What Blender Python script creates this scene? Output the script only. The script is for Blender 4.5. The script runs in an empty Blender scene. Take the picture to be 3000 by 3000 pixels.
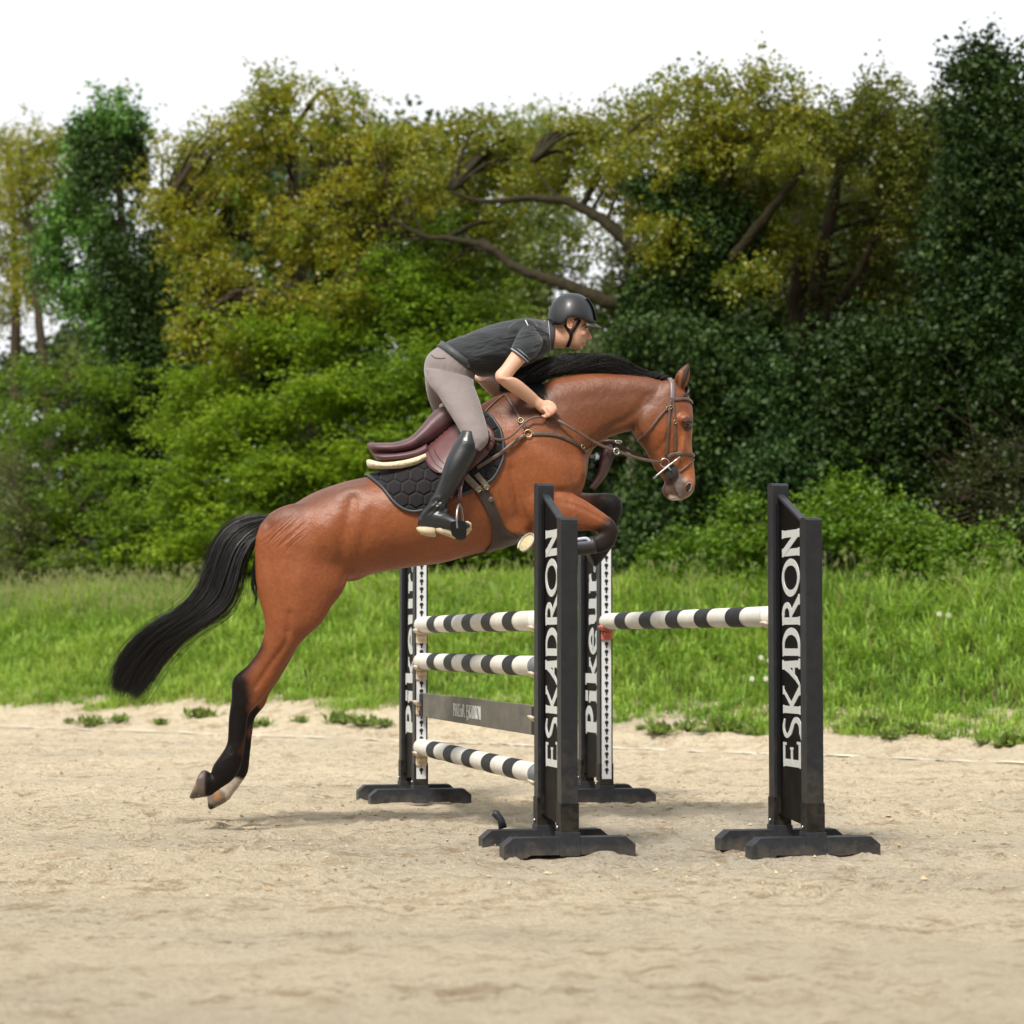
import bpy, bmesh, math, random
import numpy as np
from mathutils import Vector, Matrix
from mathutils.bvhtree import BVHTree

S = bpy.context.scene
rng = np.random.default_rng(7)
random.seed(7)

# ------------------------------------------------------------------ camera
F_PX = 85.0 / 36.0 * 3000.0
PITCH = math.atan(380.0 / F_PX)
CAM_H = 1.0
cd = bpy.data.cameras.new('camera')
cam = bpy.data.objects.new('camera', cd)
S.collection.objects.link(cam)
cam.location = (0, 0, CAM_H)
cam.rotation_euler = (math.pi / 2 + PITCH, 0, 0)
cd.lens = 85.0
cd.sensor_width = 36.0
cd.clip_end = 2000.0
cd.dof.use_dof = True
cd.dof.focus_distance = 12.7
cd.dof.aperture_fstop = 2.8
S.camera = cam

# ------------------------------------------------------------------ sky and sun
SUN_EL, SUN_AZ = math.radians(52), math.radians(205)     # azimuth measured clockwise from +Y: behind the camera, to the left
w = bpy.data.worlds.new("World")
S.world = w
w.use_nodes = True
nt = w.node_tree
nt.nodes.clear()
out = nt.nodes.new('ShaderNodeOutputWorld')
bg = nt.nodes.new('ShaderNodeBackground')
bg.inputs['Strength'].default_value = 0.078
sky = nt.nodes.new('ShaderNodeTexSky')
sky.sky_type = 'NISHITA'
sky.sun_disc = False
sky.sun_elevation = SUN_EL
sky.sun_rotation = SUN_AZ
tc = nt.nodes.new('ShaderNodeTexCoord')
mp = nt.nodes.new('ShaderNodeMapping')
mp.inputs['Scale'].default_value = (1, 1, 2.2)
nz = nt.nodes.new('ShaderNodeTexNoise')
nz.inputs['Scale'].default_value = 5.0
nz.inputs['Detail'].default_value = 7.0
rp = nt.nodes.new('ShaderNodeValToRGB')
rp.color_ramp.elements[0].position = 0.16
rp.color_ramp.elements[1].position = 0.34
mx = nt.nodes.new('ShaderNodeMixRGB')
cl = nt.nodes.new('ShaderNodeRGB')
cl.outputs[0].default_value = (10.4, 10.6, 10.9, 1)
nt.links.new(tc.outputs['Generated'], mp.inputs['Vector'])
nt.links.new(mp.outputs[0], nz.inputs['Vector'])
nt.links.new(nz.outputs['Fac'], rp.inputs['Fac'])
nt.links.new(rp.outputs['Color'], mx.inputs['Fac'])
nt.links.new(sky.outputs[0], mx.inputs['Color1'])
nt.links.new(cl.outputs[0], mx.inputs['Color2'])
nt.links.new(mx.outputs[0], bg.inputs['Color'])
nt.links.new(bg.outputs[0], out.inputs['Surface'])

sd = bpy.data.lights.new('sun', 'SUN')
sd.energy = 3.9
sd.angle = math.radians(14)
sd.color = (1.0, 0.95, 0.87)
sun = bpy.data.objects.new('sun', sd)
S.collection.objects.link(sun)
sdir = Vector((math.sin(SUN_AZ) * math.cos(SUN_EL), math.cos(SUN_AZ) * math.cos(SUN_EL), math.sin(SUN_EL)))
sun.rotation_euler = (-sdir).to_track_quat('-Z', 'Y').to_euler()
sun.location = sdir * 40

S.view_settings.view_transform = 'Standard'
S.view_settings.look = 'None'
S.view_settings.exposure = 0.38
S.view_settings.gamma = 1.0
S.view_settings.use_curve_mapping = False
S.cycles.max_bounces = 6
S.cycles.transparent_max_bounces = 8

# ------------------------------------------------------------------ helpers
CO, SI = math.cos(PITCH), math.sin(PITCH)
def W(px, py, Y):
    """point at depth Y seen at photo position px,py (3000 px photograph)"""
    u = (px - 1500.0) / F_PX; v = (1500.0 - py) / F_PX
    k = Y / (CO - SI * v)
    return np.array([k * u, Y, CAM_H + k * (SI + CO * v)])
def ray(px, py):
    p = W(px, py, 10.0) - np.array([0, 0, CAM_H])
    return p / np.linalg.norm(p)
def PX(p):
    x, y, z = p[0], p[1], p[2] - CAM_H
    d = CO * y + SI * z
    return 1500 + F_PX * x / d, 1500 - F_PX * (CO * z - SI * y) / d
def ground_pt(px, py):
    d = ray(px, py); t = -CAM_H / d[2]
    return np.array([0, 0, CAM_H]) + d * t
def lin(c):
    c = np.array(c, float) / 255.0
    return tuple(np.where(c <= 0.04045, c / 12.92, ((c + 0.055) / 1.055) ** 2.4))

def link(o, parent=None):
    S.collection.objects.link(o)
    if parent is not None: o.parent = parent
    return o
def tag(o, label=None, cat=None, group=None, kind=None):
    if label: o['label'] = label
    if cat: o['category'] = cat
    if group: o['group'] = group
    if kind: o['kind'] = kind
    return o
def empty(name, loc=(0, 0, 0), rz=0.0):
    o = bpy.data.objects.new(name, None)
    o.empty_display_size = 0.2
    o.location = loc; o.rotation_euler = (0, 0, rz)
    return link(o)

class MB:
    """collects shapes, builds ONE mesh object"""
    def __init__(s): s.v = []; s.f = []; s.n = 0; s.mi = []
    def add(s, V, Fc, mi=0):
        V = np.asarray(V, float).reshape(-1, 3)
        s.v.append(V)
        for f in Fc: s.f.append([int(i) + s.n for i in f])
        s.mi += [mi] * len(Fc)
        s.n += len(V)
        return s
    def mesh(s, name, smooth=True):
        me = bpy.data.meshes.new(name)
        me.from_pydata(np.vstack(s.v).tolist(), [], s.f)
        me.validate(clean_customdata=False)
        if len(me.polygons) == len(s.mi):
            me.polygons.foreach_set('material_index', s.mi)
        me.polygons.foreach_set('use_smooth', [smooth] * len(me.polygons))
        me.update()
        return me
    def build(s, name, mats, parent=None, smooth=True, inv=None):
        me = s.mesh(name, smooth)
        if not isinstance(mats, (list, tuple)): mats = [mats]
        for m in mats: me.materials.append(m)
        o = bpy.data.objects.new(name, me)
        link(o, parent)
        if inv is not None:    # vertices given in world space, parent not at origin
            me.transform(inv)
        return o
    # shapes
    def box(s, c, h, bev=0.0, R=None, mi=0):
        bm = bmesh.new()
        bmesh.ops.create_cube(bm, size=2.0)
        for v in bm.verts: v.co = Vector((v.co.x * h[0], v.co.y * h[1], v.co.z * h[2]))
        if bev > 0:
            bmesh.ops.bevel(bm, geom=list(bm.edges), offset=bev, segments=2, profile=0.6, affect='EDGES')
        bm.verts.index_update()
        V = np.array([v.co[:] for v in bm.verts])
        if R is not None: V = V @ np.array(R).T
        V = V + np.array(c)
        Fc = [[v.index for v in f.verts] for f in bm.faces]
        bm.free()
        return s.add(V, Fc, mi)
    def prism(s, poly, axis, t0, t1, mi=0):
        """2-D polygon extruded along axis ('x','y','z')"""
        n = len(poly); V = []
        for t in (t0, t1):
            for a, b in poly:
                V.append({'x': (t, a, b), 'y': (a, t, b), 'z': (a, b, t)}[axis])
        Fc = [list(range(n))[::-1], [n + i for i in range(n)]]
        for i in range(n):
            j = (i + 1) % n
            Fc.append([i, j, n + j, n + i])
        return s.add(V, Fc, mi)
    def tube(s, pts, rad, seg=8, cap=True, mi=0, flat=1.0):
        P = np.asarray(pts, float); n = len(P)
        R = np.full(n, rad) if np.isscalar(rad) else np.asarray(rad, float)
        T = np.gradient(P, axis=0); T /= np.linalg.norm(T, axis=1)[:, None] + 1e-12
        up = np.array([0, 0, 1.0]) if abs(T[0][2]) < 0.9 else np.array([0, 1.0, 0])
        U = np.cross(T[0], up); U /= np.linalg.norm(U)
        V = []
        for i in range(n):
            U = U - T[i] * np.dot(U, T[i]); U /= np.linalg.norm(U) + 1e-12
            B = np.cross(T[i], U)
            a = np.arange(seg) * 2 * math.pi / seg
            V.append(P[i] + R[i] * (np.cos(a)[:, None] * U + flat * np.sin(a)[:, None] * B))
        Fc = []
        for i in range(n - 1):
            for k in range(seg):
                k2 = (k + 1) % seg
                Fc.append([i * seg + k, i * seg + k2, (i + 1) * seg + k2, (i + 1) * seg + k])
        if cap:
            Fc.append(list(range(seg))[::-1]); Fc.append([(n - 1) * seg + k for k in range(seg)])
        return s.add(np.vstack(V), Fc, mi)
    def ellipsoid(s, c, A, nu=20, nv=12, mi=0):
        """A: 3x3 rows = half axis vectors"""
        A = np.asarray(A, float); V = [np.array([0, 0, 1.0])]
        for j in range(1, nv):
            t = math.pi * j / nv
            for i in range(nu):
                p = 2 * math.pi * i / nu
                V.append(np.array([math.sin(t) * math.cos(p), math.sin(t) * math.sin(p), math.cos(t)]))
        V.append(np.array([0, 0, -1.0]))
        V = np.array(V) @ A + np.array(c)
        Fc = []
        for i in range(nu): Fc.append([0, 1 + i, 1 + (i + 1) % nu])
        for j in range(nv - 2):
            for i in range(nu):
                a = 1 + j * nu + i; b = 1 + j * nu + (i + 1) % nu
                Fc.append([a, a + nu, b + nu, b])
        L = len(V) - 1
        for i in range(nu): Fc.append([L, 1 + (nv - 2) * nu + (i + 1) % nu, 1 + (nv - 2) * nu + i])
        return s.add(V, Fc, mi)
    def rings(s, rings, cap=True, closed=False, mi=0):
        R = np.asarray(rings, float); n, k, _ = R.shape
        Fc = []
        for i in range(n if closed else n - 1):
            i2 = (i + 1) % n
            for j in range(k):
                j2 = (j + 1) % k
                Fc.append([i * k + j, i * k + j2, i2 * k + j2, i2 * k + j])
        V = R.reshape(-1, 3)
        if cap and not closed:
            V = np.vstack([V, R[0].mean(0), R[-1].mean(0)])
            for j in range(k):
                j2 = (j + 1) % k
                Fc.append([n * k, j2, j]); Fc.append([n * k + 1, (n - 1) * k + j, (n - 1) * k + j2])
        return s.add(V, Fc, mi)

def cr(P, m):
    """Catmull-Rom resample rows of P, m steps per span"""
    P = np.asarray(P, float); n = len(P); out = []
    for i in range(n - 1):
        p0 = P[max(i - 1, 0)]; p1 = P[i]; p2 = P[i + 1]; p3 = P[min(i + 2, n - 1)]
        for k in range(m):
            t = k / m
            out.append(0.5 * ((2 * p1) + (-p0 + p2) * t + (2 * p0 - 5 * p1 + 4 * p2 - p3) * t * t + (-p0 + 3 * p1 - 3 * p2 + p3) * t ** 3))
    out.append(P[-1])
    return np.array(out)

def loft(mb, secs, Yc, seg=28, m=4, e=2.0, lat=None, cap=True):
    """secs rows: ax,ay, bx,by (photo px of the two outline points), lateral half width (m), lateral offset (m)"""
    A = cr([list(s_) + [0] * (6 - len(s_)) for s_ in secs], m)
    R = []
    a = np.arange(seg) * 2 * math.pi / seg
    ca, sa = np.cos(a), np.sin(a)
    sc = np.sign(ca) * np.abs(ca) ** (2 / e); ss = np.sign(sa) * np.abs(sa) ** (2 / e)
    L = np.array([0, 1.0, 0]) if lat is None else np.array(lat, float)
    for r in A:
        Y = Yc + r[5]
        p = W(r[0], r[1], Y); q = W(r[2], r[3], Y)
        c = (p + q) / 2; u = (p - q) / 2
        R.append(c + sc[:, None] * u + ss[:, None] * L * r[4])
    mb.rings(R, cap=cap)
    return mb
def blob(mb, px, py, rx, rz, ry, Yc, off=0, rot=0):
    """ellipsoid: rx, rz in photo px, ry in metres"""
    Y = Yc + off; c = W(px, py, Y); k = Y / F_PX
    cr_, sr = math.cos(rot), math.sin(rot)
    mb.ellipsoid(c, [[rx * k * cr_, 0, rx * k * sr], [-rz * k * sr, 0, rz * k * cr_], [0, ry, 0]])

def remesh(mb, name, voxel, smooth=6, fac=0.5):
    me = mb.mesh('tmp')
    bm = bmesh.new(); bm.from_mesh(me)
    bmesh.ops.recalc_face_normals(bm, faces=bm.faces)
    bm.to_mesh(me); bm.free()
    o = bpy.data.objects.new('tmp', me)
    S.collection.objects.link(o)
    md = o.modifiers.new('r', 'REMESH'); md.mode = 'VOXEL'; md.voxel_size = voxel; md.use_smooth_shade = True
    sm = o.modifiers.new('s', 'SMOOTH'); sm.factor = fac; sm.iterations = smooth
    dg = bpy.context.evaluated_depsgraph_get()
    ev = o.evaluated_get(dg)
    r = bpy.data.meshes.new_from_object(ev)
    r.name = name
    bpy.data.objects.remove(o); bpy.data.meshes.remove(me)
    r.polygons.foreach_set('use_smooth', [True] * len(r.polygons))
    return r
def obj_mesh(name, me, mat, parent=None):
    me.materials.clear(); me.materials.append(mat)
    return link(bpy.data.objects.new(name, me), parent)
def verts_of(me):
    a = np.empty(len(me.vertices) * 3, np.float32); me.vertices.foreach_get('co', a)
    return a.reshape(-1, 3).astype(float)
def set_col(me, C, name='col'):
    at = me.color_attributes.new(name, 'FLOAT_COLOR', 'POINT')
    C4 = np.ones((len(C), 4), np.float32); C4[:, :3] = C
    at.data.foreach_set('color', C4.ravel())
def set_f(me, A, name):
    at = me.attributes.new(name, 'FLOAT', 'POINT')
    at.data.foreach_set('value', np.asarray(A, np.float32))

# ------------------------------------------------------------------ materials
def mat(name, col=(0.5, 0.5, 0.5), rough=0.6, metal=0.0, spec=0.5, attr=None, noise=None, bump=None, trans=0, sheen=0, coat=0, coords='Object', stretch=None):
    """noise=(scale, amount, detail) brightness variation; bump=(scale, strength, distance)"""
    m = bpy.data.materials.new(name); m.use_nodes = True
    n = m.node_tree.nodes; l = m.node_tree.links
    b = n['Principled BSDF']
    b.inputs['Roughness'].default_value = rough
    b.inputs['Metallic'].default_value = metal
    b.inputs['Specular IOR Level'].default_value = spec
    if coat: b.inputs['Coat Weight'].default_value = coat; b.inputs['Coat Roughness'].default_value = 0.2
    if sheen: b.inputs['Sheen Weight'].default_value = sheen
    if trans: b.inputs['Transmission Weight'].default_value = trans
    cs = None
    if attr:
        a = n.new('ShaderNodeAttribute'); a.attribute_name = attr; cs = a.outputs['Color']
    else:
        r = n.new('ShaderNodeRGB'); r.outputs[0].default_value = (*col, 1); cs = r.outputs[0]
    t = n.new('ShaderNodeTexCoord'); vec = t.outputs[coords]
    if stretch:
        mpn = n.new('ShaderNodeMapping'); mpn.inputs['Scale'].default_value = stretch
        l.new(vec, mpn.inputs['Vector']); vec = mpn.outputs[0]
    if noise:
        z = n.new('ShaderNodeTexNoise'); z.inputs['Scale'].default_value = noise[0]; z.inputs['Detail'].default_value = noise[2] if len(noise) > 2 else 5
        z.inputs['Roughness'].default_value = 0.65
        l.new(vec, z.inputs['Vector'])
        mr = n.new('ShaderNodeMapRange'); mr.inputs['From Min'].default_value = 0.3; mr.inputs['From Max'].default_value = 0.7
        mr.inputs['To Min'].default_value = 1 - noise[1]; mr.inputs['To Max'].default_value = 1 + noise[1]
        l.new(z.outputs['Fac'], mr.inputs['Value'])
        mu = n.new('ShaderNodeVectorMath'); mu.operation = 'SCALE'
        l.new(cs, mu.inputs[0]); l.new(mr.outputs[0], mu.inputs['Scale']); cs = mu.outputs[0]
    l.new(cs, b.inputs['Base Color'])
    if bump:
        z = n.new('ShaderNodeTexNoise'); z.inputs['Scale'].default_value = bump[0]; z.inputs['Detail'].default_value = 6
        l.new(vec, z.inputs['Vector'])
        bp = n.new('ShaderNodeBump'); bp.inputs['Strength'].default_value = bump[1]; bp.inputs['Distance'].default_value = bump[2]
        l.new(z.outputs['Fac'], bp.inputs['Height']); l.new(bp.outputs[0], b.inputs['Normal'])
    return m

def leaf_mat(name, rough=0.5, tr=0.35):
    m = bpy.data.materials.new(name); m.use_nodes = True
    n = m.node_tree.nodes; l = m.node_tree.links
    b = n['Principled BSDF']; b.inputs['Roughness'].default_value = rough
    b.inputs['Specular IOR Level'].default_value = 0.35
    a = n.new('ShaderNodeAttribute'); a.attribute_name = 'col'
    l.new(a.outputs['Color'], b.inputs['Base Color'])
    tl = n.new('ShaderNodeBsdfTranslucent')
    hs = n.new('ShaderNodeHueSaturation'); hs.inputs['Value'].default_value = 1.5; hs.inputs['Hue'].default_value = 0.49
    l.new(a.outputs['Color'], hs.inputs['Color']); l.new(hs.outputs[0], tl.inputs['Color'])
    mx = n.new('ShaderNodeMixShader'); mx.inputs[0].default_value = tr
    l.new(b.outputs[0], mx.inputs[1]); l.new(tl.outputs[0], mx.inputs[2])
    l.new(mx.outputs[0], n['Material Output'].inputs['Surface'])
    return m
# ------------------------------------------------------------------ ground, arena, bank
L0 = ground_pt(0, 2130); L1 = ground_pt(3000, 2237)          # far edge line of the arena
LD = (L1 - L0)[:2]; LD /= np.linalg.norm(LD)
LN = np.array([-LD[1], LD[0]])
if LN[1] < 0: LN = -LN
def tco(x, y): return (x - L0[0]) * LN[0] + (y - L0[1]) * LN[1]
def sco(x, y): return (x - L0[0]) * LD[0] + (y - L0[1]) * LD[1]
def vnoise(x, y, s, seed=0):
    r = np.random.default_rng(seed); v = 0
    for k in range(5):
        a, b, c, d = r.uniform(0.6, 1.4), r.uniform(0, 6.28), r.uniform(0, 6.28), r.uniform(0, 6.28)
        f = s * (1.7 ** k)
        v = v + np.sin(x * f * math.cos(b) * a + y * f * math.sin(b) * a + c) * np.cos(x * f * math.cos(d) - y * f * math.sin(d) + b) / (1.5 ** k)
    return v * 0.4
BANK_T, BANK_H = 5.2, 1.42
def bank(t, s=None):
    k = np.clip((t - 1.35) / (BANK_T - 1.35), 0, 1)
    h = BANK_H * (0.35 * k + 0.65 * (k * k * (3 - 2 * k)))
    return h
def ground_z(x, y):
    x = np.asarray(x, float); y = np.asarray(y, float)
    t = tco(x, y)
    z = bank(t)
    k = np.clip((t - 0.4) / 2, 0, 1)
    z = z + k * 0.10 * vnoise(x, y, 0.9, 3)
    ks = np.clip((t - 0.15) / 1.0, 0, 1); ks = ks * ks * (3 - 2 * ks)     # pushed-up sand along the edge
    z = z + ks * 0.12 + np.exp(-((t - 0.9) / 0.7) ** 2) * (0.045 * vnoise(x, y, 4.5, 5) + .030 * vnoise(x, y, 13.0, 6))
    return z

def sand_mat():
    m = bpy.data.materials.new('arena_sand'); m.use_nodes = True
    n = m.node_tree.nodes; l = m.node_tree.links
    b = n['Principled BSDF']; b.inputs['Roughness'].default_value = 0.95; b.inputs['Specular IOR Level'].default_value = 0.1
    t = n.new('ShaderNodeTexCoord')
    def noise(sc, det, stretch=(1, 1, 1), ro=0.6):
        mp_ = n.new('ShaderNodeMapping'); mp_.inputs['Scale'].default_value = stretch
        l.new(t.outputs['Object'], mp_.inputs['Vector'])
        z = n.new('ShaderNodeTexNoise'); z.inputs['Scale'].default_value = sc; z.inputs['Detail'].default_value = det; z.inputs['Roughness'].default_value = ro
        l.new(mp_.outputs[0], z.inputs['Vector']); return z.outputs['Fac']
    def ramp(src, els):
        r = n.new('ShaderNodeValToRGB'); e = r.color_ramp.elements
        e[0].position, e[0].color = els[0][0], (*els[0][1], 1); e[1].position, e[1].color = els[1][0], (*els[1][1], 1)
        for p, c in els[2:]:
            q = e.new(p); q.color = (*c, 1)
        l.new(src, r.inputs['Fac']); return r.outputs['Color']
    def mix(f, a, b_, mode='MIX'):
        x = n.new('ShaderNodeMixRGB'); x.blend_type = mode
        if isinstance(f, float): x.inputs['Fac'].default_value = f
        else: l.new(f, x.inputs['Fac'])
        l.new(a, x.inputs['Color1'])
        l.new(b_, x.inputs['Color2']); return x.outputs[0]
    base = ramp(noise(0.5, 4), [(0.35, (0.62, 0.53, 0.385)), (0.65, (0.71, 0.60, 0.43))])
    # moist trampled patches
    moist = ramp(noise(0.35, 5, (1, 1.6, 1)), [(0.52, (0, 0, 0)), (0.66, (0.6, 0.6, 0.6))])
    dk = n.new('ShaderNodeRGB'); dk.outputs[0].default_value = (0.50, 0.44, 0.34, 1)
    c = mix(moist, base, dk.outputs[0])
    # greyer strip under and in front of the jump
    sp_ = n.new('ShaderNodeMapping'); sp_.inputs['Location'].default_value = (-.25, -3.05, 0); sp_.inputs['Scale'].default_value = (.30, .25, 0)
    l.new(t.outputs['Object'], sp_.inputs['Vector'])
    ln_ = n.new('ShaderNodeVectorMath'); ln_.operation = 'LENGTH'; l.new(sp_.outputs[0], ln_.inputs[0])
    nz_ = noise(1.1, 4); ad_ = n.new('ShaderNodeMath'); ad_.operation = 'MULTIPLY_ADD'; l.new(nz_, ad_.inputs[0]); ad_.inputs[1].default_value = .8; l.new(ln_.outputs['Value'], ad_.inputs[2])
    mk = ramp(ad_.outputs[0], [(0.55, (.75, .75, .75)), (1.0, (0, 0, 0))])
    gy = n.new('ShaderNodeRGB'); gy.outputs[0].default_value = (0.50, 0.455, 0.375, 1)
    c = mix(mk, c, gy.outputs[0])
    # darker crumb specks, with small relief shadows painted into the colour
    crumb_shade = ramp(noise(15, 7, (1, 1, 1), 0.75), [(0.53, (0, 0, 0)), (0.63, (1, 1, 1))])
    gate = ramp(noise(1.6, 4, (0.6, 1.4, 1)), [(0.42, (0.12, 0.12, 0.12)), (0.62, (0.95, 0.95, 0.95))])
    cm = mix(1.0, crumb_shade, gate, 'MULTIPLY')
    br = n.new('ShaderNodeRGB'); br.outputs[0].default_value = (0.25, 0.175, 0.10, 1)
    c = mix(cm, c, br.outputs[0])
    cr2 = ramp(noise(4.5, 9, (1, 1, 1), 0.78), [(0.50, (0, 0, 0)), (0.585, (1, 1, 1))])  # coarser specks, likewise relief shadow put into the colour
    cm2 = mix(1.0, cr2, ramp(noise(0.9, 4, (0.6, 1.5, 1)), [(0.40, (0.15, 0.15, 0.15)), (0.60, (0.85, 0.85, 0.85))]), 'MULTIPLY')
    b2 = n.new('ShaderNodeRGB'); b2.outputs[0].default_value = (0.37, 0.27, 0.165, 1)
    c = mix(cm2, c, b2.outputs[0])
    fine = ramp(noise(70, 3, (1, 1, 1), 0.7), [(0.3, (0.80, 0.80, 0.80)), (0.7, (1.12, 1.12, 1.12))])
    c = mix(1.0, c, fine, 'MULTIPLY')
    l.new(c, b.inputs['Base Color'])
    bp = n.new('ShaderNodeBump'); bp.inputs['Strength'].default_value = 1.0; bp.inputs['Distance'].default_value = 0.07
    l.new(noise(17, 8, (1, 1, 1), 0.7), bp.inputs['Height'])
    l.new(bp.outputs[0], b.inputs['Normal'])
    return m
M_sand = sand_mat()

def grid(name, xs, ys, zf, material, kind='structure'):
    X, Y = np.meshgrid(xs, ys); Z = zf(X, Y)
    V = np.stack([X, Y, Z], -1).reshape(-1, 3)
    nx, ny = len(xs), len(ys)
    me = bpy.data.meshes.new(name)
    i = np.arange((nx - 1) * (ny - 1)); r = i // (nx - 1); c = i % (nx - 1)
    q = np.stack([r * nx + c, r * nx + c + 1, (r + 1) * nx + c + 1, (r + 1) * nx + c], -1)
    me.vertices.add(len(V)); me.vertices.foreach_set('co', V.ravel())
    me.loops.add(q.size); me.loops.foreach_set('vertex_index', q.ravel())
    me.polygons.add(len(q)); me.polygons.foreach_set('loop_start', np.arange(len(q)) * 4)
    me.polygons.foreach_set('loop_total', np.full(len(q), 4))
    me.polygons.foreach_set('use_smooth', np.ones(len(q), bool))
    me.update(calc_edges=True); me.validate()
    me.materials.append(material)
    o = link(bpy.data.objects.new(name, me)); tag(o, kind=kind)
    return o
# one ground sheet to the horizon (sand arena this side, soil under the wood beyond the bank)
def ground_mat():
    m = mat('woodland_soil', (0.055, 0.06, 0.022), 0.95, noise=(3, 0.4), bump=(12, 0.6, 0.05), spec=0.1)
    return m
M_soil = ground_mat()
xs = np.concatenate([np.linspace(-500, -30, 12)[:-1], np.linspace(-30, 30, 200), np.linspace(30, 500, 12)[1:]])
ys = np.concatenate([np.linspace(-300, 4, 10)[:-1], np.linspace(4, 60, 187), np.linspace(60, 700, 14)[1:]])
ground = grid('ground', xs, ys, lambda x, y: ground_z(x, y) - 0.06, M_soil)
# fine sand sheet of the arena with hoof-churned relief
def arena_z(x, y):
    t = tco(x, y)
    amp = 0.012 + 0.018 * np.clip(vnoise(x, y, 0.5, 11) + 0.3, 0, 1.3)
    z = amp * (1.3 * vnoise(x, y, 3.5, 25) + vnoise(x, y, 6.0, 21) + 0.7 * vnoise(x, y, 15.0, 22) + 0.6 * vnoise(x, y, 31.0, 23))
    # wheel/harrow ruts running along the far edge
    z = z + 0.012 * np.sin(t * 14.0) * np.exp(-((t + 1.0) / 1.1) ** 2)
    z = z * (1 - np.exp(-(t / 0.25) ** 2))
    return z - 0.002 + ground_z(x, y)
xs = np.concatenate([np.linspace(-40, -7, 60)[:-1], np.linspace(-7, 7, 520), np.linspace(7, 40, 60)[1:]])
ys = np.concatenate([np.linspace(-12, 8.5, 40)[:-1], np.linspace(8.5, 33, 860)])
hp = np.random.default_rng(404)
HPX, HPY, HPA = hp.uniform(-5.5, 5.5, 900), hp.uniform(9.5, 26, 900), hp.uniform(0, 6.28, 900)
HPX = HPX * HPY / 15
def arena_full(x, y):
    z = arena_z(x, y); t = tco(x, y)
    for a_, b_, c_ in zip(HPX, HPY, HPA):                       # hoof prints: a dish with a pushed-up rim
        j0, j1 = np.searchsorted(y[:, 0], [b_ - .2, b_ + .2]); i0, i1 = np.searchsorted(x[0], [a_ - .2, a_ + .2])
        if j1 <= j0 or i1 <= i0: continue
        dx, dy = x[j0:j1, i0:i1] - a_, y[j0:j1, i0:i1] - b_
        u, v = dx * math.cos(c_) + dy * math.sin(c_), -dx * math.sin(c_) + dy * math.cos(c_)
        r = np.hypot(u / .075, v / .062)
        z[j0:j1, i0:i1] += -.026 * np.exp(-r ** 4) + .013 * np.exp(-((r - 1.35) / .35) ** 2) * (1 + .5 * np.sin(3 * np.arctan2(v, u) + c_))
    return np.where(t > 2.3, z - 0.25 * np.clip((t - 2.3) * 3, 0, 1), z)
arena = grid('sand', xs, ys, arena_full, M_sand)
# white edge tape of the arena
mb = MB()
ln = np.linspace(-6, 24, 260)
V = []; 
for s_ in ln:
    p = L0[:2] + LD * s_
    for dt in (-0.045, 0.045):
        q = p + LN * (dt + 0.010 * math.sin(s_ * 2.3))
        V.append([q[0], q[1], float(arena_z(q[0], q[1])) + 0.014])
mb.add(V, [[2 * i, 2 * i + 1, 2 * i + 3, 2 * i + 2] for i in range(len(ln) - 1)])
tp = mb.build('boundary_line', mat('chalk', (0.72, 0.65, 0.53), 0.9, noise=(9, 0.2)))
tag(tp, kind='structure')

# loose clods of sand thrown about
def tri_soup(name, V, nper, C, material, parent=None):
    """V (N, nper, 3): N separate faces with nper verts; C (N,3) colours"""
    N = len(V)
    me = bpy.data.meshes.new(name)
    me.vertices.add(N * nper); me.vertices.foreach_set('co', V.astype(np.float32).ravel())
    me.loops.add(N * nper); me.loops.foreach_set('vertex_index', np.arange(N * nper, dtype=np.int32))
    me.polygons.add(N); me.polygons.foreach_set('loop_start', np.arange(N, dtype=np.int32) * nper)
    me.polygons.foreach_set('loop_total', np.full(N, nper, np.int32))
    me.update(calc_edges=True)
    set_col(me, np.repeat(C, nper, axis=0))
    me.materials.append(material)
    return link(bpy.data.objects.new(name, me), parent)

N = 12000
x = rng.uniform(-6, 6, N); y = rng.uniform(9.5, 24, N)
x *= y / 14
ok = tco(x, y) < 1.6; x, y = x[ok], y[ok]; N = len(x)
sz = np.exp(rng.normal(-5.15, 0.40, N))
oct_v = np.array([[1, 0, 0], [0, 1, 0], [-1, 0, 0], [0, -1, 0], [0, 0, 0.8], [0, 0, -0.6]])
oct_f = np.array([[0, 1, 4], [1, 2, 4], [2, 3, 4], [3, 0, 4], [1, 0, 5], [2, 1, 5], [3, 2, 5], [0, 3, 5]])
zz = arena_z(x, y)
P = oct_v[None] * (1 + rng.uniform(-0.4, 0.4, (N, 6, 1))) * sz[:, None, None]
an = rng.uniform(0, 6.28, N); ca, sa = np.cos(an)[:, None], np.sin(an)[:, None]
P = np.stack([P[..., 0] * ca - P[..., 1] * sa, P[..., 0] * sa + P[..., 1] * ca, P[..., 2]], -1)
P += np.stack([x, y, zz + sz * 0.25], -1)[:, None]
F_ = P[:, oct_f].reshape(-1, 3, 3)
cc = np.where(rng.random(N)[:, None] < 0.35, np.array([[0.34, 0.25, 0.15]]), np.array([[0.50, 0.41, 0.27]])) * rng.uniform(0.75, 1.15, (N, 1))
M_vc = mat('clod', attr='col', rough=0.95, spec=0.1)
cl_o = tri_soup('sand_clods', F_, 3, np.repeat(cc, 8, axis=0), M_vc)
N2 = 320
hx_ = np.where(rng.random(N2) < .5, -1.72, -1.55); gx = hx_ + rng.normal(0, .05, N2) * (1 + rng.random(N2)); gy = 13 + rng.normal(0, .12, N2); gz = np.abs(rng.normal(0, .10, N2))
s3 = rng.uniform(.0012, .0042, N2)
P3 = oct_v[None] * s3[:, None, None] + np.stack([gx, gy, gz], -1)[:, None]
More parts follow.
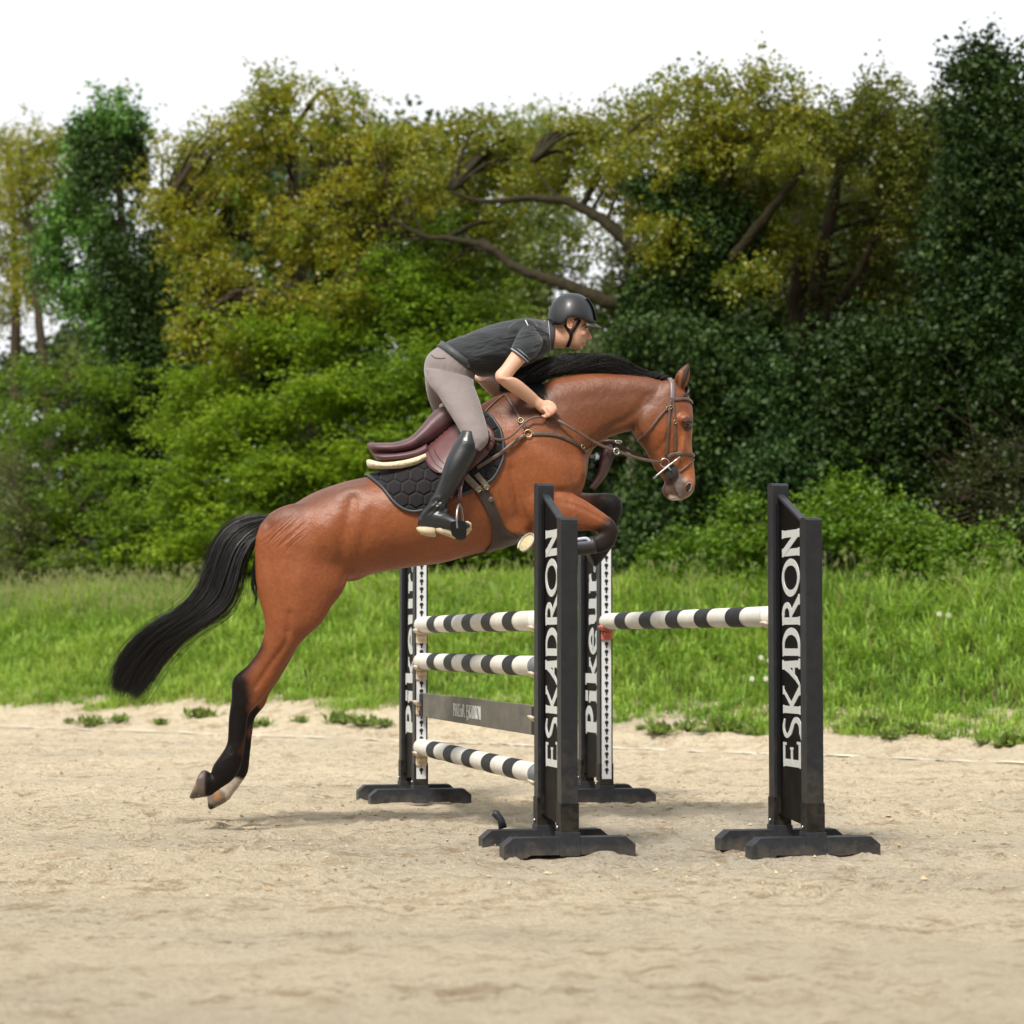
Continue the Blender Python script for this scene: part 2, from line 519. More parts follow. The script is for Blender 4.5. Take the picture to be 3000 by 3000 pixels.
fs = tri_soup('flying_sand', P3[:, oct_f].reshape(-1, 3, 3), 3, np.tile([.42, .33, .21], (N2 * 8, 1)), M_vc); tag(fs, 'grains of sand kicked up below the hind hooves', 'sand', kind='stuff')
tag(cl_o, 'small loose clods of sand scattered over the arena', 'sand', kind='stuff')
# ------------------------------------------------------------------ jump
M_black = mat('black_plastic', (0.007, 0.007, 0.008), 0.5, spec=.2, noise=(9, 0.25), bump=(160, 0.05, 0.002))
M_blackface = mat('black_plastic_worn', (0.017, 0.018, 0.021), 0.45, spec=.34, noise=(30, 0.22), bump=(220, 0.12, 0.002))
M_panel = mat('black_panel', (0.0035, 0.003, 0.003), 0.5, noise=(4, 0.4), spec=.06)
M_foot = mat('dark_foot_plastic', (0.017, 0.019, 0.025), 0.55, noise=(14, 0.35), bump=(60, 0.2, 0.004))
M_letter = mat('white_lettering', (0.56, 0.57, 0.56), 0.5, noise=(60, 0.08))
M_strip = mat('white_hole_strip', (0.62, 0.64, 0.66), 0.45, noise=(40, 0.06))
M_hole = mat('keyhole_black', (0.01, 0.01, 0.01), 0.7)
M_steel = mat('steel', (0.55, 0.55, 0.55), 0.3, metal=1.0)
M_cup = mat('cream_plastic_cup', (0.62, 0.52, 0.40), 0.5, noise=(25, 0.2))
M_cupred = mat('coral_plastic_cup', (0.60, 0.16, 0.12), 0.5, noise=(25, 0.15))
M_pw = mat('white_pole_paint', (0.70, 0.68, 0.62), 0.5, noise=(7, 0.10), bump=(30, 0.15, 0.003))
M_pb = mat('black_pole_band', (0.014, 0.015, 0.018), 0.55, noise=(28, 0.7, 8), spec=.22)
M_pend = mat('dark_pole_end', (0.13, 0.14, 0.15), 0.6, noise=(20, 0.3))
M_plank = mat('weathered_dark_plank', (0.10, 0.10, 0.085), 0.7, noise=(9, 0.35), bump=(40, 0.4, 0.004), stretch=(1, 0.25, 1))

def dust(m, amount=.5, top=.5, scale=9):
    '''brownish arena dust and scuffs that settle on the lower part'''
    n = m.node_tree.nodes; l = m.node_tree.links; b = n['Principled BSDF']
    src = b.inputs['Base Color'].links[0].from_socket
    g = n.new('ShaderNodeNewGeometry'); sp = n.new('ShaderNodeSeparateXYZ'); l.new(g.outputs['Position'], sp.inputs[0])
    mr = n.new('ShaderNodeMapRange'); mr.inputs['From Min'].default_value = 0; mr.inputs['From Max'].default_value = top; mr.inputs['To Min'].default_value = .62; mr.inputs['To Max'].default_value = .30
    l.new(sp.outputs['Z'], mr.inputs['Value'])
    z = n.new('ShaderNodeTexNoise'); z.inputs['Scale'].default_value = scale; z.inputs['Detail'].default_value = 8; z.inputs['Roughness'].default_value = .7
    l.new(g.outputs['Position'], z.inputs['Vector'])
    ad = n.new('ShaderNodeMath'); ad.operation = 'ADD'; l.new(z.outputs['Fac'], ad.inputs[0]); l.new(mr.outputs[0], ad.inputs[1])
    m2 = n.new('ShaderNodeMapRange'); m2.inputs['From Min'].default_value = .90; m2.inputs['From Max'].default_value = 1.25; m2.inputs['To Max'].default_value = amount
    l.new(ad.outputs[0], m2.inputs['Value'])
    x = n.new('ShaderNodeMixRGB'); l.new(m2.outputs[0], x.inputs['Fac']); l.new(src, x.inputs['Color1']); x.inputs['Color2'].default_value = (.26, .21, .14, 1)
    l.new(x.outputs[0], b.inputs['Base Color'])
dust(M_foot, .25, .10, 18); dust(M_blackface, .16, .7, 16); dust(M_black, .16, .5, 16); dust(M_panel, .07, .7, 5); dust(M_pw, .22, 6, 7); dust(M_plank, .4, 2.2, 6)
# letters as strokes in a box of height 1: (points, width at every point)
def arc(cx, cy, rx, ry, a0, a1, n=14):
    return [(cx + rx * math.cos(math.radians(a0 + (a1 - a0) * i / n)), cy + ry * math.sin(math.radians(a0 + (a1 - a0) * i / n))) for i in range(n + 1)]
def st(pts, w): return (pts, w if isinstance(w, (list, tuple)) else [w] * len(pts))
def serif_stem(x, y0=0, y1=1, w=.15, sw=.10, b=.05, top=True, bot=True):
    o = [st([(x, y0 + .02), (x, y1 - .02)], w)]
    if top: o.append(st([(x - sw, y1 - b / 2), (x + sw, y1 - b / 2)], b))
    if bot: o.append(st([(x - sw, y0 + b / 2), (x + sw, y0 + b / 2)], b))
    return o
GL = {
 'E': (.62, serif_stem(.13) + [st([(.1, .955), (.56, .955)], .09), st([(.1, .045), (.60, .045)], .09), st([(.1, .5), (.46, .5)], .085),
       st([(.56, 1.0), (.56, .82)], .05), st([(.60, 0), (.60, .19)], .05), st([(.46, .42), (.46, .58)], .05)]),
 'S': (.52, [st([(.47, .90)] + arc(.28, .76, .19, .20, 70, 200) + [(.18, .56), (.34, .44)] + arc(.25, .22, .22, .24, 50, -100) + [(.06, -.10), (-.16, -.17), (-.36, -.13)],
       [.05] + [.09] * 15 + [.14, .14] + [.12] * 15 + [.09, .07, .04])]),
 'K': (.66, serif_stem(.14) + [st([(.18, .42), (.58, .97)], [.10, .07]), st([(.24, .50), (.60, .04)], [.13, .15]), st([(.48, .03), (.72, .03)], .06), st([(.48, .97), (.68, .97)], .05)]),
 'A': (.60, [st([(.02, .03), (.16, .22), (.34, .62), (.44, .98)], [.05, .09, .11, .10]), st([(.47, .98), (.50, .02)], [.14, .15]), st([(.18, .36), (.47, .36)], .08),
       st([(.38, .03), (.62, .03)], .06), st([(.36, .98), (.58, .98)], .05)]),
 'D': (.68, serif_stem(.13) + [st([(.1, .955), (.28, .955)] + arc(.28, .5, .33, .455, 88, -88, 18) + [(.1, .045)], [.08, .09] + [.10 + .05 * math.sin(math.pi * i / 18) for i in range(19)] + [.09])]),
 'R': (.66, serif_stem(.13) + [st([(.1, .955), (.26, .955)] + arc(.26, .73, .24, .225, 88, -88, 12) + [(.14, .505)], [.08, .09] + [.12] * 13 + [.08]),
       st([(.28, .5), (.62, .04)], [.12, .15]), st([(.50, .03), (.74, .03)], .06)]),
 'O': (.86, [st(arc(.43, .5, .36, .455, 0, 360, 30), [.145 - .05 * abs(math.sin(math.radians(12 * i))) for i in range(31)])]),
 'N': (.66, serif_stem(.12, top=True) + serif_stem(.55) + [st([(.10, .97), (.57, .03)], .15)]),
 'P': (.60, serif_stem(.16, w=.2, sw=.15, b=.08) + [st([(.1, .955), (.28, .955)] + arc(.28, .70, .24, .25, 88, -88, 12) + [(.14, .455)], [.08, .09] + [.15] * 13 + [.08])]),
 'i': (.34, [st([(.17, .02), (.17, .66)], .19), st([(.03, .04), (.31, .04)], .08), st([(.03, .64), (.2, .64)], .08), st([(.17, .80), (.17, .98)], .2)]),
 'k': (.62, [st([(.16, .02), (.16, .98)], .18), st([(.02, .04), (.30, .04)], .08), st([(.02, .96), (.2, .96)], .08), st([(.22, .30), (.50, .64)], [.09, .08]), st([(.28, .40), (.54, .05)], [.13, .15]), st([(.42, .04), (.64, .04)], .08), st([(.40, .64), (.60, .64)], .07)]),
 'e': (.56, [st([(.08, .36), (.46, .36)] + arc(.28, .34, .21, .29, 8, 320, 20), [.07, .07] + [.13] * 21)]),
 'u': (.62, [st([(.13, .66), (.13, .24)] + arc(.28, .22, .15, .16, 180, 350, 8) , [.17, .17] + [.12] * 9), st([(.46, .66), (.46, .02)], .18), st([(.02, .64), (.18, .64)], .08), st([(.36, .64), (.5, .64)], .08), st([(.44, .04), (.60, .04)], .08)]),
 'r': (.48, [st([(.16, .02), (.16, .66)], .18), st([(.02, .04), (.30, .04)], .08), st([(.02, .64), (.18, .64)], .08), st([(.2, .46), (.30, .58), (.42, .60)], [.08, .13, .16])]),
 ' ': (.5, []),
}
def text_strips(word, length, height, gap=0.06):
    """returns list of (list of quads in text plane) fitted to length x height; coordinates (along, up)"""
    x = 0; segs = []
    for ch in word:
        wd, sts = GL[ch]
        for pts, wid in sts: segs.append(([(x + a, b) for a, b in pts], wid))
        x += wd + gap
    tot = x - gap
    kx, ky = length / tot, height
    out = []
    for pts, wid in segs:
        P = np.array(pts) ; n = len(P)
        T = np.gradient(P, axis=0); T /= np.linalg.norm(T, axis=1)[:, None] + 1e-9
        Nn = np.stack([-T[:, 1], T[:, 0]], -1)
        wd = np.array(wid)[:, None] * 1.06 + .008
        A = P + Nn * wd / 2; B = P - Nn * wd / 2
        out.append((A * [kx, ky], B * [kx, ky]))
    return out
def add_text(mb, word, length, height, fmap, gap=0.06):
    """fmap(along, up, out) -> 3-D point. Every stroke gets its own thickness so none lie in one plane"""
    for i, (A, B) in enumerate(text_strips(word, length, height, gap)):
        n = len(A); th = 0.0016 + 0.00023 * (i % 11)
        V = []
        for a, b in zip(A, B):
            V += [fmap(a[0], a[1], 0), fmap(b[0], b[1], 0), fmap(b[0], b[1], th), fmap(a[0], a[1], th)]
        Fc = []
        for k in range(n - 1):
            o = 4 * k; q = 4 * (k + 1)
            for e in range(4):
                e2 = (e + 1) % 4
                Fc.append([o + e, o + e2, q + e2, q + e])
        Fc += [[0, 3, 2, 1], [4 * n - 4, 4 * n - 3, 4 * n - 2, 4 * n - 1]]
        mb.add(V, Fc)

PD = np.array([0.22, -0.9755])                      # along the poles, towards the camera
RZ = math.atan2(0.22, 0.9755)
FL = np.array([-0.570, 15.02]); FR = np.array([0.574, 15.02])
LEN = 3.30
NL = FL + PD * LEN; NR = FR + PD * LEN
PH = 0.041                                           # half post width
DW = 0.47                                            # distance between the two posts of a stand
def make_stand(kind, base, label):
    """local frame: x along the jump direction, -y towards the camera along the poles. kind near/far"""
    inner = +DW / 2 if kind == 'near' else -DW / 2   # y of the taller inner post
    c = base + (PD * (DW / 2) if kind == 'near' else -PD * (DW / 2))
    root = empty('jump_stand', (c[0], c[1], 0), RZ)
    tag(root, label, 'jump stand', 'tall black jump stands')
    for y, H, mt in ((inner, 1.752, M_blackface), (-inner, 1.562, M_blackface)):
        p = MB()
        p.box((0, y, (H + .09) / 2), (PH, PH, (H - .09) / 2), 0.004)
        # rounded cap
        p.prism([(y - PH, H), (y + PH, H), (y + PH, H + .006), (y + PH * .7, H + .017), (y, H + .021), (y - PH * .7, H + .017), (y - PH, H + .006)], 'x', -PH, PH)
        po = p.build('post', mt, root, smooth=False)
        s_ = MB(); s_.box((0, y, .165), (PH + .0035, PH + .0035, .085), 0.003)
        s_.build('post_socket', M_black, root, smooth=False)
        b = MB()
        b.ellipsoid((-(PH + .006), y + .012, .135), [[.006, 0, 0], [0, .010, 0], [0, 0, .010]], 10, 6)
        b.build('bolt', M_steel, root)
        # foot with chamfered ends, slot underneath
        f = MB(); L = .315; h = .092
        f.prism([(-L, 0), (-L, .055), (-L + .045, h), (L - .045, h), (L, .055), (L, 0), (L - .11, 0), (L - .12, .012), (-L + .12, .012), (-L + .11, 0)], 'y', y - .050, y + .050)
        f.box((0, y, .060), (.048, .054, .055), .003)
        f.build('foot', M_foot, root, smooth=False)
    # panel with slanting top edge, between the posts
    ya, yb = inner - math.copysign(.0, inner), -inner
    sgn = 1 if inner > 0 else -1
    y_in = sgn * (DW / 2 - PH + .001); y_out = -sgn * (DW / 2 - PH + .001)
    pn = MB()
    pn.prism([(y_in, .165), (y_out, .135), (y_out, 1.540), (y_in, 1.700)] if sgn > 0 else [(y_out, .135), (y_in, .165), (y_in, 1.700), (y_out, 1.540)], 'x', -.014, .014)
    pn.build('panel', M_panel, root, smooth=False)
    cap = MB()
    for (y0, z0, y1, z1) in ((y_in, 1.702, y_out, 1.542),):
        cap.add([(sx * .017, yy, zz + dz) for (yy, zz) in ((y0, z0), (y1, z1)) for dz in (0, .014) for sx in (-1, 1)],
                [[0, 1, 3, 2], [4, 6, 7, 5], [0, 4, 5, 1], [2, 3, 7, 6], [0, 2, 6, 4], [1, 5, 7, 3]])
    cap.build('top_edge', M_foot, root, smooth=False)
    ch = MB()                                        # channels holding the panel along both posts
    for yy, s2 in ((y_in, -sgn), (y_out, sgn)):
        top = 1.67 if yy == y_in else 1.52
        for sx in (-1, 1):
            ch.box((sx * .020, yy + s2 * .012, (.17 + top) / 2), (.005, .012, (top - .17) / 2))
    ch.build('channel', M_black, root, smooth=False)
    # lettering on the -x side, reading upwards, tops towards +y
    t = MB()
    if kind == 'near':
        hgt = .245; add_text(t, 'ESKADRON', 1.145, hgt, lambda a, b, o: (-.0142 - o, -.115 + b, .395 + a), gap=.035)
    else:
        hgt = .30; add_text(t, 'Pikeur', 1.03, hgt, lambda a, b, o: (-.0142 - o, -.12 + b, .415 + a), gap=.04)
        # small registered mark: ring with a dot
        for aa in range(0, 360, 30):
            a0, a1 = math.radians(aa), math.radians(aa + 30)
            q = []
            for an_, rr in ((a0, .030), (a1, .030), (a1, .020), (a0, .020)):
                q.append((-.0165, .06 + rr * math.cos(an_) - .12, 1.462 + rr * .9 * math.sin(an_)))
            t.add(q, [[0, 1, 2, 3]])
        t.add([(-.0168, -.068, 1.452), (-.0168, -.052, 1.452), (-.0168, -.052, 1.472), (-.0168, -.068, 1.472)], [[0, 1, 2, 3]])
    t.build('lettering', M_letter, root, smooth=False)
    # hole strip on the face of the inner post towards the poles
    ys = inner - sgn * -(PH + .003) if kind == 'near' else inner - (PH + .003)
    ydir = 1 if kind == 'near' else -1
    ys = inner + ydir * (PH + .003)
    hs = MB(); hs.box((0, ys, (.155 + 1.66) / 2), (.030, .003, (1.66 - .155) / 2), mi=0)
    z = .185
    while z < 1.62:
        a = np.linspace(0, 2 * math.pi, 13)[:-1]
        yf = ys + ydir * .0042
        hs.add([(.0125 * math.cos(q), yf, z + .026 + .0125 * math.sin(q)) for q in a] , [list(range(12)) if ydir > 0 else list(range(12))[::-1]], mi=1)
        hs.add([(-.005, yf + ydir * .0006, z), (.005, yf + ydir * .0006, z), (.006, yf + ydir * .0006, z + .02), (-.006, yf + ydir * .0006, z + .02)], [[0, 1, 2, 3]], mi=1)
        z += .0485
    hs.build('hole_strip', [M_strip, M_hole], root, smooth=False)
    return root
st_fl = make_stand('far', FL, 'black stand with white lettering behind the horse belly at the far pole ends')
st_fr = make_stand('far', FR, 'black stand with white lettering below the horse head, coral cup holding a single pole')
st_nl = make_stand('near', NL, 'black slanted-top stand with white lettering right in front of the horse forelegs')
st_nr = make_stand('near', NR, 'black slanted-top stand with white lettering standing alone at the right')
# handle lying on the foot of the near stand
mb = MB()
c = np.array([NL[0] - .20, NL[1] + .015])
mb.tube([(c[0], c[1], .095), (c[0] - .01, c[1], .135), (c[0] - .035, c[1], .165), (c[0] - .05, c[1], .17)], [.022, .018, .02, .015], 10)
o = mb.build('rubber_plug', M_foot); tag(o, 'small dark rubber plug sitting on the foot of the front left jump stand', 'plug')

def pole(base, z, label, group='black and white striped jump poles', bands=True, s0=.045, s1=3.2, r=.05):
    p0 = np.array([*(base + PD * s0), z]); p1 = np.array([*(base + PD * s1), z])
    root = empty('jump_pole', tuple((p0 + p1) / 2), 0)
    tag(root, label, 'pole', group)
    inv = Matrix.Translation(-Vector((p0 + p1) / 2))
    d = (p1 - p0) / np.linalg.norm(p1 - p0)
    def seg(a, b, rr): return [p0 + d * (a + (b - a) * k / 3) for k in range(4)], rr
    m = MB()
    m.tube([p0 + d * .0, p0 + d * .012, *[p0 + d * q for q in np.linspace(.05, s1 - s0 - .06, 40)], p0 + d * (s1 - s0 - .045)], [r - .008, r] + [r] * 40 + [r], 28)
    m.build('pole_body', M_pw, root, inv=inv)
    k = 0
    a = (.475 if base is FL else .415) - s0
    for i in range(5):
        b = MB(); jit = 0.006 * math.sin(i * 7 + z * 30)
        per_, wb_ = (.527, .226) if base is FL else (.5475, .236)
        q0, q1 = a + i * per_ + jit, a + i * per_ + wb_ + jit
        nn = 28; an_ = np.arange(nn) * 2 * math.pi / nn
        U = np.cross(d, [0, 0, 1]); U /= np.linalg.norm(U); Bv = np.cross(U, d)
        R = [p0 + d * q + (r + .0018) * (np.cos(an_)[:, None] * U + np.sin(an_)[:, None] * Bv) for q in np.linspace(q0, q1, 6)]
        b.rings(R, cap=False)
        b.build('band', M_pb, root, inv=inv)
    e = MB(); e.tube([p0 + d * (s1 - s0 - .045), p0 + d * (s1 - s0 - .03), p0 + d * (s1 - s0)], [r + .001, r + .002, r - .002], 28)
    e.build('end_cap', M_pend if z < 1.0 else M_pw, root, inv=inv)
    return root
pole(FL, 1.105, 'black and white striped pole, topmost of the three on the left of the jump')
pole(FL, .880, 'black and white striped pole just above the dark plank', s0=.02)
pole(FL, .352, 'lowest black and white striped pole below the dark plank', s0=.03)
pole(FR, 1.125, 'single black and white striped pole resting on the coral cup at the right')

def cup(base, z, far, red=False, label=''):
    """curved plastic cup hanging on the hole strip, under the pole end"""
    p = base + (PD * .0 if far else PD * LEN)
    s0 = PH + .008
    root = empty('jump_cup', (p[0], p[1], z), RZ)
    tag(root, label, 'cup', 'plastic cups holding the poles')
    sg = -1 if far else 1
    mt = M_cupred if red else M_cup
    m = MB(); R = []
    for q in np.linspace(0, .085, 5):
        ring = []
        aa = np.linspace(-62, 62, 15)
        ro = .064 - .05 * q; ri = .0535
        for a in aa: ring.append((ro * math.sin(math.radians(a)) * 1.05, sg * (s0 + q), -ro * math.cos(math.radians(a)) - .001))
        for a in aa[::-1]: ring.append((ri * math.sin(math.radians(a)) * 1.05, sg * (s0 + q), -ri * math.cos(math.radians(a))))
        R.append(ring)
    m.rings(R)
    m.build('cup_tray', mt, root)
    b = MB(); b.box((0, sg * (s0 - .001), -.085), (.034, .009, .030), .003); b.box((0, sg * (s0 + .022), -.078), (.022, .020, .012), .003)
    b.build('bracket', mt, root)
    return root
cup(FL, 1.105, True, label='cream cup under the far end of the topmost left pole')
cup(FL, .880, True, label='cream cup under the far end of the middle left pole')
cup(FL, .352, True, label='cream cup under the far end of the lowest pole')
cup(FR, 1.125, True, True, label='coral pink cup under the far end of the single right pole')
cup(FL, 1.105, False, label='cream cup at the near end of the topmost left pole, beside the front stand')
cup(FL, .880, False, label='cream cup at the near end of the middle left pole, beside the front stand')
cup(FL, .352, False, label='cream cup at the near end of the lowest pole, beside the front stand')
cup(FR, 1.125, False, label='cream cup at the near end of the single right pole')
cup(FL, .665, True, label='cream cup holding the far end of the dark plank')
cup(FL, .665, False, label='cream cup holding the near end of the dark plank')
# dark plank
s0, s1, zc, hh = .06, 3.19, .612, .073
cpt = FL + PD * (s0 + s1) / 2
pr = empty('jump_plank', (cpt[0], cpt[1], zc), RZ)
tag(pr, 'weathered dark plank with small white lettering hanging between the striped poles', 'plank')
m = MB(); m.box((0, 0, 0), (.011, (s1 - s0) / 2, hh), .004); m.build('board', M_plank, pr, smooth=False)
for sg in (-1, 1):
    m = MB(); m.box((0, sg * ((s1 - s0) / 2 - .045), .0), (.016, .05, hh * .93), .003)
    m.build('end_bracket', M_black, pr, smooth=False)
t = MB()
add_text(t, 'PiKEuR', .33, .072, lambda a, b, o: (-.0112 - o, .515 - a, -.036 + b), gap=.05)
t.build('lettering', M_letter, pr, smooth=False); t = MB()
add_text(t, 'ESKADRON', .39, .072, lambda a, b, o: (-.0112 - o, .145 - a, -.036 + b), gap=.05)
t.build('lettering', M_letter, pr, smooth=False)
# ------------------------------------------------------------------ horse
YH = 13.0
hb = MB()
# trunk, chest and neck (back line point, belly line point, half width)
trunk = [(772, 1530, 764, 1600, .05), (786, 1514, 762, 1660, .15), (815, 1505, 790, 1725, .22), (869, 1472, 870, 1735, .26), (926, 1440, 950, 1722, .275), (1012, 1410, 1040, 1695, .275),
 (1075, 1397, 1120, 1676, .275), (1150, 1376, 1205, 1662, .285), (1235, 1336, 1295, 1650, .30), (1315, 1272, 1385, 1625, .30), (1390, 1200, 1470, 1603, .275), (1450, 1160, 1560, 1575, .235),
 (1510, 1142, 1640, 1530, .205), (1555, 1135, 1695, 1460, .19), (1585, 1125, 1722, 1385, .165), (1625, 1106, 1726, 1338, .14), (1690, 1094, 1757, 1300, .112), (1765, 1091, 1800, 1278, .095),
 (1840, 1098, 1845, 1262, .083), (1905, 1106, 1880, 1252, .075), (1955, 1115, 1900, 1235, .062)]
loft(hb, trunk, YH, seg=36, m=4, e=2.15)
head = [(1950, 1112, 1882, 1170, .045), (1980, 1112, 1868, 1215, .075), (2008, 1138, 1856, 1258, .092), (2026, 1180, 1862, 1282, .098), (2031, 1222, 1874, 1300, .100), (2029, 1262, 1888, 1318, .088), (2027, 1302, 1903, 1345, .070),
 (2031, 1340, 1918, 1374, .058), (2035, 1376, 1938, 1398, .052), (2037, 1408, 1950, 1420, .054), (2034, 1434, 1958, 1436, .053), (2022, 1453, 1966, 1450, .043), (2004, 1463, 1978, 1461, .022)]
loft(hb, head, YH, seg=30, m=4, e=2.25)
for sg in (-1, 1):
    blob(hb, 1905, 1238, 38, 50, .030, YH, sg * .070)          # cheek
    blob(hb, 2004, 1228, 20, 16, .028, YH, sg * .088)          # brow above the eye
    blob(hb, 2000, 1300, 8, 62, .020, YH, sg * .062, rot=-.10) # facial crest
    blob(hb, 2014, 1424, 20, 27, .022, YH, sg * .045)          # nostril wing
blob(hb, 1957, 1436, 19, 22, .036, YH)                         # lower lip and chin
blob(hb, 1974, 1458, 20, 9, .030, YH)
blob(hb, 1990, 1456, 22, 10, .040, YH)
for sg in (-1, 1):
    # ears
    ear = [(1980, 1128, 2006, 1140, .020, sg * .045), (1976, 1108, 2014, 1128, .022, sg * .055), (1982, 1092, 2021, 1108, .020, sg * .060), (1995, 1078, 2023, 1090, .016, sg * .062), (2010, 1066, 2022, 1073, .010, sg * .062), (2019, 1060, 2021, 1063, .004, sg * .062)]
    loft(hb, ear, YH, seg=14, m=3)
    # shoulder, stifle, haunch masses
    blob(hb, 1560, 1350, 105, 165, .085, YH, sg * .155, rot=.5)
    blob(hb, 1652, 1385, 70, 80, .085, YH, sg * .095)
    blob(hb, 1590, 1470, 78, 68, .085, YH, sg * .145)
    blob(hb, 870, 1590, 125, 120, .10, YH, sg * .17, rot=.5)
    blob(hb, 930, 1670, 95, 120, .085, YH, sg * .155)
    blob(hb, 1030, 1490, 90, 70, .06, YH, sg * .18, rot=.3)     # point of hip
    blob(hb, 1500, 1540, 60, 40, .05, YH, sg * .14)
# near hind leg
hn = [(745, 1600, 985, 1640, .10, -.165), (748, 1690, 1004, 1706, .105, -.165), (757, 1750, 982, 1762, .095, -.165), (774, 1818, 942, 1826, .085, -.16), (773, 1856, 902, 1862, .075, -.155), (757, 1905, 864, 1905, .062, -.15),
 (725, 1950, 832, 1952, .054, -.145), (688, 1985, 806, 1998, .048, -.14), (681, 2015, 786, 2022, .046, -.14), (680, 2050, 758, 2058, .040, -.14), (674, 2090, 728, 2092, .032, -.14), (671, 2135, 720, 2135, .028, -.14),
 (667, 2180, 714, 2186, .028, -.14), (650, 2210, 708, 2220, .034, -.14), (630, 2238, 700, 2256, .037, -.14), (622, 2256, 678, 2286, .033, -.14), (622, 2270, 646, 2308, .030, -.14), (611, 2266, 620, 2327, .036, -.14)]
loft(hb, hn, YH, seg=20, m=4)
hoofA = [(611, 2262, 619, 2329, .038, -.14), (600, 2258, 596, 2333, .044, -.14), (592, 2258, 556, 2340, .048, -.14)]
loft(hb, hoofA, YH, seg=20, m=3, e=2.4)
# far hind leg
hf = [(790, 1600, 975, 1650, .09, .165), (790, 1720, 985, 1730, .095, .165), (800, 1800, 935, 1820, .085, .16), (800, 1860, 890, 1868, .07, .155), (780, 1925, 850, 1935, .056, .15), (742, 1985, 812, 1995, .048, .145), (722, 2020, 788, 2030, .044, .14),
 (708, 2056, 774, 2066, .038, .14), (696, 2100, 745, 2103, .030, .14), (692, 2145, 737, 2150, .027, .14), (689, 2190, 732, 2196, .028, .14), (676, 2222, 728, 2232, .034, .14), (664, 2248, 724, 2262, .036, .14), (655, 2270, 706, 2292, .032, .14), (648, 2284, 690, 2314, .030, .14), (640, 2294, 672, 2336, .034, .14)]
loft(hb, hf, YH, seg=20, m=4)
hoofB = [(642, 2292, 676, 2336, .036, .14), (628, 2298, 654, 2352, .044, .14), (610, 2312, 614, 2372, .048, .14)]
loft(hb, hoofB, YH, seg=20, m=3, e=2.4)
# near foreleg, folded
fn = [(1600, 1410, 1560, 1570, .08, -.13), (1640, 1425, 1610, 1566, .085, -.14), (1672, 1443, 1650, 1562, .076, -.15), (1712, 1466, 1692, 1556, .060, -.15), (1748, 1490, 1730, 1554, .048, -.15), (1776, 1510, 1762, 1560, .040, -.15), (1795, 1524, 1778, 1580, .042, -.15), (1806, 1545, 1772, 1600, .040, -.15)]
loft(hb, fn, YH, seg=20, m=4)
fc = [(1800, 1530, 1812, 1560, .030, -.15), (1776, 1540, 1796, 1600, .038, -.15), (1752, 1562, 1764, 1618, .032, -.15), (1722, 1576, 1728, 1620, .026, -.15), (1680, 1580, 1680, 1618, .025, -.15), (1640, 1582, 1638, 1620, .027, -.155), (1616, 1578, 1610, 1624, .034, -.16), (1594, 1576, 1586, 1616, .030, -.165), (1578, 1566, 1566, 1616, .036, -.17)]
loft(hb, fc, YH, seg=20, m=4)
# its hoof: sole turned towards the camera and the back
def hoof3(c0, c1, nrm, u, r0, r1, ry0, ry1, mb):
    nrm = np.array(nrm, float); nrm /= np.linalg.norm(nrm)
    u = np.array(u, float); u -= nrm * np.dot(u, nrm); u /= np.linalg.norm(u); v = np.cross(nrm, u)
    a = np.arange(24) * 2 * math.pi / 24; R = []
    for t in np.linspace(0, 1, 4):
        c = np.array(c0) * (1 - t) + np.array(c1) * t
        R.append(c + (r0 + (r1 - r0) * t) * np.cos(a)[:, None] * u + (ry0 + (ry1 - ry0) * t) * np.sin(a)[:, None] * v)
    mb.rings(R); return np.array(c1), nrm, u, v
hA = hoof3(W(1574, 1592, YH - .17), W(1544, 1592, YH - .20), (-.62, -.60, .5), (.45, 0, .65), .045, .062, .036, .054, hb)
# far foreleg
ff = [(1600, 1420, 1590, 1540, .07, .13), (1660, 1436, 1650, 1530, .07, .14), (1715, 1446, 1712, 1512, .056, .15), (1760, 1446, 1762, 1512, .046, .15), (1796, 1447, 1786, 1520, .042, .15), (1820, 1466, 1782, 1532, .042, .15), (1822, 1500, 1776, 1530, .036, .15), (1812, 1530, 1772, 1536, .028, .15), (1806, 1562, 1774, 1560, .026, .15), (1798, 1590, 1764, 1578, .028, .15), (1786, 1612, 1744, 1590, .032, .15), (1770, 1634, 1730, 1602, .034, .15), (1752, 1650, 1714, 1612, .040, .15)]
loft(hb, ff, YH, seg=20, m=4)
hoof3(W(1752, 1622, YH + .15), W(1728, 1634, YH + .15), (-.8, -.2, -.45), (.45, 0, -.7), .045, .058, .04, .052, hb)
blob(hb, 1042, 1694, 30, 13, .03, YH, 0, rot=.15)              # sheath
me = remesh(hb, 'body', 0.0085, smooth=7)
V = verts_of(me)
# extra smoothing of the big muscles only
_e = np.empty(len(me.edges) * 2, np.int32); me.edges.foreach_get('vertices', _e); _e = _e.reshape(-1, 2)
_px = 1500 + F_PX * V[:, 0] / YH; _py = 1880 - F_PX * (V[:, 2] - CAM_H) / YH
_w = np.clip((np.minimum.reduce([_px - 770, 1840 - _px, 1800 - _py, _py - 1000])) / 40, 0, 1) * (1 - np.clip((_px - 1640) / 40, 0, 1) * np.clip((_py - 1400) / 30, 0, 1)) * .6
_deg = np.bincount(_e.ravel(), minlength=len(V)).astype(float)[:, None]
for _ in range(45):
    _s = np.zeros_like(V)
    for j in range(3):
        _s[:, j] = np.bincount(_e[:, 0], V[_e[:, 1], j], len(V)) + np.bincount(_e[:, 1], V[_e[:, 0], j], len(V))
    V = V + _w[:, None] * (_s / _deg - V)
me.vertices.foreach_set('co', V.astype(np.float32).ravel()); me.update()
# coat colour: blend of patches laid over the animal's side view
d_ = CO * V[:, 1] + SI * (V[:, 2] - CAM_H)
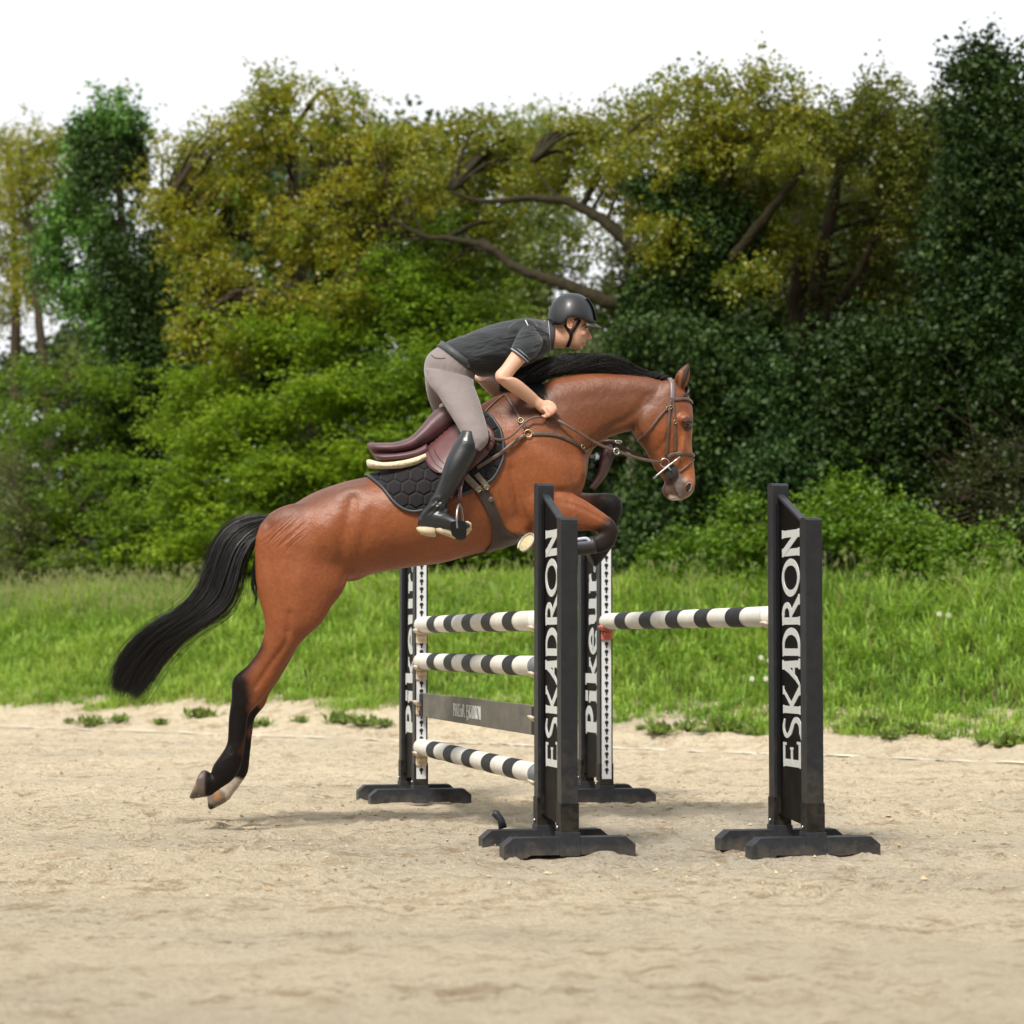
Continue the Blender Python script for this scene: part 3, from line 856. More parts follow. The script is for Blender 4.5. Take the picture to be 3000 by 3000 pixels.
# colour positions measured in the animal's own mid plane
k = V[:, 1] / YH
px = 1500 + F_PX * (V[:, 0] * 1.0) / (CO * YH + SI * (V[:, 2] - CAM_H)); py = 1500 - F_PX * (CO * (V[:, 2] - CAM_H) - SI * YH) / (CO * YH + SI * (V[:, 2] - CAM_H))
yo = V[:, 1] - YH
# muscle grooves cut into both sides of the animal
_n = np.empty(len(V) * 3, np.float32); me.vertices.foreach_get('normal', _n); _n = _n.reshape(-1, 3)
def pl_dist(pts):
    d = np.full(len(V), 1e9)
    P_ = cr(pts, 5)
    for (x0, y0), (x1, y1) in zip(P_[:-1], P_[1:]):
        dx, dy = x1 - x0, y1 - y0; t_ = np.clip(((px - x0) * dx + (py - y0) * dy) / (dx * dx + dy * dy + 1e-9), 0, 1)
        d = np.minimum(d, np.hypot(px - x0 - t_ * dx, py - y0 - t_ * dy))
    return d
_disp = np.zeros(len(V))
for pts_, dep, wid_ in (
    ([(1500, 1385), (1512, 1450), (1530, 1520), (1556, 1566)], -.012, 13), ([(1530, 1330), (1552, 1420), (1590, 1490)], -.006, 18), ([(1590, 1180), (1650, 1290), (1690, 1400)], -.006, 18),
    ([(1470, 1215), (1550, 1290), (1640, 1340)], -.005, 20), ([(1630, 1446), (1690, 1440), (1716, 1408)], -.014, 10), ([(1722, 1315), (1790, 1255), (1850, 1222), (1890, 1165)], -.008, 13),
    ([(1640, 1190), (1760, 1168), (1870, 1160)], -.004, 20), ([(1040, 1470), (1022, 1560), (1012, 1640), (1018, 1700)], -.013, 20), ([(1098, 1510), (1066, 1600), (1045, 1680)], -.006, 18),
    ([(900, 1500), (935, 1600), (985, 1670)], -.006, 26), ([(800, 1545), (798, 1640), (826, 1760), (850, 1850)], -.009, 14), ([(860, 1800), (850, 1880), (800, 1950), (760, 2010)], -.008, 9),
    ([(905, 1165), (1955, 1205), (1962, 1270), (1925, 1322)][1:], -.005, 7), ([(1300, 1600), (1200, 1625), (1110, 1640)], -.004, 16), ([(940, 1430), (1010, 1470), (1060, 1440)], .005, 18),
    ([(1660, 1480), (1720, 1505), (1775, 1535)], -.005, 6), ([(700, 2080), (692, 2140), (688, 2200)], -.004, 5), ([(1985, 1290), (1995, 1350), (1998, 1400)], -.003, 8), ([(1560, 1300), (1610, 1370), (1640, 1420)], .006, 26), ([(960, 1560), (900, 1680), (880, 1780)], .006, 30)):
    _disp += dep * np.exp(-(pl_dist(pts_) / wid_) ** 2)
_disp *= np.clip((np.abs(_n[:, 1]) - .15) * 2.5, 0, 1)
_disp += .0050 * np.clip((py - 1930) / 60, 0, 1) + .0030 * ((px > 1560) & (py > 1440) & (py < 1700) & (px < 1900)) * np.clip((px - 1660) / 60, 0, 1)
V = V + _n * _disp[:, None]; me.vertices.foreach_set('co', V.astype(np.float32).ravel()); me.update()
C = np.tile(np.array([0.235, 0.066, 0.020]), (len(V), 1))
def sm(x): x = np.clip(x, 0, 1); return x * x * (3 - 2 * x)
def patch_col(mask, c):
    global C
    C = C * (1 - mask[:, None]) + np.array(c) * mask[:, None]
def seg_mask(x0, y0, x1, y1, r, soft):
    dx, dy = x1 - x0, y1 - y0; L2 = dx * dx + dy * dy + 1e-9
    t = np.clip(((px - x0) * dx + (py - y0) * dy) / L2, 0, 1)
    d = np.hypot(px - x0 - t * dx, py - y0 - t * dy)
    return sm((r - d) / soft + .5)
nzv = vnoise(V[:, 0] * 6, V[:, 2] * 6 + V[:, 1] * 3, 1.0, 31)
patch_col(.55 * seg_mask(1690, 1330, 1300, 1500, 140, 160), (.30, .090, .028))
patch_col(.5 * seg_mask(860, 1600, 900, 1800, 90, 120), (.27, .080, .030))
patch_col(.75 * seg_mask(1420, 1200, 1560, 1175, 45, 80), (.060, .022, .012))     # dark withers
patch_col(.75 * seg_mask(1560, 1190, 1920, 1150, 60, 90), (.110, .040, .020))      # dark upper neck
patch_col(.55 * seg_mask(1640, 1260, 1850, 1230, 60, 90), (.135, .048, .020))
patch_col(.45 * seg_mask(1880, 1200, 1990, 1180, 40, 60), (.16, .052, .020))
patch_col(.75 * seg_mask(790, 1520, 1060, 1410, 30, 70), (.085, .036, .024))       # dark croup line
patch_col(.60 * seg_mask(775, 1850, 930, 1850, 26, 40) * (np.clip(nzv, -.2, .6) + .4), (.20, .055, .018))
# head
patch_col(.5 * seg_mask(2010, 1290, 2020, 1400, 34, 40), (.38, .13, .042))
patch_col(.6 * seg_mask(1880, 1290, 1925, 1370, 16, 40), (.09, .035, .018))
patch_col(.6 * seg_mask(1920, 1130, 1850, 1280, 14, 36), (.11, .04, .018))
patch_col(.85 * seg_mask(1955, 1430, 1990, 1425, 27, 26), (.085, .055, .046))
patch_col(.8 * seg_mask(1985, 1390, 1988, 1462, 9, 12), (.14, .12, .115))
patch_col(.75 * seg_mask(1990, 1462, 2028, 1444, 10, 14), (.22, .16, .14))
patch_col(.9 * seg_mask(1962, 1458, 1984, 1464, 6, 8), (.62, .55, .46))
patch_col(.7 * seg_mask(2015, 1243, 2015, 1243, 21, 14), (.075, .030, .016))
patch_col(.9 * seg_mask(2002, 1120, 2020, 1065, 6, 14) * (yo < 0), (.025, .014, .010))
patch_col(.75 * seg_mask(2022, 1062, 2014, 1070, 6, 8), (.02, .012, .010))
patch_col(.8 * seg_mask(1980, 1130, 1983, 1092, 3, 10), (.02, .012, .010))
# hind legs: black from the hock down, brown running down the front
bl = (.007, .005, .005)
back = np.maximum.reduce([seg_mask(757, 1895, 690, 2000, 28, 44), seg_mask(702, 2000, 712, 2070, 42, 46), seg_mask(700, 2085, 690, 2250, 60, 24), seg_mask(650, 2260, 615, 2310, 70, 14)])
front = np.where(yo < 0, seg_mask(860, 1950, 772, 2075, 32, 30), seg_mask(860, 1950, 790, 2055, 40, 16))
patch_col(back * (1 - .93 * front), bl)
fr2 = np.where(yo < 0, seg_mask(775, 2045, 716, 2200, 8, 16) * .35, seg_mask(790, 2055, 735, 2150, 16, 20) * .7)
patch_col(fr2 * sm((2260 - py) / 60), (.14, .04, .016))
# white pastern of the far hind
patch_col((yo > 0) * seg_mask(690, 2292, 655, 2330, 30, 12) * sm((py - 2262 - (px - 640) * .30) / 12), (.46, .38, .31))
# hooves
patch_col((yo < 0) * sm((612 - px) / 8 + .5) * (py > 2230), (.115, .085, .070))
patch_col((yo < 0) * seg_mask(596, 2263, 560, 2335, 6, 10) * (px < 616) * (nzv > -.2), (.34, .27, .17))
patch_col((yo > 0) * seg_mask(612, 2330, 640, 2350, 26, 10) * (px < 652), (.20, .165, .135))
patch_col((yo > 0) * seg_mask(628, 2325, 630, 2340, 9, 8) * (px < 645), (.40, .20, .08))
# forelegs
nearf = yo < -.02
patch_col(nearf * seg_mask(1800, 1545, 1770, 1570, 32, 34) * (py > 1480), (.022, .013, .010))
patch_col(nearf * (px > 1560) * (py > 1564) * (px < 1830) * sm((px - 1596) / 10 + .5) * sm((py - 1566 - np.clip((1700 - px) * .3, 0, 60)) / 10), (.020, .014, .012))
patch_col(nearf * (px < 1600) * (px > 1495) * (py > 1565) * seg_mask(1540, 1592, 1580, 1592, 42, 8), (.12, .09, .07))
farf = (yo > .02) & (px > 1690) & (py > 1430)
patch_col(farf * sm((px - 1700) / 60), (.040, .020, .014))
patch_col(farf * seg_mask(1806, 1480, 1760, 1640, 44, 30), (.014, .011, .012))
C *= (1 + .12 * np.clip(nzv, -1, 1))[:, None]
C *= np.array([.92, .93, .92])
patch_col(.7 * seg_mask(2004, 1088, 2021, 1062, 12, 10), (.035, .016, .010))
set_col(me, C)
wr = sm(1.25 - np.hypot((px - 838) / 75, (py - 1560) / 62)) * (yo < 0)      # skin folds on the rump
set_f(me, wr, 'fold')
dg_ = sm(1.2 - np.hypot((px - 1480) / 70, (py - 1480) / 80)) * (yo < 0) + sm(1.2 - np.hypot((px - 1050) / 45, (py - 1600) / 75)) * (yo < 0) * .7
set_f(me, np.clip(dg_, 0, 1), 'fold2')
# coat material
M_coat = mat('bay_coat', attr='col', rough=0.47, spec=0.42, noise=(46, .15, 9))
n = M_coat.node_tree.nodes; l = M_coat.node_tree.links; b = n['Principled BSDF']
def tex_bump(prev, attr_name, rot, scale, dist):
    t = n.new('ShaderNodeTexCoord'); mp0 = n.new('ShaderNodeMapping'); mp0.inputs['Rotation'].default_value = (0, rot, 0); mp_ = n.new('ShaderNodeMapping'); mp_.inputs['Scale'].default_value = scale
    l.new(t.outputs['Object'], mp0.inputs['Vector']); l.new(mp0.outputs[0], mp_.inputs['Vector'])
    z = n.new('ShaderNodeTexNoise'); z.inputs['Scale'].default_value = 1; z.inputs['Detail'].default_value = 3; l.new(mp_.outputs[0], z.inputs['Vector'])
    bp = n.new('ShaderNodeBump'); bp.inputs['Distance'].default_value = dist; l.new(z.outputs['Fac'], bp.inputs['Height'])
    if attr_name:
        a = n.new('ShaderNodeAttribute'); a.attribute_name = attr_name; l.new(a.outputs['Fac'], bp.inputs['Strength'])
    else: bp.inputs['Strength'].default_value = .25
    if prev: l.new(prev, bp.inputs['Normal'])
    return bp.outputs[0]
_bw = n.new('ShaderNodeRGBToBW'); _at = n.new('ShaderNodeAttribute'); _at.attribute_name = 'col'; l.new(_at.outputs['Color'], _bw.inputs[0])
_mr = n.new('ShaderNodeMapRange'); _mr.inputs['From Min'].default_value = .005; _mr.inputs['From Max'].default_value = .07; _mr.inputs['To Min'].default_value = .16; _mr.inputs['To Max'].default_value = .44
l.new(_bw.outputs[0], _mr.inputs['Value']); l.new(_mr.outputs[0], b.inputs['Specular IOR Level'])
p_ = tex_bump(None, None, .3, (16, 16, 16), .022)
p_ = tex_bump(p_, None, .3, (170, 170, 55), .007)
p_ = tex_bump(p_, 'fold', .75, (5, 3, 60), .020)
p_ = tex_bump(p_, 'fold2', .25, (46, 3, 5), .014)
l.new(p_, b.inputs['Normal'])

hroot = empty('horse', tuple(W(1250, 1500, YH)))
tag(hroot, 'bay horse with black mane and tail jumping over the striped poles, hind legs trailing', 'horse')
hinv = Matrix.Translation(-Vector(hroot.location))
def hchild(name, me_, m_):
    me_.transform(hinv); return obj_mesh(name, me_, m_, hroot)
bvh_v = [Vector(v) for v in V]
HB = BVHTree.FromPolygons(bvh_v, [list(p.vertices) for p in me.polygons])
hchild('body', me, M_coat)

M_hair = mat('black_hair', (.014, .013, .014), 0.42, spec=.5)
M_eye = mat('dark_eye', (.012, .008, .006), 0.06, spec=.8)
def cast(px_, py_, off=0.0, bvh=None, maxY=None):
    """point on the near side of the horse seen at photo px; near silhouette falls back to the nearest surface"""
    o = Vector((0, 0, CAM_H)); d = Vector(ray(px_, py_))
    h = (bvh or HB).ray_cast(o, d)
    if h[0] is None:
        p = Vector(W(px_, py_, YH - .02)); h = (bvh or HB).find_nearest(p)
        nn = (p - h[0]); 
        nrm = h[1]
        return np.array(h[0] + nrm * off), np.array(nrm), False
    nrm = h[1] if h[1].dot(d) < 0 else -h[1]
    return np.array(h[0] + nrm * off), np.array(nrm), True
e_ = MB()
p, nn, _ = cast(2014, 1245)
e_.ellipsoid(p + np.array([0, .010, 0]), [[.017, 0, 0], [0, .016, 0], [0, 0, .020]])
e_.build('eye', M_eye, hroot, inv=hinv); e_ = MB()
p2 = p.copy(); p2[1] = 2 * YH - p2[1]
e_.ellipsoid(p2 - np.array([0, .010, 0]), [[.017, 0, 0], [0, .016, 0], [0, 0, .020]])
e_.build('eye', M_eye, hroot, inv=hinv)
# eyelids
e_ = MB()
for up in (1, -1):
    pts = []
    for a in np.linspace(200, 340, 9) if up < 0 else np.linspace(20, 160, 9):
        q, nq, _ = cast(2014 + 13 * math.cos(math.radians(a)), 1245 - 14 * math.sin(math.radians(a)), .003); pts.append(q)
    e_.tube(pts, [.002, .004, .005, .006, .006, .006, .005, .004, .002], 8)
e_.build('eyelid', mat('eyelid_skin', (.05, .022, .014), .55), hroot, inv=hinv)
# nostril
e_ = MB()
for sgn in (1,):
    p, nn, _ = cast(2017, 1428)
    uu = np.array([.35, 0, .9]); uu /= np.linalg.norm(uu); uu -= nn * np.dot(uu, nn); uu /= np.linalg.norm(uu); vv = np.cross(nn, uu)
    e_.ellipsoid(p - nn * .002, [uu * .023, vv * .0125, nn * .005])
e_.build('nostril', mat('nostril_dark', (.012, .004, .005), .7), hroot, inv=hinv)
e_ = MB()
pts = [p + nn * .003 + uu * .026 * math.cos(a) + vv * .015 * math.sin(a) for a in np.linspace(-2.6, 1.6, 14)]
e_.tube(pts, [.002] + [.0045] * 12 + [.002], 8)
e_.build('nostril_rim', mat('nostril_skin', (.20, .15, .13), .6), hroot, inv=hinv)
# mouth line
e_ = MB(); pts = [cast(x_, y_, .000)[0] for x_, y_ in ((1962, 1404), (1972, 1420), (1978, 1436), (1984, 1450), (1992, 1458))]
e_.tube(cr(pts, 4), .0028, 6); e_.build('mouth', mat('mouth_dark', (.02, .014, .012), .7), hroot, inv=hinv)
# inner ear
e_ = MB()
pts = cr([cast(x_, y_, .0015)[0] for x_, y_ in ((2000, 1135), (2002, 1115), (2007, 1098), (2013, 1083), (2018, 1072))], 4)
e_.tube(pts, np.interp(np.linspace(0, 1, len(pts)), [0, .3, .6, 1], [.006, .013, .010, .003]), 8, flat=.35)
e_.build('inner_ear', mat('ear_hair', (.035, .018, .012), .8), hroot, inv=hinv)
# horseshoe and sole of the lifted near fore hoof
c1, nr, u_, v_ = hA
so = MB(); a = np.arange(24) * 2 * math.pi / 24
so.rings([c1 + nr * z_ + u_ * .052 * r_ * np.cos(a)[:, None] + v_ * .045 * r_ * np.sin(a)[:, None] for z_, r_ in ((-.004, 1.0), (.003, 1.0), (.006, .9))])
so.build('sole', mat('packed_sand', (.50, .43, .26), .95, noise=(60, .25), bump=(90, .8, .004)), hroot, inv=hinv)
sh = MB(); pts = [c1 + nr * .006 + u_ * .056 * math.cos(q) + v_ * .048 * math.sin(q) for q in np.linspace(math.radians(-150), math.radians(150), 28)]
sh.tube(pts, .0085, 8, flat=.55)
sh.build('horseshoe', mat('worn_shoe', (.42, .38, .33), .5, metal=.4, noise=(60, .3)), hroot, inv=hinv)
# tendon boots on both forelegs
def boot_ring(path, r, name, mtl, flat=1.0):
    m_ = MB(); m_.tube(path, r, 18, flat=flat); return m_.build(name, mtl, hroot, inv=hinv)
M_tb = mat('black_tendon_boot', (.022, .022, .024), .5, noise=(20, .3))
boot_ring(cr([W(x_, y_, YH - .152) for x_, y_ in ((1745, 1596), (1715, 1600), (1680, 1602), (1645, 1603), (1628, 1603))], 3), .046, 'tendon_boot', M_tb)
lb = MB(); lb.tube(cr([W(x_, y_, YH - .185) for x_, y_ in ((1728, 1588), (1718, 1578), (1690, 1581), (1650, 1586))], 3), .012, 8, flat=.8)
lb.build('boot_lining', mat('pale_blue_lining', (.42, .46, .60), .6), hroot, inv=hinv)
boot_ring(cr([W(x_, y_, YH + .15) for x_, y_ in ((1795, 1538), (1790, 1560), (1783, 1582), (1770, 1598))], 3), [.036] * 10, 'tendon_boot', M_tb)

# ---------------- hair strands
def strands(name, paths, r, material, parent, taper=True, seg=3):
    """paths (N,K,3)"""
    P = np.asarray(paths); N, K, _ = P.shape
    T = np.gradient(P, axis=1); T /= np.linalg.norm(T, axis=2)[..., None] + 1e-12
    up = np.array([0.0, 1.0, 0.15]); U = np.cross(T, up); U /= np.linalg.norm(U, axis=2)[..., None] + 1e-12
    B = np.cross(T, U)
    tt = np.linspace(0, 1, K)
    rr = (r if np.isscalar(r) else np.asarray(r)[:, None]) * ((1 - .75 * tt ** 3)[None, :] if taper else 1)
    rings = []
    for a in np.arange(seg) * 2 * math.pi / seg:
        rings.append(P + rr[..., None] * (math.cos(a) * U + math.sin(a) * B))
    Vv = np.stack(rings, 2).reshape(-1, 3)
    i = np.arange(N)[:, None, None] * K * seg + np.arange(K - 1)[None, :, None] * seg
    s0 = np.arange(seg)[None, None, :]; s1 = (s0 + 1) % seg
    q = np.stack([i + s0, i + s1, i + seg + s1, i + seg + s0], -1).reshape(-1, 4)
    me_ = bpy.data.meshes.new(name)
    me_.vertices.add(len(Vv)); me_.vertices.foreach_set('co', Vv.astype(np.float32).ravel())
    me_.loops.add(q.size); me_.loops.foreach_set('vertex_index', q.astype(np.int32).ravel())
    me_.polygons.add(len(q)); me_.polygons.foreach_set('loop_start', np.arange(len(q), dtype=np.int32) * 4)
    me_.polygons.foreach_set('loop_total', np.full(len(q), 4, np.int32)); me_.polygons.foreach_set('use_smooth', np.ones(len(q), bool))
    me_.update(calc_edges=True)
    me_.transform(hinv) if parent is hroot else None
    return obj_mesh(name, me_, material, parent)
def between(A, B, u, K):
    """blend of two px curves resampled to K"""
    return A[None] * (1 - u[:, None, None]) + B[None] * u[:, None, None]
def rs(pts, K):
    P = cr(pts, 8); d = np.r_[0, np.cumsum(np.linalg.norm(np.diff(P, axis=0), axis=1))]
    t = np.linspace(0, d[-1], K)
    return np.stack([np.interp(t, d, P[:, j]) for j in range(P.shape[1])], -1)
def px_paths(Ppx, Yp):
    N, K, _ = Ppx.shape; out = np.empty((N, K, 3))
    v = (1500 - Ppx[..., 1]) / F_PX; u = (Ppx[..., 0] - 1500) / F_PX
    kk = Yp / (CO - SI * v)
    out[..., 0] = kk * u; out[..., 1] = Yp; out[..., 2] = CAM_H + kk * (SI + CO * v)
    return out
K = 22
TA = rs([(790, 1513), (755, 1512), (705, 1522), (660, 1550), (632, 1590), (612, 1640), (596, 1700), (565, 1752), (510, 1800), (450, 1832), (395, 1880), (352, 1942), (333, 2000), (332, 2022)], K)
TB = rs([(776, 1540), (768, 1560), (738, 1592), (710, 1650), (700, 1698), (690, 1735), (658, 1788), (590, 1832), (540, 1868), (486, 1922), (450, 1972), (420, 2018), (402, 2046)], K)
N = 5200
u = rng.beta(.9, .9, N)
lat = rng.normal(0, 1, N)
tt = np.linspace(0, 1, K)
wid = .028 + .055 * np.sin(np.pi * np.clip(tt * 1.05, 0, 1)) ** .8
P = between(TA, TB, u, K)
P += np.stack([vnoise(tt[None] * 9 + rng.uniform(0, 60, N)[:, None], tt[None] * 3, 1.0, 41), vnoise(tt[None] * 9 + rng.uniform(0, 60, N)[:, None], tt[None] * 4 + 9, 1.0, 42)], -1) * (9 * tt)[None, :, None] + rng.normal(0, 9, (N, 1, 2)) * tt[None, :, None] ** 1.5
# uneven ends
cut = 1 - np.abs(rng.normal(0, .085, N)).clip(0, .5)
idx = cut[:, None] * np.arange(K)[None]
i0 = np.clip(idx.astype(int), 0, K - 2); fr = (idx - i0)[..., None]
P = np.take_along_axis(P, i0[..., None].repeat(2, -1), 1) * (1 - fr) + np.take_along_axis(P, (i0 + 1)[..., None].repeat(2, -1), 1) * fr
Yp = YH + np.clip(lat, -2, 2)[:, None] * wid[None]
tail_paths = px_paths(P, Yp)
# hanging inner curtain of the tail and flyaway hairs
K2 = K
TC = rs([(776, 1545), (768, 1580), (752, 1620), (740, 1680), (738, 1730), (748, 1770), (700, 1800)], K)
TD = rs([(780, 1545), (776, 1570), (758, 1610), (752, 1660), (752, 1700), (756, 1740), (768, 1790)], K)
n2 = 160; u2 = rng.random(n2)
Pc = between(TC, TD, u2, K) + np.cumsum(rng.normal(0, .9, (n2, K, 2)), axis=1) * .6
cut = rng.uniform(.45, 1.0, n2); idx = cut[:, None] * np.arange(K)[None]; i0 = np.clip(idx.astype(int), 0, K - 2); fr = (idx - i0)[..., None]
Pc = np.take_along_axis(Pc, i0[..., None].repeat(2, -1), 1) * (1 - fr) + np.take_along_axis(Pc, (i0 + 1)[..., None].repeat(2, -1), 1) * fr
pc = px_paths(Pc, YH - .10 * rng.random(n2)[:, None] * np.ones(K))
n3 = 420; u3 = rng.uniform(-.12, 1.2, n3)
Pf = between(TA, TB, u3, K) + np.cumsum(rng.normal(0, 1.0, (n3, K, 2)), axis=1) * np.linspace(0, 1.6, K)[None, :, None] + (rng.normal(0, 20, (n3, 1, 2)) * tt[None, :, None])
pf = px_paths(Pf, YH + rng.normal(0, .06, n3)[:, None] * np.ones(K))
allp = np.concatenate([tail_paths, pc, pf]); rr = np.concatenate([rng.uniform(.0007, .0019, N), np.full(n2, .0011), np.full(n3, .0008)])
tail = strands('tail', allp, rr, M_hair, hroot)
# dock core so the tail is full
tcore = MB()
cor = []
for i, t_ in enumerate(np.linspace(0, .80, 14)):
    A_ = TA[int(t_ * (K - 1))]; B_ = TB[int(t_ * (K - 1))]
    A2 = A_ * .70 + B_ * .30; B2 = A_ * .30 + B_ * .70
    cor.append((A2[0], A2[1], B2[0], B2[1], .016 + .03 * math.sin(math.pi * min(t_ * 1.05, 1)), 0))
loft(tcore, cor, YH, seg=16, m=3)
tcore.build('tail_dock', M_hair, hroot, inv=hinv)

# mane
MR = rs([(1498, 1148), (1535, 1135), (1575, 1122), (1620, 1106), (1690, 1094), (1765, 1092), (1850, 1099), (1915, 1106)], 60)        # roots on the crest
def base_x(t_): return float(np.interp(t_, np.linspace(0, 1, 60), MR[:, 0]))
def mane_strand(t_, up):
    r0 = np.array([np.interp(t_, np.linspace(0, 1, 60), MR[:, j]) for j in (0, 1)])
    # hair lifts and streams back along the crest
    L_ = min(150 + 60 * math.sin(t_ * 9) * .3, max(12, (base_x(t_) - 1478) * .95))
    base = r0
    hi = np.interp(base[0], [1500, 1580, 1640, 1712, 1790, 1850, 1900, 1930], [1100, 1068, 1050, 1038, 1044, 1060, 1074, 1088])
    p1 = base + np.array([-6, -(base[1] - hi) * .55 * up])
    p2 = base + np.array([-40, -(base[1] - hi) * .95 * up])
    x3 = base[0] - L_ * .62; h3 = np.interp(x3, [1440, 1500, 1580, 1640, 1712, 1790, 1850, 1900], [1120, 1100, 1068, 1050, 1038, 1044, 1064, 1084])
    m3 = np.interp(x3, MR[:, 0], MR[:, 1])
    p3 = np.array([x3, m3 - (m3 - h3) * (.35 + .6 * up)])
    x4 = base[0] - L_; h4 = np.interp(x4, [1400, 1500, 1580, 1640, 1712, 1790, 1850, 1900], [1150, 1100, 1072, 1055, 1045, 1050, 1070, 1088]); m4 = np.interp(x4, MR[:, 0], MR[:, 1])
    p4 = np.array([x4, m4 - (m4 - h4) * (.2 + .55 * up)])
    return [base, p1, p2, p3, p4]
mp_l = []
for i in range(3400):
    t_ = rng.random(); up = rng.beta(1.1, 1.0) * 1.12
    q = rs(mane_strand(t_, up), 14) + np.cumsum(rng.normal(0, .8, (14, 2)), axis=0) + rng.normal(0, 4, 2) * np.linspace(0, 1, 14)[:, None] ** 2
    yy = YH + np.linspace(rng.uniform(-.012, .012), rng.normal(0, .035), 14)
    mp_l.append(px_paths(q[None], yy[None])[0])
# lock falling on the near side of the neck base, in front of the rider's hand
for i in range(520):
    t_ = rng.random() ** 1.3; x0 = 1505 + 90 * t_
    r0 = np.array([x0, np.interp(x0, MR[:, 0], MR[:, 1]) + rng.uniform(-14, 2)])
    end = np.array([1535 + 68 * rng.random() + 10 * t_, 1138 + 42 * rng.random()])
    q = rs([r0, (r0 + end) / 2 + np.array([-8, -3]), end], 14) + np.cumsum(rng.normal(0, .5, (14, 2)), axis=0)
    pts = [cast(a_, b_, .004 + .012 * rng.random())[0] for a_, b_ in q[::3]] 
    mp_l.append(rs(np.array(pts), 14))
strands('mane', np.array(mp_l), rng.uniform(.0008, .0020, len(mp_l)), M_hair, hroot)
# braids towards the poll and forelock
br = MB()
for x_, y_, r_ in ((1905, 1098, 10), (1920, 1099, 12), (1934, 1104, 9), (1946, 1108, 8), (1952, 1108, 9), (1962, 1112, 8)):
    blob(br, x_, y_, r_ * 1.1, r_, .022, YH, rng.uniform(-.01, .01), rot=.4)
    blob(br, x_ + 4, y_ + 6, r_, r_ * .8, .03, YH, rng.uniform(-.01, .01), rot=.4)
br.build('braid', mat('matt_black_hair', (.010, .009, .010), .8, spec=.15, bump=(120, 1, .01)), hroot, inv=hinv)
fl = []
for i in range(260):
    o_ = rng.random()
    q = rs([(1992, 1128 + 6 * o_), (2010, 1128 + 10 * o_), (2018 - 6 * o_, 1145 + 10 * o_), (2008 - 24 * o_, 1160 + 8 * rng.random())], 14) + np.cumsum(rng.normal(0, .4, (14, 2)), axis=0)
    fl.append(px_paths(q[None], (YH - .07 * rng.random() * np.linspace(.2, 1, 14))[None])[0])
strands('forelock', np.array(fl), .0022, M_hair, hroot)
# ------------------------------------------------------------------ tack
M_lea = mat('burgundy_leather', (.090, .036, .042), .50, noise=(14, .25), bump=(180, .10, .002), spec=.55)
M_lea2 = mat('burgundy_leather_flap', (.110, .042, .042), .42, noise=(14, .22), bump=(180, .12, .002), spec=.5)
M_brn = mat('brown_strap_leather', (.095, .055, .040), .45, noise=(30, .3), spec=.5)
M_dkb = mat('dark_girth_leather', (.042, .028, .024), .42, noise=(10, .3), bump=(120, .1, .002))
M_brass = mat('brass', (.38, .29, .17), .35, metal=1.0)
M_fleece = mat('sheepskin', (.72, .61, .42), .95, noise=(40, .2), bump=(140, 1.0, .010), sheen=.5)
def finish(root, loc): root.location = loc
def grp(name, label, cat, loc):
    r = empty(name, tuple(loc)); tag(r, label, cat)
    return r, Matrix.Translation(-Vector(loc))

def ribbon(mb, pts, nrm, width, thick):
    P = np.asarray(pts); n = len(P); N_ = np.asarray(nrm)
    T = np.gradient(P, axis=0); T /= np.linalg.norm(T, axis=1)[:, None] + 1e-12
    B = np.cross(T, N_); B /= np.linalg.norm(B, axis=1)[:, None] + 1e-12
    N2 = np.cross(B, T)
    wd = np.full(n, width) if np.isscalar(width) else np.asarray(width)
    R = []
    for i in range(n):
        b = B[i] * wd[i] / 2; t = N2[i] * thick / 2
        R.append([P[i] - b - t * .4, P[i] - b * .8 - t, P[i] + b * .8 - t, P[i] + b - t * .4, P[i] + b + t * .4, P[i] + b * .8 + t, P[i] - b * .8 + t, P[i] - b + t * .4])
    mb.rings(R)
def on_path(pts, off, m=6, bvh=None):
    """pts: (px,py) lies on the horse; (px,py,Y) free in the air"""
    full = []
    for p in pts:
        if len(p) == 2:
            q, nn, hit = cast(p[0], p[1], off, bvh); full.append((p[0], p[1], q[1]))
        else: full.append(p)
    A = cr(full, m); air = [len(p) == 3 for p in pts]
    P, N_ = [], []
    for i, a in enumerate(A):
        s_ = min(i // m, len(pts) - 2)
        if i % m == 0 and i // m < len(pts): isair = air[i // m]
        else: isair = air[s_] or air[s_ + 1]
        if isair:
            P.append(W(*a)); N_.append(np.array([0, -1.0, 0]))
        else:
            q, nn, h = cast(a[0], a[1], off, bvh); P.append(q); N_.append(nn)
    P = np.array(P); N_ = np.array(N_)
    for _ in range(2):
        P[1:-1] = P[1:-1] * .5 + (P[:-2] + P[2:]) * .25
        N_[1:-1] = N_[1:-1] * .5 + (N_[:-2] + N_[2:]) * .25
    return P, N_
def strap(name, pts, width, parent, inv, material=None, off=.006, thick=.006, m=6, bvh=None):
    P, N_ = on_path(pts, off, m, bvh)
    b = MB(); ribbon(b, P, N_, width, thick)
    return b.build(name, material or M_brn, parent, inv=inv)
def ring(name, c, nrm, r, t, material, parent, inv, ry=None):
    nrm = np.array(nrm, float); nrm /= np.linalg.norm(nrm)
    u_ = np.cross(nrm, [0, 0, 1]); u_ /= np.linalg.norm(u_); v_ = np.cross(nrm, u_)
    b = MB(); A = np.linspace(0, 2 * math.pi, 21)
    b.tube([np.array(c) + u_ * r * math.cos(a) + v_ * (ry or r) * math.sin(a) for a in A], t, 8)
    return b.build(name, material, parent, inv=inv)
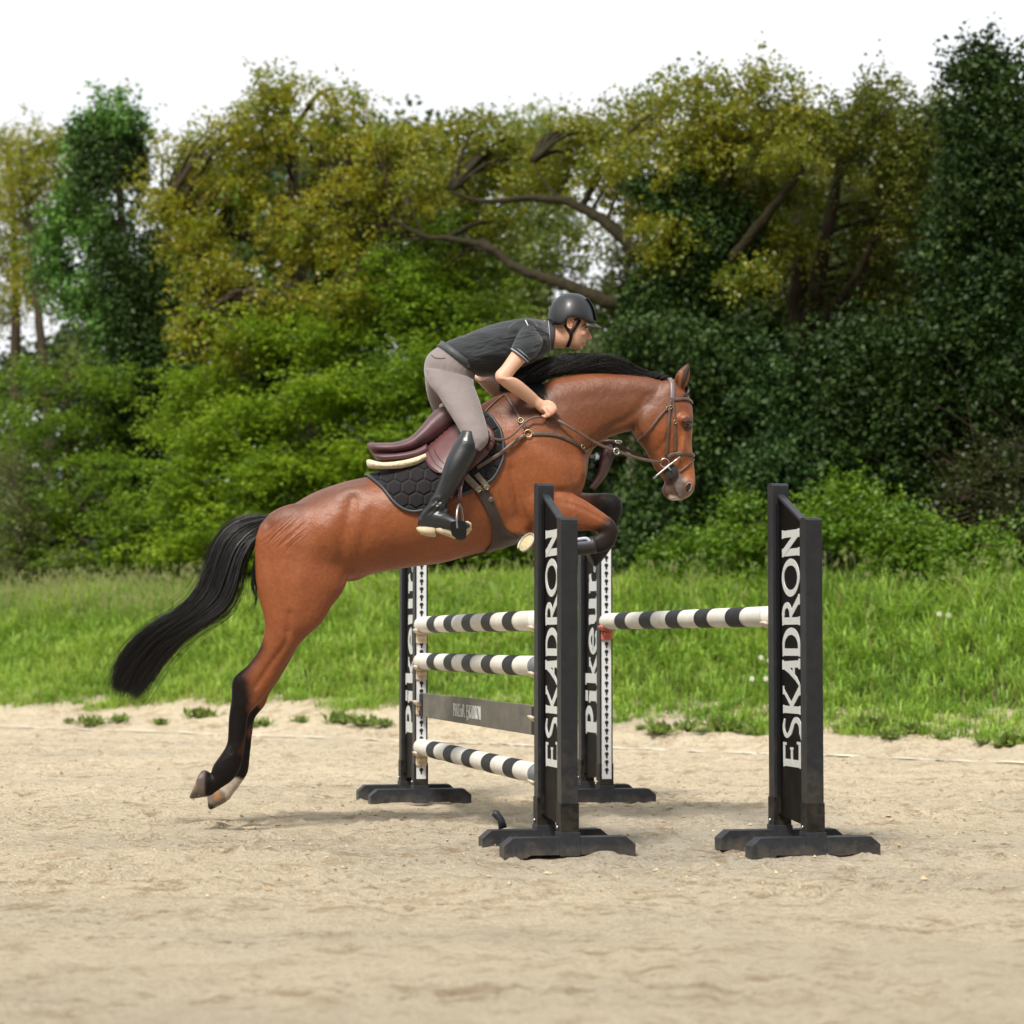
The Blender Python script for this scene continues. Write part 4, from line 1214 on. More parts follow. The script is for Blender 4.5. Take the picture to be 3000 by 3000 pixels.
def patch(mb, A, B, nu, nv, off, thick, bvh=None, mirror=True, bulge=0):
    """sheet over the horse's side between two px polylines A and B"""
    A = rs(A, nu); B = rs(B, nu)
    Pn = np.empty((nu, nv, 3)); Nn = np.empty((nu, nv, 3))
    for i in range(nu):
        for j in range(nv):
            t = j / (nv - 1); q = A[i] * (1 - t) + B[i] * t
            p, nn, h = cast(q[0], q[1], 0, bvh)
            Pn[i, j] = p; Nn[i, j] = nn
    for _ in range(4):
        Nn[1:-1, 1:-1] = (Nn[:-2, 1:-1] + Nn[2:, 1:-1] + Nn[1:-1, :-2] + Nn[1:-1, 2:]) / 4
        Nn /= np.linalg.norm(Nn, axis=2)[..., None] + 1e-9
    for s_ in ((1, -1) if mirror else (1,)):
        P0 = Pn.copy(); N0 = Nn.copy()
        if s_ < 0: P0[..., 1] = 2 * YH - P0[..., 1]; N0[..., 1] *= -1
        lo = P0 + N0 * off; hi = P0 + N0 * (off + thick)
        V_ = np.concatenate([lo.reshape(-1, 3), hi.reshape(-1, 3)]); n_ = nu * nv; Fc = []
        for i in range(nu - 1):
            for j in range(nv - 1):
                a = i * nv + j
                Fc.append([a, a + 1, a + nv + 1, a + nv]); Fc.append([n_ + a, n_ + a + nv, n_ + a + nv + 1, n_ + a + 1])
        bd = [j for j in range(nv)] + [i * nv + nv - 1 for i in range(1, nu)] + [(nu - 1) * nv + j for j in range(nv - 2, -1, -1)] + [i * nv for i in range(nu - 2, 0, -1)]
        for k_ in range(len(bd)):
            a, b_ = bd[k_], bd[(k_ + 1) % len(bd)]
            Fc.append([a, n_ + a, n_ + b_, b_])
        mb.add(V_, Fc)
    return Pn, Nn

# --- quilted saddle pad
M_pad = mat('black_quilted_cloth', (.016, .014, .016), .85, sheen=.1, spec=.12)
n = M_pad.node_tree.nodes; l = M_pad.node_tree.links; b = n['Principled BSDF']
# honeycomb quilting from two offset brick lattices of cells (hexagonal voronoi with no randomness)
t = n.new('ShaderNodeTexCoord'); mp_ = n.new('ShaderNodeMapping'); mp_.inputs['Rotation'].default_value = (math.pi / 2, 0, 0); mp_.inputs['Scale'].default_value = (13, 13, 13)
sep = n.new('ShaderNodeSeparateXYZ'); l.new(t.outputs['Object'], sep.inputs[0])
def mth(op, a, b2=None):
    x = n.new('ShaderNodeMath'); x.operation = op
    for i, q in enumerate((a, b2)):
        if q is None: continue
        if isinstance(q, (int, float)): x.inputs[i].default_value = q
        else: l.new(q, x.inputs[i])
    return x.outputs[0]
sx = mth('MULTIPLY', sep.outputs['X'], 12.5); sz_ = mth('MULTIPLY', sep.outputs['Z'], 12.5 )
def hexd(ox, oz):
    # distance metric to hexagon lattice point
    fx = mth('SUBTRACT', mth('FRACT', mth('ADD', sx, 50 + ox)), .5)
    fz = mth('MULTIPLY', mth('SUBTRACT', mth('FRACT', mth('ADD', mth('DIVIDE', sz_, 1.732), 50 + oz)), .5), 1.732)
    ax, az = mth('ABSOLUTE', fx), mth('ABSOLUTE', fz)
    return mth('MAXIMUM', ax, mth('ADD', mth('MULTIPLY', ax, .5), mth('MULTIPLY', az, .866)))
hx = mth('MINIMUM', hexd(0, 0), hexd(.5, .5))
mr = n.new('ShaderNodeMapRange'); mr.interpolation_type = 'SMOOTHSTEP'; mr.inputs['From Min'].default_value = .36; mr.inputs['From Max'].default_value = .50; mr.inputs['To Min'].default_value = 1; mr.inputs['To Max'].default_value = 0
l.new(hx, mr.inputs['Value'])
bp = n.new('ShaderNodeBump'); bp.inputs['Distance'].default_value = .012; bp.inputs['Strength'].default_value = 1.0
l.new(mr.outputs[0], bp.inputs['Height']); l.new(bp.outputs[0], b.inputs['Normal'])
rr_, pinv = grp('saddle_pad', 'black hexagon quilted saddle pad between the saddle and the horse', 'saddle pad', W(1270, 1400, YH))
pb = MB()
PA = [(1069, 1386), (1110, 1372), (1170, 1362), (1235, 1330), (1310, 1272), (1375, 1222), (1405, 1200), (1424, 1214)]
PB = [(1073, 1390), (1104, 1412), (1140, 1450), (1172, 1484), (1205, 1500), (1330, 1462), (1415, 1425), (1452, 1390)]
# pad as fan of columns: upper line to lower line, front edge rounded
UA = [(1069, 1384), (1150, 1366), (1235, 1328), (1310, 1268), (1370, 1222), (1415, 1212), (1452, 1240), (1474, 1290), (1474, 1330)]
UB = [(1071, 1392), (1118, 1428), (1160, 1476), (1200, 1497), (1240, 1494), (1300, 1468), (1370, 1442), (1440, 1405), (1473, 1345)]
patch(pb, UA, UB, 40, 18, .004, .012)
pb.build('quilted_cloth', M_pad, rr_, inv=pinv)
PADV = None
edge = rs(UB, 60)
pe = MB()
for s_ in (1, -1):
    pts = []
    for q in list(edge) + [(1474, 1300), (1466, 1262), (1444, 1228), (1418, 1210)]:
        p, nn, h = cast(q[0], q[1], .012); p = p.copy()
        if s_ < 0: p[1] = 2 * YH - p[1]
        pts.append(p)
    pe.tube(pts, .0085, 8)
pe.build('piping', mat('black_piping', (.03, .036, .04), .5), rr_, inv=pinv)

# --- saddle
sr, sinv = grp('saddle', 'burgundy leather jumping saddle under the rider, with sheepskin lining', 'saddle', W(1250, 1290, YH))
sb = MB()
seat = [(1076, 1301, 1082, 1322, .10), (1092, 1298, 1098, 1336, .15), (1130, 1299, 1132, 1338, .175), (1165, 1296, 1170, 1338, .175), (1205, 1280, 1215, 1330, .16), (1238, 1245, 1256, 1312, .135), (1262, 1214, 1290, 1290, .12), (1285, 1196, 1325, 1262, .115), (1312, 1190, 1350, 1235, .115), (1332, 1196, 1358, 1222, .09)]
loft(sb, seat, YH, seg=30, m=4, e=2.3)
me_ = remesh(sb, 'seat', .006, 4); me_.transform(sinv); obj_mesh('seat', me_, M_lea, sr)
# skirt flap of the seat (small) and panels
for k_, sg in enumerate((-1, 1)):
    q = MB()
    loft(q, [(1092, 1328, 1096, 1340, .02, sg * .13), (1112, 1330, 1114, 1352, .045, sg * .15), (1165, 1328, 1168, 1350, .05, sg * .155), (1215, 1318, 1222, 1342, .045, sg * .155), (1250, 1300, 1258, 1330, .03, sg * .15)], YH, 16, 4)
    q.build('panel', M_lea, sr, inv=sinv)
    q = MB()
    loft(q, [(1073, 1350, 1076, 1366, .02, sg * .10), (1082, 1346, 1086, 1372, .035, sg * .145), (1120, 1354, 1122, 1374, .035, sg * .17), (1170, 1350, 1173, 1372, .035, sg * .185), (1215, 1340, 1220, 1361, .035, sg * .20), (1247, 1328, 1252, 1344, .02, sg * .205)], YH, 16, 4)
    q.build('sheepskin', M_fleece, sr, inv=sinv)
q = MB(); blob(q, 1300, 1192, 14, 12, .06, YH); q.build('sheepskin', M_fleece, sr, inv=sinv)
fb = MB()
FA = [(1236, 1290), (1240, 1320), (1250, 1352), (1264, 1378), (1284, 1391), (1310, 1392)]
FBB = [(1400, 1235), (1432, 1262), (1442, 1300), (1430, 1330), (1400, 1360), (1372, 1384)]
Pn, Nn = patch(fb, FA, FBB, 24, 20, .020, .012)
fb.build('flap', M_lea2, sr, smooth=True, inv=sinv)
sk = MB(); patch(sk, [(1258, 1245), (1235, 1284), (1252, 1290)], [(1330, 1225), (1318, 1262), (1290, 1280)], 10, 10, .040, .010)
sk.build('skirt', M_lea, sr, inv=sinv)
for s_ in (1, -1):
    kb = MB(); pts = []
    for x_, y_ in ((1412, 1250), (1434, 1275), (1438, 1300), (1428, 1322)):
        p, nn, h = cast(x_, y_, .038); p = p.copy()
        if s_ < 0: p[1] = 2 * YH - p[1]
        pts.append(p)
    kb.tube(cr(pts, 4), [.010] + [.017] * 11 + [.010], 10)
    kb.build('knee_block', M_lea2, sr, inv=sinv)
# stitched seams on the flap
sm_ = MB()
for pl in ([(1262, 1300), (1266, 1335), (1280, 1365), (1300, 1382)], [(1280, 1296), (1282, 1330), (1292, 1352), (1306, 1366)], [(1240, 1300), (1246, 1340), (1262, 1370), (1288, 1388)]):
    sm_.tube(cr([cast(a_, b_, .0335)[0] for a_, b_ in pl], 5), .0016, 5)
sm_.build('stitching', mat('dark_stitching', (.03, .012, .012), .6), sr, inv=sinv)
# girth: straps and broad stud guard
gr_, ginv = grp('girth', 'dark brown leather girth with wide belly guard around the horse', 'girth', W(1430, 1520, YH))
gb = MB()
patch(gb, [(1391, 1440), (1412, 1474), (1432, 1515), (1442, 1556), (1438, 1590), (1420, 1613), (1385, 1638), (1363, 1650)], [(1427, 1430), (1447, 1470), (1462, 1505), (1478, 1540), (1498, 1562), (1520, 1574), (1505, 1588), (1450, 1605)], 36, 8, .006, .008)
gb.build('belly_guard', M_dkb, gr_, inv=ginv)
for a_, b_, wd in (((1362, 1396), (1406, 1440), .036), ((1394, 1390), (1428, 1432), .030)):
    strap('billet', [a_, ((a_[0] + b_[0]) / 2, (a_[1] + b_[1]) / 2), b_], wd, gr_, ginv, mat('grey_brown_webbing', (.13, .105, .080), .6, noise=(60, .3)), off=.024)
gs = MB(); p, nn, h = cast(1436, 1463, .016); gs.ellipsoid(p, [[.016, 0, 0], [0, .004, 0], [0, 0, .016]], 16, 6); gs.build('stud', mat('dull_stud', (.06, .055, .04), .5), gr_, inv=ginv)
for x_, y_ in ((1400, 1434), (1422, 1428)):
    p, nn, h = cast(x_, y_, .026); ring('buckle', p, nn, .012, .0025, M_brass, gr_, ginv)

# --- breastplate
br_, binv = grp('breastplate', 'brown leather breastplate with brass rings across the horse shoulder', 'breastplate', W(1548, 1271, YH))
strap('strap', [(1396, 1373), (1430, 1352), (1465, 1330), (1500, 1303), (1538, 1277)], .020, br_, binv, off=.020)
strap('strap', [(1558, 1272), (1600, 1272), (1640, 1278), (1675, 1292), (1700, 1308), (1714, 1328)], .022, br_, binv)
strap('strap', [(1544, 1262), (1534, 1245), (1526, 1233), (1512, 1205), (1495, 1178), (1480, 1156)], .018, br_, binv)
strap('strap', [(1480, 1157), (1455, 1175), (1430, 1198), (1414, 1218)], .012, br_, binv)
for (x_, y_, r_) in ((1548, 1272, .020), (1526, 1234, .014), (1497, 1306, .010), (1703, 1309, .011)):
    p, nn, h = cast(x_, y_, .012); ring('ring', p, nn, r_, .0035, M_brass, br_, binv)
# hanging chest flap in front of the chest
fm = MB()
ctr = [(1772, 1302, 1790, 1302, .030), (1762, 1318, 1801, 1322, .036), (1756, 1350, 1795, 1352, .036), (1750, 1385, 1780, 1388, .030), (1738, 1410, 1762, 1414, .022), (1724, 1430, 1742, 1436, .012)]
R = []
for r_ in cr(ctr, 4):
    R.append([W(r_[0], r_[1], YH - .10), W((r_[0] * .5 + r_[2] * .5), r_[1], YH - .10 - r_[4]), W(r_[2], r_[3], YH - .10), W((r_[0] * .5 + r_[2] * .5) + 1, r_[1], YH - .10 - r_[4] + .008)])
fm.rings(R)
fm.build('chest_flap', mat('dark_plum_leather', (.05, .026, .028), .35, noise=(9, .3)), br_, inv=binv)

# --- bridle
bd, dinv = grp('bridle', 'brown leather bridle with steel bit and reins on the horse head', 'bridle', W(1960, 1280, YH))
strap('headpiece', [(1962, 1112), (1969, 1125), (1970, 1145), (1969, 1170)], .024, bd, dinv, mat('grey_brown_leather', (.15, .12, .12), .4), off=.007)
strap('cheek_strap', [(1966, 1172), (1963, 1197), (1958, 1240), (1955, 1285), (1952, 1336)], .0155, bd, dinv, off=.008)
strap('cheek_strap', [(1970, 1170), (1974, 1200), (1976, 1236), (1978, 1285), (1977, 1324)], .0145, bd, dinv)
strap('throat_lash', [(1966, 1178), (1954, 1196), (1925, 1230), (1900, 1262), (1878, 1284), (1866, 1296)], .013, bd, dinv)
strap('browband', [(1970, 1171), (1990, 1170), (2006, 1169), (2020, 1174), (2030, 1184)], .018, bd, dinv)
strap('noseband', [(1956, 1340), (1968, 1333), (1985, 1329), (2005, 1329), (2022, 1331), (2036, 1338)], .022, bd, dinv, off=.008)
strap('flash_strap', [(2036, 1344), (2020, 1358), (2005, 1372), (1990, 1382)], .010, bd, dinv)
for (x_, y_) in ((1954, 1197), (1977, 1237), (1965, 1193)):
    p, nn, h = cast(x_, y_, .012); ring('buckle', p, nn, .0085, .0022, M_brass, bd, dinv)
p, nn, h = cast(1948, 1355, .014); ring('bit_ring', p, (0, -1, 0), .0235, .0032, M_steel, bd, dinv)
p, nn, h = cast(1965, 1380, .012)
rb = MB(); 
for q0, q1, r_ in ((0, .006, .040),): 
    rb.tube([p + np.array([0, 0, 0]), p + np.array([0, -.002, 0]), p + np.array([0, -q1, 0]), p + np.array([0, -q1 - .002, 0])], [r_ - .002, r_, r_, r_ - .003], 28)
rb.build('bit_guard', mat('black_rubber', (.018, .018, .018), .6), bd, inv=dinv)
bb = MB(); y0 = p[1] - .018
pts = [W(1914, 1402, y0), W(1925, 1392, y0), W(1953, 1369, y0), W(1976, 1351, y0), W(1992, 1338, y0)]
bb.tube(pts, [.0065, .0040, .0055, .0040, .0060], 10); bb.build('bit_cheek', M_steel, bd, inv=dinv)
bb = MB(); bb.tube([W(1955, 1366, y0), W(1966, 1378, y0 + .004)], .0045, 8); bb.build('bit_mouthpiece', M_steel, bd, inv=dinv)
# reins
yh = YH - .175
strap('rein', [(1610, 1222, yh), (1650, 1240, YH - .20), (1700, 1270, YH - .20), (1750, 1300, YH - .17), (1806, 1322, YH - .15), (1860, 1340, YH - .13), (1910, 1351, YH - .12), (1938, 1354, YH - .10)], .016, bd, dinv, off=.012)
strap('rein', [(1604, 1222, yh), (1585, 1222, YH - .22), (1560, 1224, YH - .23), (1535, 1240, YH - .245), (1512, 1265, YH - .27), (1482, 1286, YH - .30), (1448, 1286, YH - .315), (1428, 1270, YH - .315)], .012, bd, dinv, off=.012)
strap('rein', [(1630, 1150, YH + .16), (1700, 1255, YH + .20), (1760, 1296, YH + .17), (1800, 1300, YH + .14), (1850, 1325, YH + .12), (1930, 1352, YH + .10)], .014, bd, dinv)
strap('martingale_strap', [(1716, 1326), (1738, 1305), (1770, 1292, YH - .14), (1800, 1291, YH - .14), (1820, 1296, YH - .14)], .010, bd, dinv)
ring('martingale_ring', W(1806, 1322, YH - .155), (0.5, -1, 0), .016, .0035, M_steel, bd, dinv)
ring('martingale_ring', W(1812, 1294, YH - .14), (0.2, -1, 0.2), .018, .0028, M_steel, bd, dinv, ry=.007)

# ------------------------------------------------------------------ rider
YR = YH
M_skin = mat('skin', attr='col', rough=.48, spec=.35, noise=(60, .04))
M_skin.node_tree.nodes['Principled BSDF'].inputs['Subsurface Weight'].default_value = .08
M_skin.node_tree.nodes['Principled BSDF'].inputs['Subsurface Radius'].default_value = (.02, .008, .004)
pr_, pinv2 = grp('person', 'rider in black helmet, dark polo shirt and grey breeches, crouching forward over the horse neck', 'person', W(1330, 1090, YR))
rbm = MB()
hd = [(1694, 1026, 1680, 1022, .010), (1704, 1018, 1668, 1018, .030), (1709, 1009, 1655, 1012, .046), (1711, 1003, 1645, 1004, .054), (1714, 996, 1637, 996, .060), (1718, 985, 1629, 985, .066), (1721, 974, 1622, 974, .070), (1722, 963, 1616, 963, .072),
      (1726, 952, 1611, 950, .073), (1727, 935, 1609, 930, .074), (1722, 912, 1614, 908, .070), (1706, 892, 1628, 890, .055), (1685, 880, 1648, 880, .030)]
loft(rbm, hd, YR, seg=28, m=4, e=2.1)
nose = [(1722, 958, 1712, 960, .008), (1727, 970, 1712, 972, .010), (1733, 984, 1712, 986, .013), (1735, 991, 1712, 994, .016), (1726, 996, 1710, 998, .011)]
loft(rbm, nose, YR, seg=12, m=3)
blob(rbm, 1711, 1003, 6, 3.2, .017, YR); blob(rbm, 1709, 1010, 6, 3.6, .016, YR); blob(rbm, 1699, 1020, 9, 7, .018, YR)
for sg in (-1, 1):
    blob(rbm, 1708, 976, 10, 10, .016, YR, sg * .042)      # cheekbone
    blob(rbm, 1719, 954, 8, 4, .022, YR, sg * .030)      # brow
neck = [(1592, 938, 1604, 1012, .058), (1612, 942, 1622, 1019, .058), (1632, 948, 1646, 1020, .056), (1652, 955, 1668, 1020, .054), (1668, 960, 1680, 1018, .045)]
loft(rbm, neck, YR, seg=22, m=4)
# torso, hips, legs under the clothes
loft(rbm, [(1292, 1018, 1385, 1080, .13), (1330, 1002, 1400, 1092, .135), (1370, 990, 1445, 1090, .145), (1435, 964, 1505, 1072, .155), (1503, 950, 1555, 1052, .165), (1556, 946, 1594, 1028, .15), (1592, 950, 1606, 1012, .09)], YR, seg=24, m=3)
loft(rbm, [(1289, 1020, 1384, 1078, .13), (1262, 1042, 1382, 1100, .15), (1252, 1075, 1380, 1120, .15), (1256, 1110, 1376, 1138, .14)], YR, seg=22, m=3)
loft(rbm, [(1256, 1085, 1380, 1112, .075, -.09), (1275, 1125, 1382, 1135, .075, -.14), (1300, 1160, 1396, 1170, .072, -.20), (1322, 1205, 1412, 1220, .066, -.26), (1352, 1250, 1423, 1266, .058, -.31), (1366, 1285, 1418, 1300, .052, -.345),
           (1345, 1320, 1392, 1335, .046, -.355), (1318, 1380, 1366, 1390, .044, -.365), (1290, 1440, 1330, 1448, .038, -.365), (1262, 1490, 1300, 1490, .034, -.365), (1240, 1520, 1275, 1530, .030, -.365)], YR, seg=20, m=3)
loft(rbm, [(1256, 1085, 1350, 1108, .07, .10), (1262, 1140, 1340, 1150, .07, .16), (1272, 1190, 1350, 1200, .066, .23), (1300, 1240, 1375, 1250, .06, .29), (1335, 1285, 1395, 1295, .052, .335), (1320, 1340, 1370, 1350, .044, .355), (1290, 1440, 1330, 1448, .036, .36), (1250, 1515, 1285, 1525, .03, .36)], YR, seg=18, m=3)
# arms
loft(rbm, [(1535, 965, 1575, 1005, .045, -.17), (1512, 1010, 1556, 1046, .046, -.215), (1492, 1040, 1534, 1066, .044, -.245), (1470, 1072, 1508, 1094, .038, -.275), (1452, 1092, 1492, 1118, .035, -.295), (1452, 1112, 1496, 1110, .034, -.30),
           (1466, 1126, 1508, 1106, .036, -.29), (1492, 1146, 1526, 1116, .036, -.27), (1522, 1166, 1550, 1136, .031, -.24), (1548, 1184, 1570, 1154, .026, -.21), (1562, 1192, 1581, 1165, .024, -.195), (1574, 1200, 1592, 1172, .025, -.19)], YR, seg=20, m=4)
loft(rbm, [(1520, 975, 1570, 1015, .045, .17), (1470, 1040, 1510, 1070, .042, .23), (1420, 1085, 1460, 1110, .038, .27), (1386, 1100, 1420, 1138, .036, .28), (1405, 1126, 1438, 1102, .036, .26), (1440, 1158, 1478, 1118, .033, .22), (1500, 1180, 1520, 1150, .026, .17), (1560, 1196, 1575, 1168, .025, .15), (1590, 1205, 1602, 1178, .030, .14)], YR, seg=18, m=4)
# near hand: palm and curled fingers holding the rein
loft(rbm, [(1572, 1200, 1590, 1172, .022, -.19), (1584, 1209, 1604, 1176, .026, -.187), (1598, 1215, 1617, 1184, .027, -.185), (1608, 1214, 1624, 1192, .022, -.183)], YR, seg=18, m=4)
fingers = [
    [(1612, 1184, -.205), (1624, 1191, -.215), (1628, 1201, -.218), (1621, 1208, -.214), (1611, 1207, -.207)],
    [(1607, 1188, -.214), (1619, 1197, -.226), (1622, 1207, -.228), (1614, 1214, -.222), (1604, 1211, -.212)],
    [(1600, 1193, -.218), (1611, 1203, -.230), (1613, 1213, -.231), (1605, 1219, -.224), (1596, 1214, -.214)],
    [(1592, 1197, -.216), (1602, 1209, -.226), (1603, 1218, -.226), (1596, 1222, -.218), (1588, 1216, -.210)]]
for k_, f_ in enumerate(fingers):
    pts = cr([W(a_, b_, YR + c_) for a_, b_, c_ in f_], 4)
    rbm.tube(pts, np.interp(np.linspace(0, 1, len(pts)), [0, .3, 1], [.0098, .0092, .0075]) * (1, 1.02, .98, .86)[k_], 10)
pts = cr([W(a_, b_, YR + c_) for a_, b_, c_ in ((1592, 1180, -.180), (1606, 1178, -.188), (1620, 1184, -.196), (1629, 1194, -.200))], 4)
rbm.tube(pts, np.interp(np.linspace(0, 1, len(pts)), [0, .5, 1], [.013, .011, .008]), 10)
for k_, f_ in enumerate(fingers):     # far hand
    pts = cr([W(a_ + 4, b_ - 2, YR + .10 + .03 * (c_ + .22) / .02) for a_, b_, c_ in f_], 4)
    rbm.tube(pts, .0092, 8)
me_r = remesh(rbm, 'body', .0045, 3, .4)
Vr = verts_of(me_r)
pxr = np.array([PX(v) for v in Vr])
C = np.tile(np.array([.60, .35, .245]), (len(Vr), 1))
px, py = pxr[:, 0], pxr[:, 1]; yo = Vr[:, 1] - YR
patch_col(.45 * seg_mask(1727, 975, 1731, 992, 8, 12), (.60, .22, .16))
patch_col(.75 * seg_mask(1706, 1006, 1716, 1006, 4, 5), (.42, .15, .12))
patch_col(.8 * seg_mask(1706, 1005.5, 1716, 1005, .8, 2.5), (.14, .05, .04))
patch_col(.35 * seg_mask(1660, 1018, 1700, 1022, 8, 14), (.34, .19, .13))       # shaved beard shade
patch_col(.25 * seg_mask(1700, 998, 1712, 1014, 8, 10), (.40, .24, .17))
patch_col(.40 * seg_mask(1612, 1190, 1622, 1212, 14, 20), (.62, .26, .19))
patch_col(.40 * seg_mask(1458, 1108, 1465, 1112, 10, 16), (.60, .27, .20))
patch_col(.45 * (px > 1612) * seg_mask(1640, 940, 1640, 975, 14, 8) * (py < 962), (.10, .06, .04))
set_col(me_r, C)
me_r.transform(pinv2); obj_mesh('body', me_r, M_skin, pr_)
RB = BVHTree.FromPolygons([Vector(v) for v in Vr], [list(p.vertices) for p in me_r.polygons])
def rcast(a, b, off=.0): return cast(a, b, off, RB)
# ear
ea = MB(); ec = W(1671, 946, YR - .078)
ea.tube([ec + np.array([.016 * math.cos(q) * 1.0, -.006, .030 * math.sin(q)]) for q in np.linspace(.2, 5.2, 16)], [.004] + [.0055] * 14 + [.005], 8)
ea.ellipsoid(ec, [[.015, 0, 0], [0, .008, 0], [-.004, 0, .027]], 14, 10)
Vv = np.vstack(ea.v); me_e = ea.mesh('ear'); set_col(me_e, np.tile([.58, .29, .21], (len(Vv), 1))); me_e.transform(pinv2); obj_mesh('ear', me_e, M_skin, pr_)
# eye, brow
ey = MB(); p, nn, h = rcast(1713.5, 960, .0005)
ey.ellipsoid(p, [nn * .004, np.array([.0075, 0, -.001]), np.array([0, 0, .0042])], 14, 8); ey.build('eye', mat('rider_eye', (.05, .035, .03), .15), pr_, inv=pinv2)
ey = MB(); ey.tube([rcast(a_, b_, .002)[0] for a_, b_ in ((1703, 954), (1709, 952), (1716, 952.5), (1722, 955))], [.0012, .0028, .003, .0015], 6)
ey.build('eyebrow', mat('brown_hair', (.06, .035, .02), .7), pr_, inv=pinv2)
ey = MB(); ey.tube([rcast(a_, b_, .001)[0] for a_, b_ in ((1704, 958), (1710, 956.4), (1716, 957), (1719, 960))], .0016, 6)
ey.build('eyelid', mat('lid_skin', (.24, .11, .075), .6), pr_, inv=pinv2)
ey = MB(); p, nn, h = rcast(1724, 994, -.001); ey.ellipsoid(p, [np.array([.0035, 0, 0]), np.array([0, .003, 0]), np.array([0, 0, .0018])], 10, 6)
ey.build('nostril', mat('rider_nostril', (.10, .03, .025), .7), pr_, inv=pinv2)
# short hair visible under the helmet
hh_ = MB(); loft(hh_, [(1622, 935, 1616, 956, .072), (1640, 935, 1636, 962, .0745), (1655, 935, 1652, 960, .0765), (1700, 925, 1698, 950, .0745)], YR, 20, 3)
hh_.build('hair', mat('short_brown_hair', (.045, .028, .018), .8, bump=(300, .6, .003)), pr_, inv=pinv2)

# polo shirt
M_shirt = mat('charcoal_polo_cloth', (.017, .020, .024), .75, noise=(9, .15), bump=(260, .12, .001), sheen=.25, spec=.3)
sb_ = MB()
loft(sb_, [(1290, 1012, 1390, 1086, .145), (1320, 997, 1402, 1102, .152), (1363, 981, 1443, 1102, .158), (1400, 966, 1480, 1096, .165), (1435, 953, 1512, 1086, .172), (1503, 938, 1562, 1064, .186), (1540, 934, 1586, 1048, .18), (1572, 936, 1602, 1036, .155), (1592, 940, 1611, 1028, .11), (1602, 944, 1615, 1024, .085)], YR, 30, 4, 2.15)
for sg in (-1, 1):
    loft(sb_, [(1548, 944, 1592, 1000, .062, sg * .135), (1532, 955, 1585, 1022, .066, sg * .175), (1514, 985, 1572, 1042, .064, sg * .212), (1502, 1008, 1556, 1054, .060, sg * .232), (1496, 1024, 1546, 1064, .057, sg * .243)], YR, 24, 4)
blob(sb_, 1530, 975, 50, 40, .05, YR, -.15, rot=.5)
me_s = remesh(sb_, 'polo_shirt', .005, 5, .5)
M_shirt2 = M_shirt
nn_ = M_shirt.node_tree.nodes; ll = M_shirt.node_tree.links
t = nn_.new('ShaderNodeTexCoord'); mp_ = nn_.new('ShaderNodeMapping'); mp_.inputs['Rotation'].default_value = (0, .45, 0); mp_.inputs['Scale'].default_value = (5, 4, 14)
z = nn_.new('ShaderNodeTexNoise'); z.inputs['Scale'].default_value = 1; z.inputs['Detail'].default_value = 2; z.inputs['Distortion'].default_value = .8
bp = nn_.new('ShaderNodeBump'); bp.inputs['Distance'].default_value = .045; bp.inputs['Strength'].default_value = .8
ll.new(t.outputs['Object'], mp_.inputs[0]); ll.new(mp_.outputs[0], z.inputs['Vector']); ll.new(z.outputs['Fac'], bp.inputs['Height'])
old = [q for q in nn_ if q.type == 'BUMP' and q != bp][0]; ll.new(bp.outputs[0], old.inputs['Normal'])
SBV = BVHTree.FromPolygons([Vector(v) for v in verts_of(me_s)], [list(p.vertices) for p in me_s.polygons])
me_s.transform(pinv2); obj_mesh('polo_shirt', me_s, M_shirt, pr_)
M_trim = mat('pale_blue_trim', (.36, .40, .50), .6)
# sleeve piping
def loop_around(sec, Yo, r, m_, name, grow=1.02):
    a = np.linspace(0, 2 * math.pi, 33); Y = YR + Yo
    p = W(sec[0], sec[1], Y); q = W(sec[2], sec[3], Y); c = (p + q) / 2; u_ = (p - q) / 2 * grow
    b_ = MB(); b_.tube([c + u_ * math.cos(x) + np.array([0, sec[4] * grow, 0]) * math.sin(x) for x in a], r, 6); return b_.build(name, m_, pr_, inv=pinv2)
loop_around((1497, 1022, 1547, 1061, .055), -.243, .0030, M_trim, 'sleeve_piping', .99)
loop_around((1502, 1013, 1553, 1055, .057), -.236, .0020, M_trim, 'sleeve_piping', .99)
# collar standing round the neck
cb = MB()
loft(cb, [(1596, 936, 1604, 1032, .082), (1606, 940, 1613, 1028, .078), (1622, 948, 1622, 1024, .068), (1630, 952, 1622, 1021, .062)], YR, 28, 4)
me_c = remesh(cb, 'collar', .005, 2); me_c.transform(pinv2); obj_mesh('collar', me_c, mat('grey_purple_collar', (.055, .048, .058), .7), pr_)
loop_around((1606, 941, 1613, 1027, .079), 0, .0022, M_trim, 'collar_piping', 1.01)
p1 = [cast(a_, b_, .003, SBV)[0] for a_, b_ in ((1539, 939), (1543, 947), (1547, 956))]
b_ = MB(); b_.tube(p1, .003, 6); b_.build('shoulder_mark', mat('white_print', (.6, .6, .6), .6), pr_, inv=pinv2)
b_ = MB(); b_.tube([W(1593, 1030, YR - .02), W(1592, 1040, YR - .02), W(1593, 1047, YR - .02)], .0035, 6); b_.build('zip_tag', mat('orange_tag', (.45, .14, .05), .6), pr_, inv=pinv2)

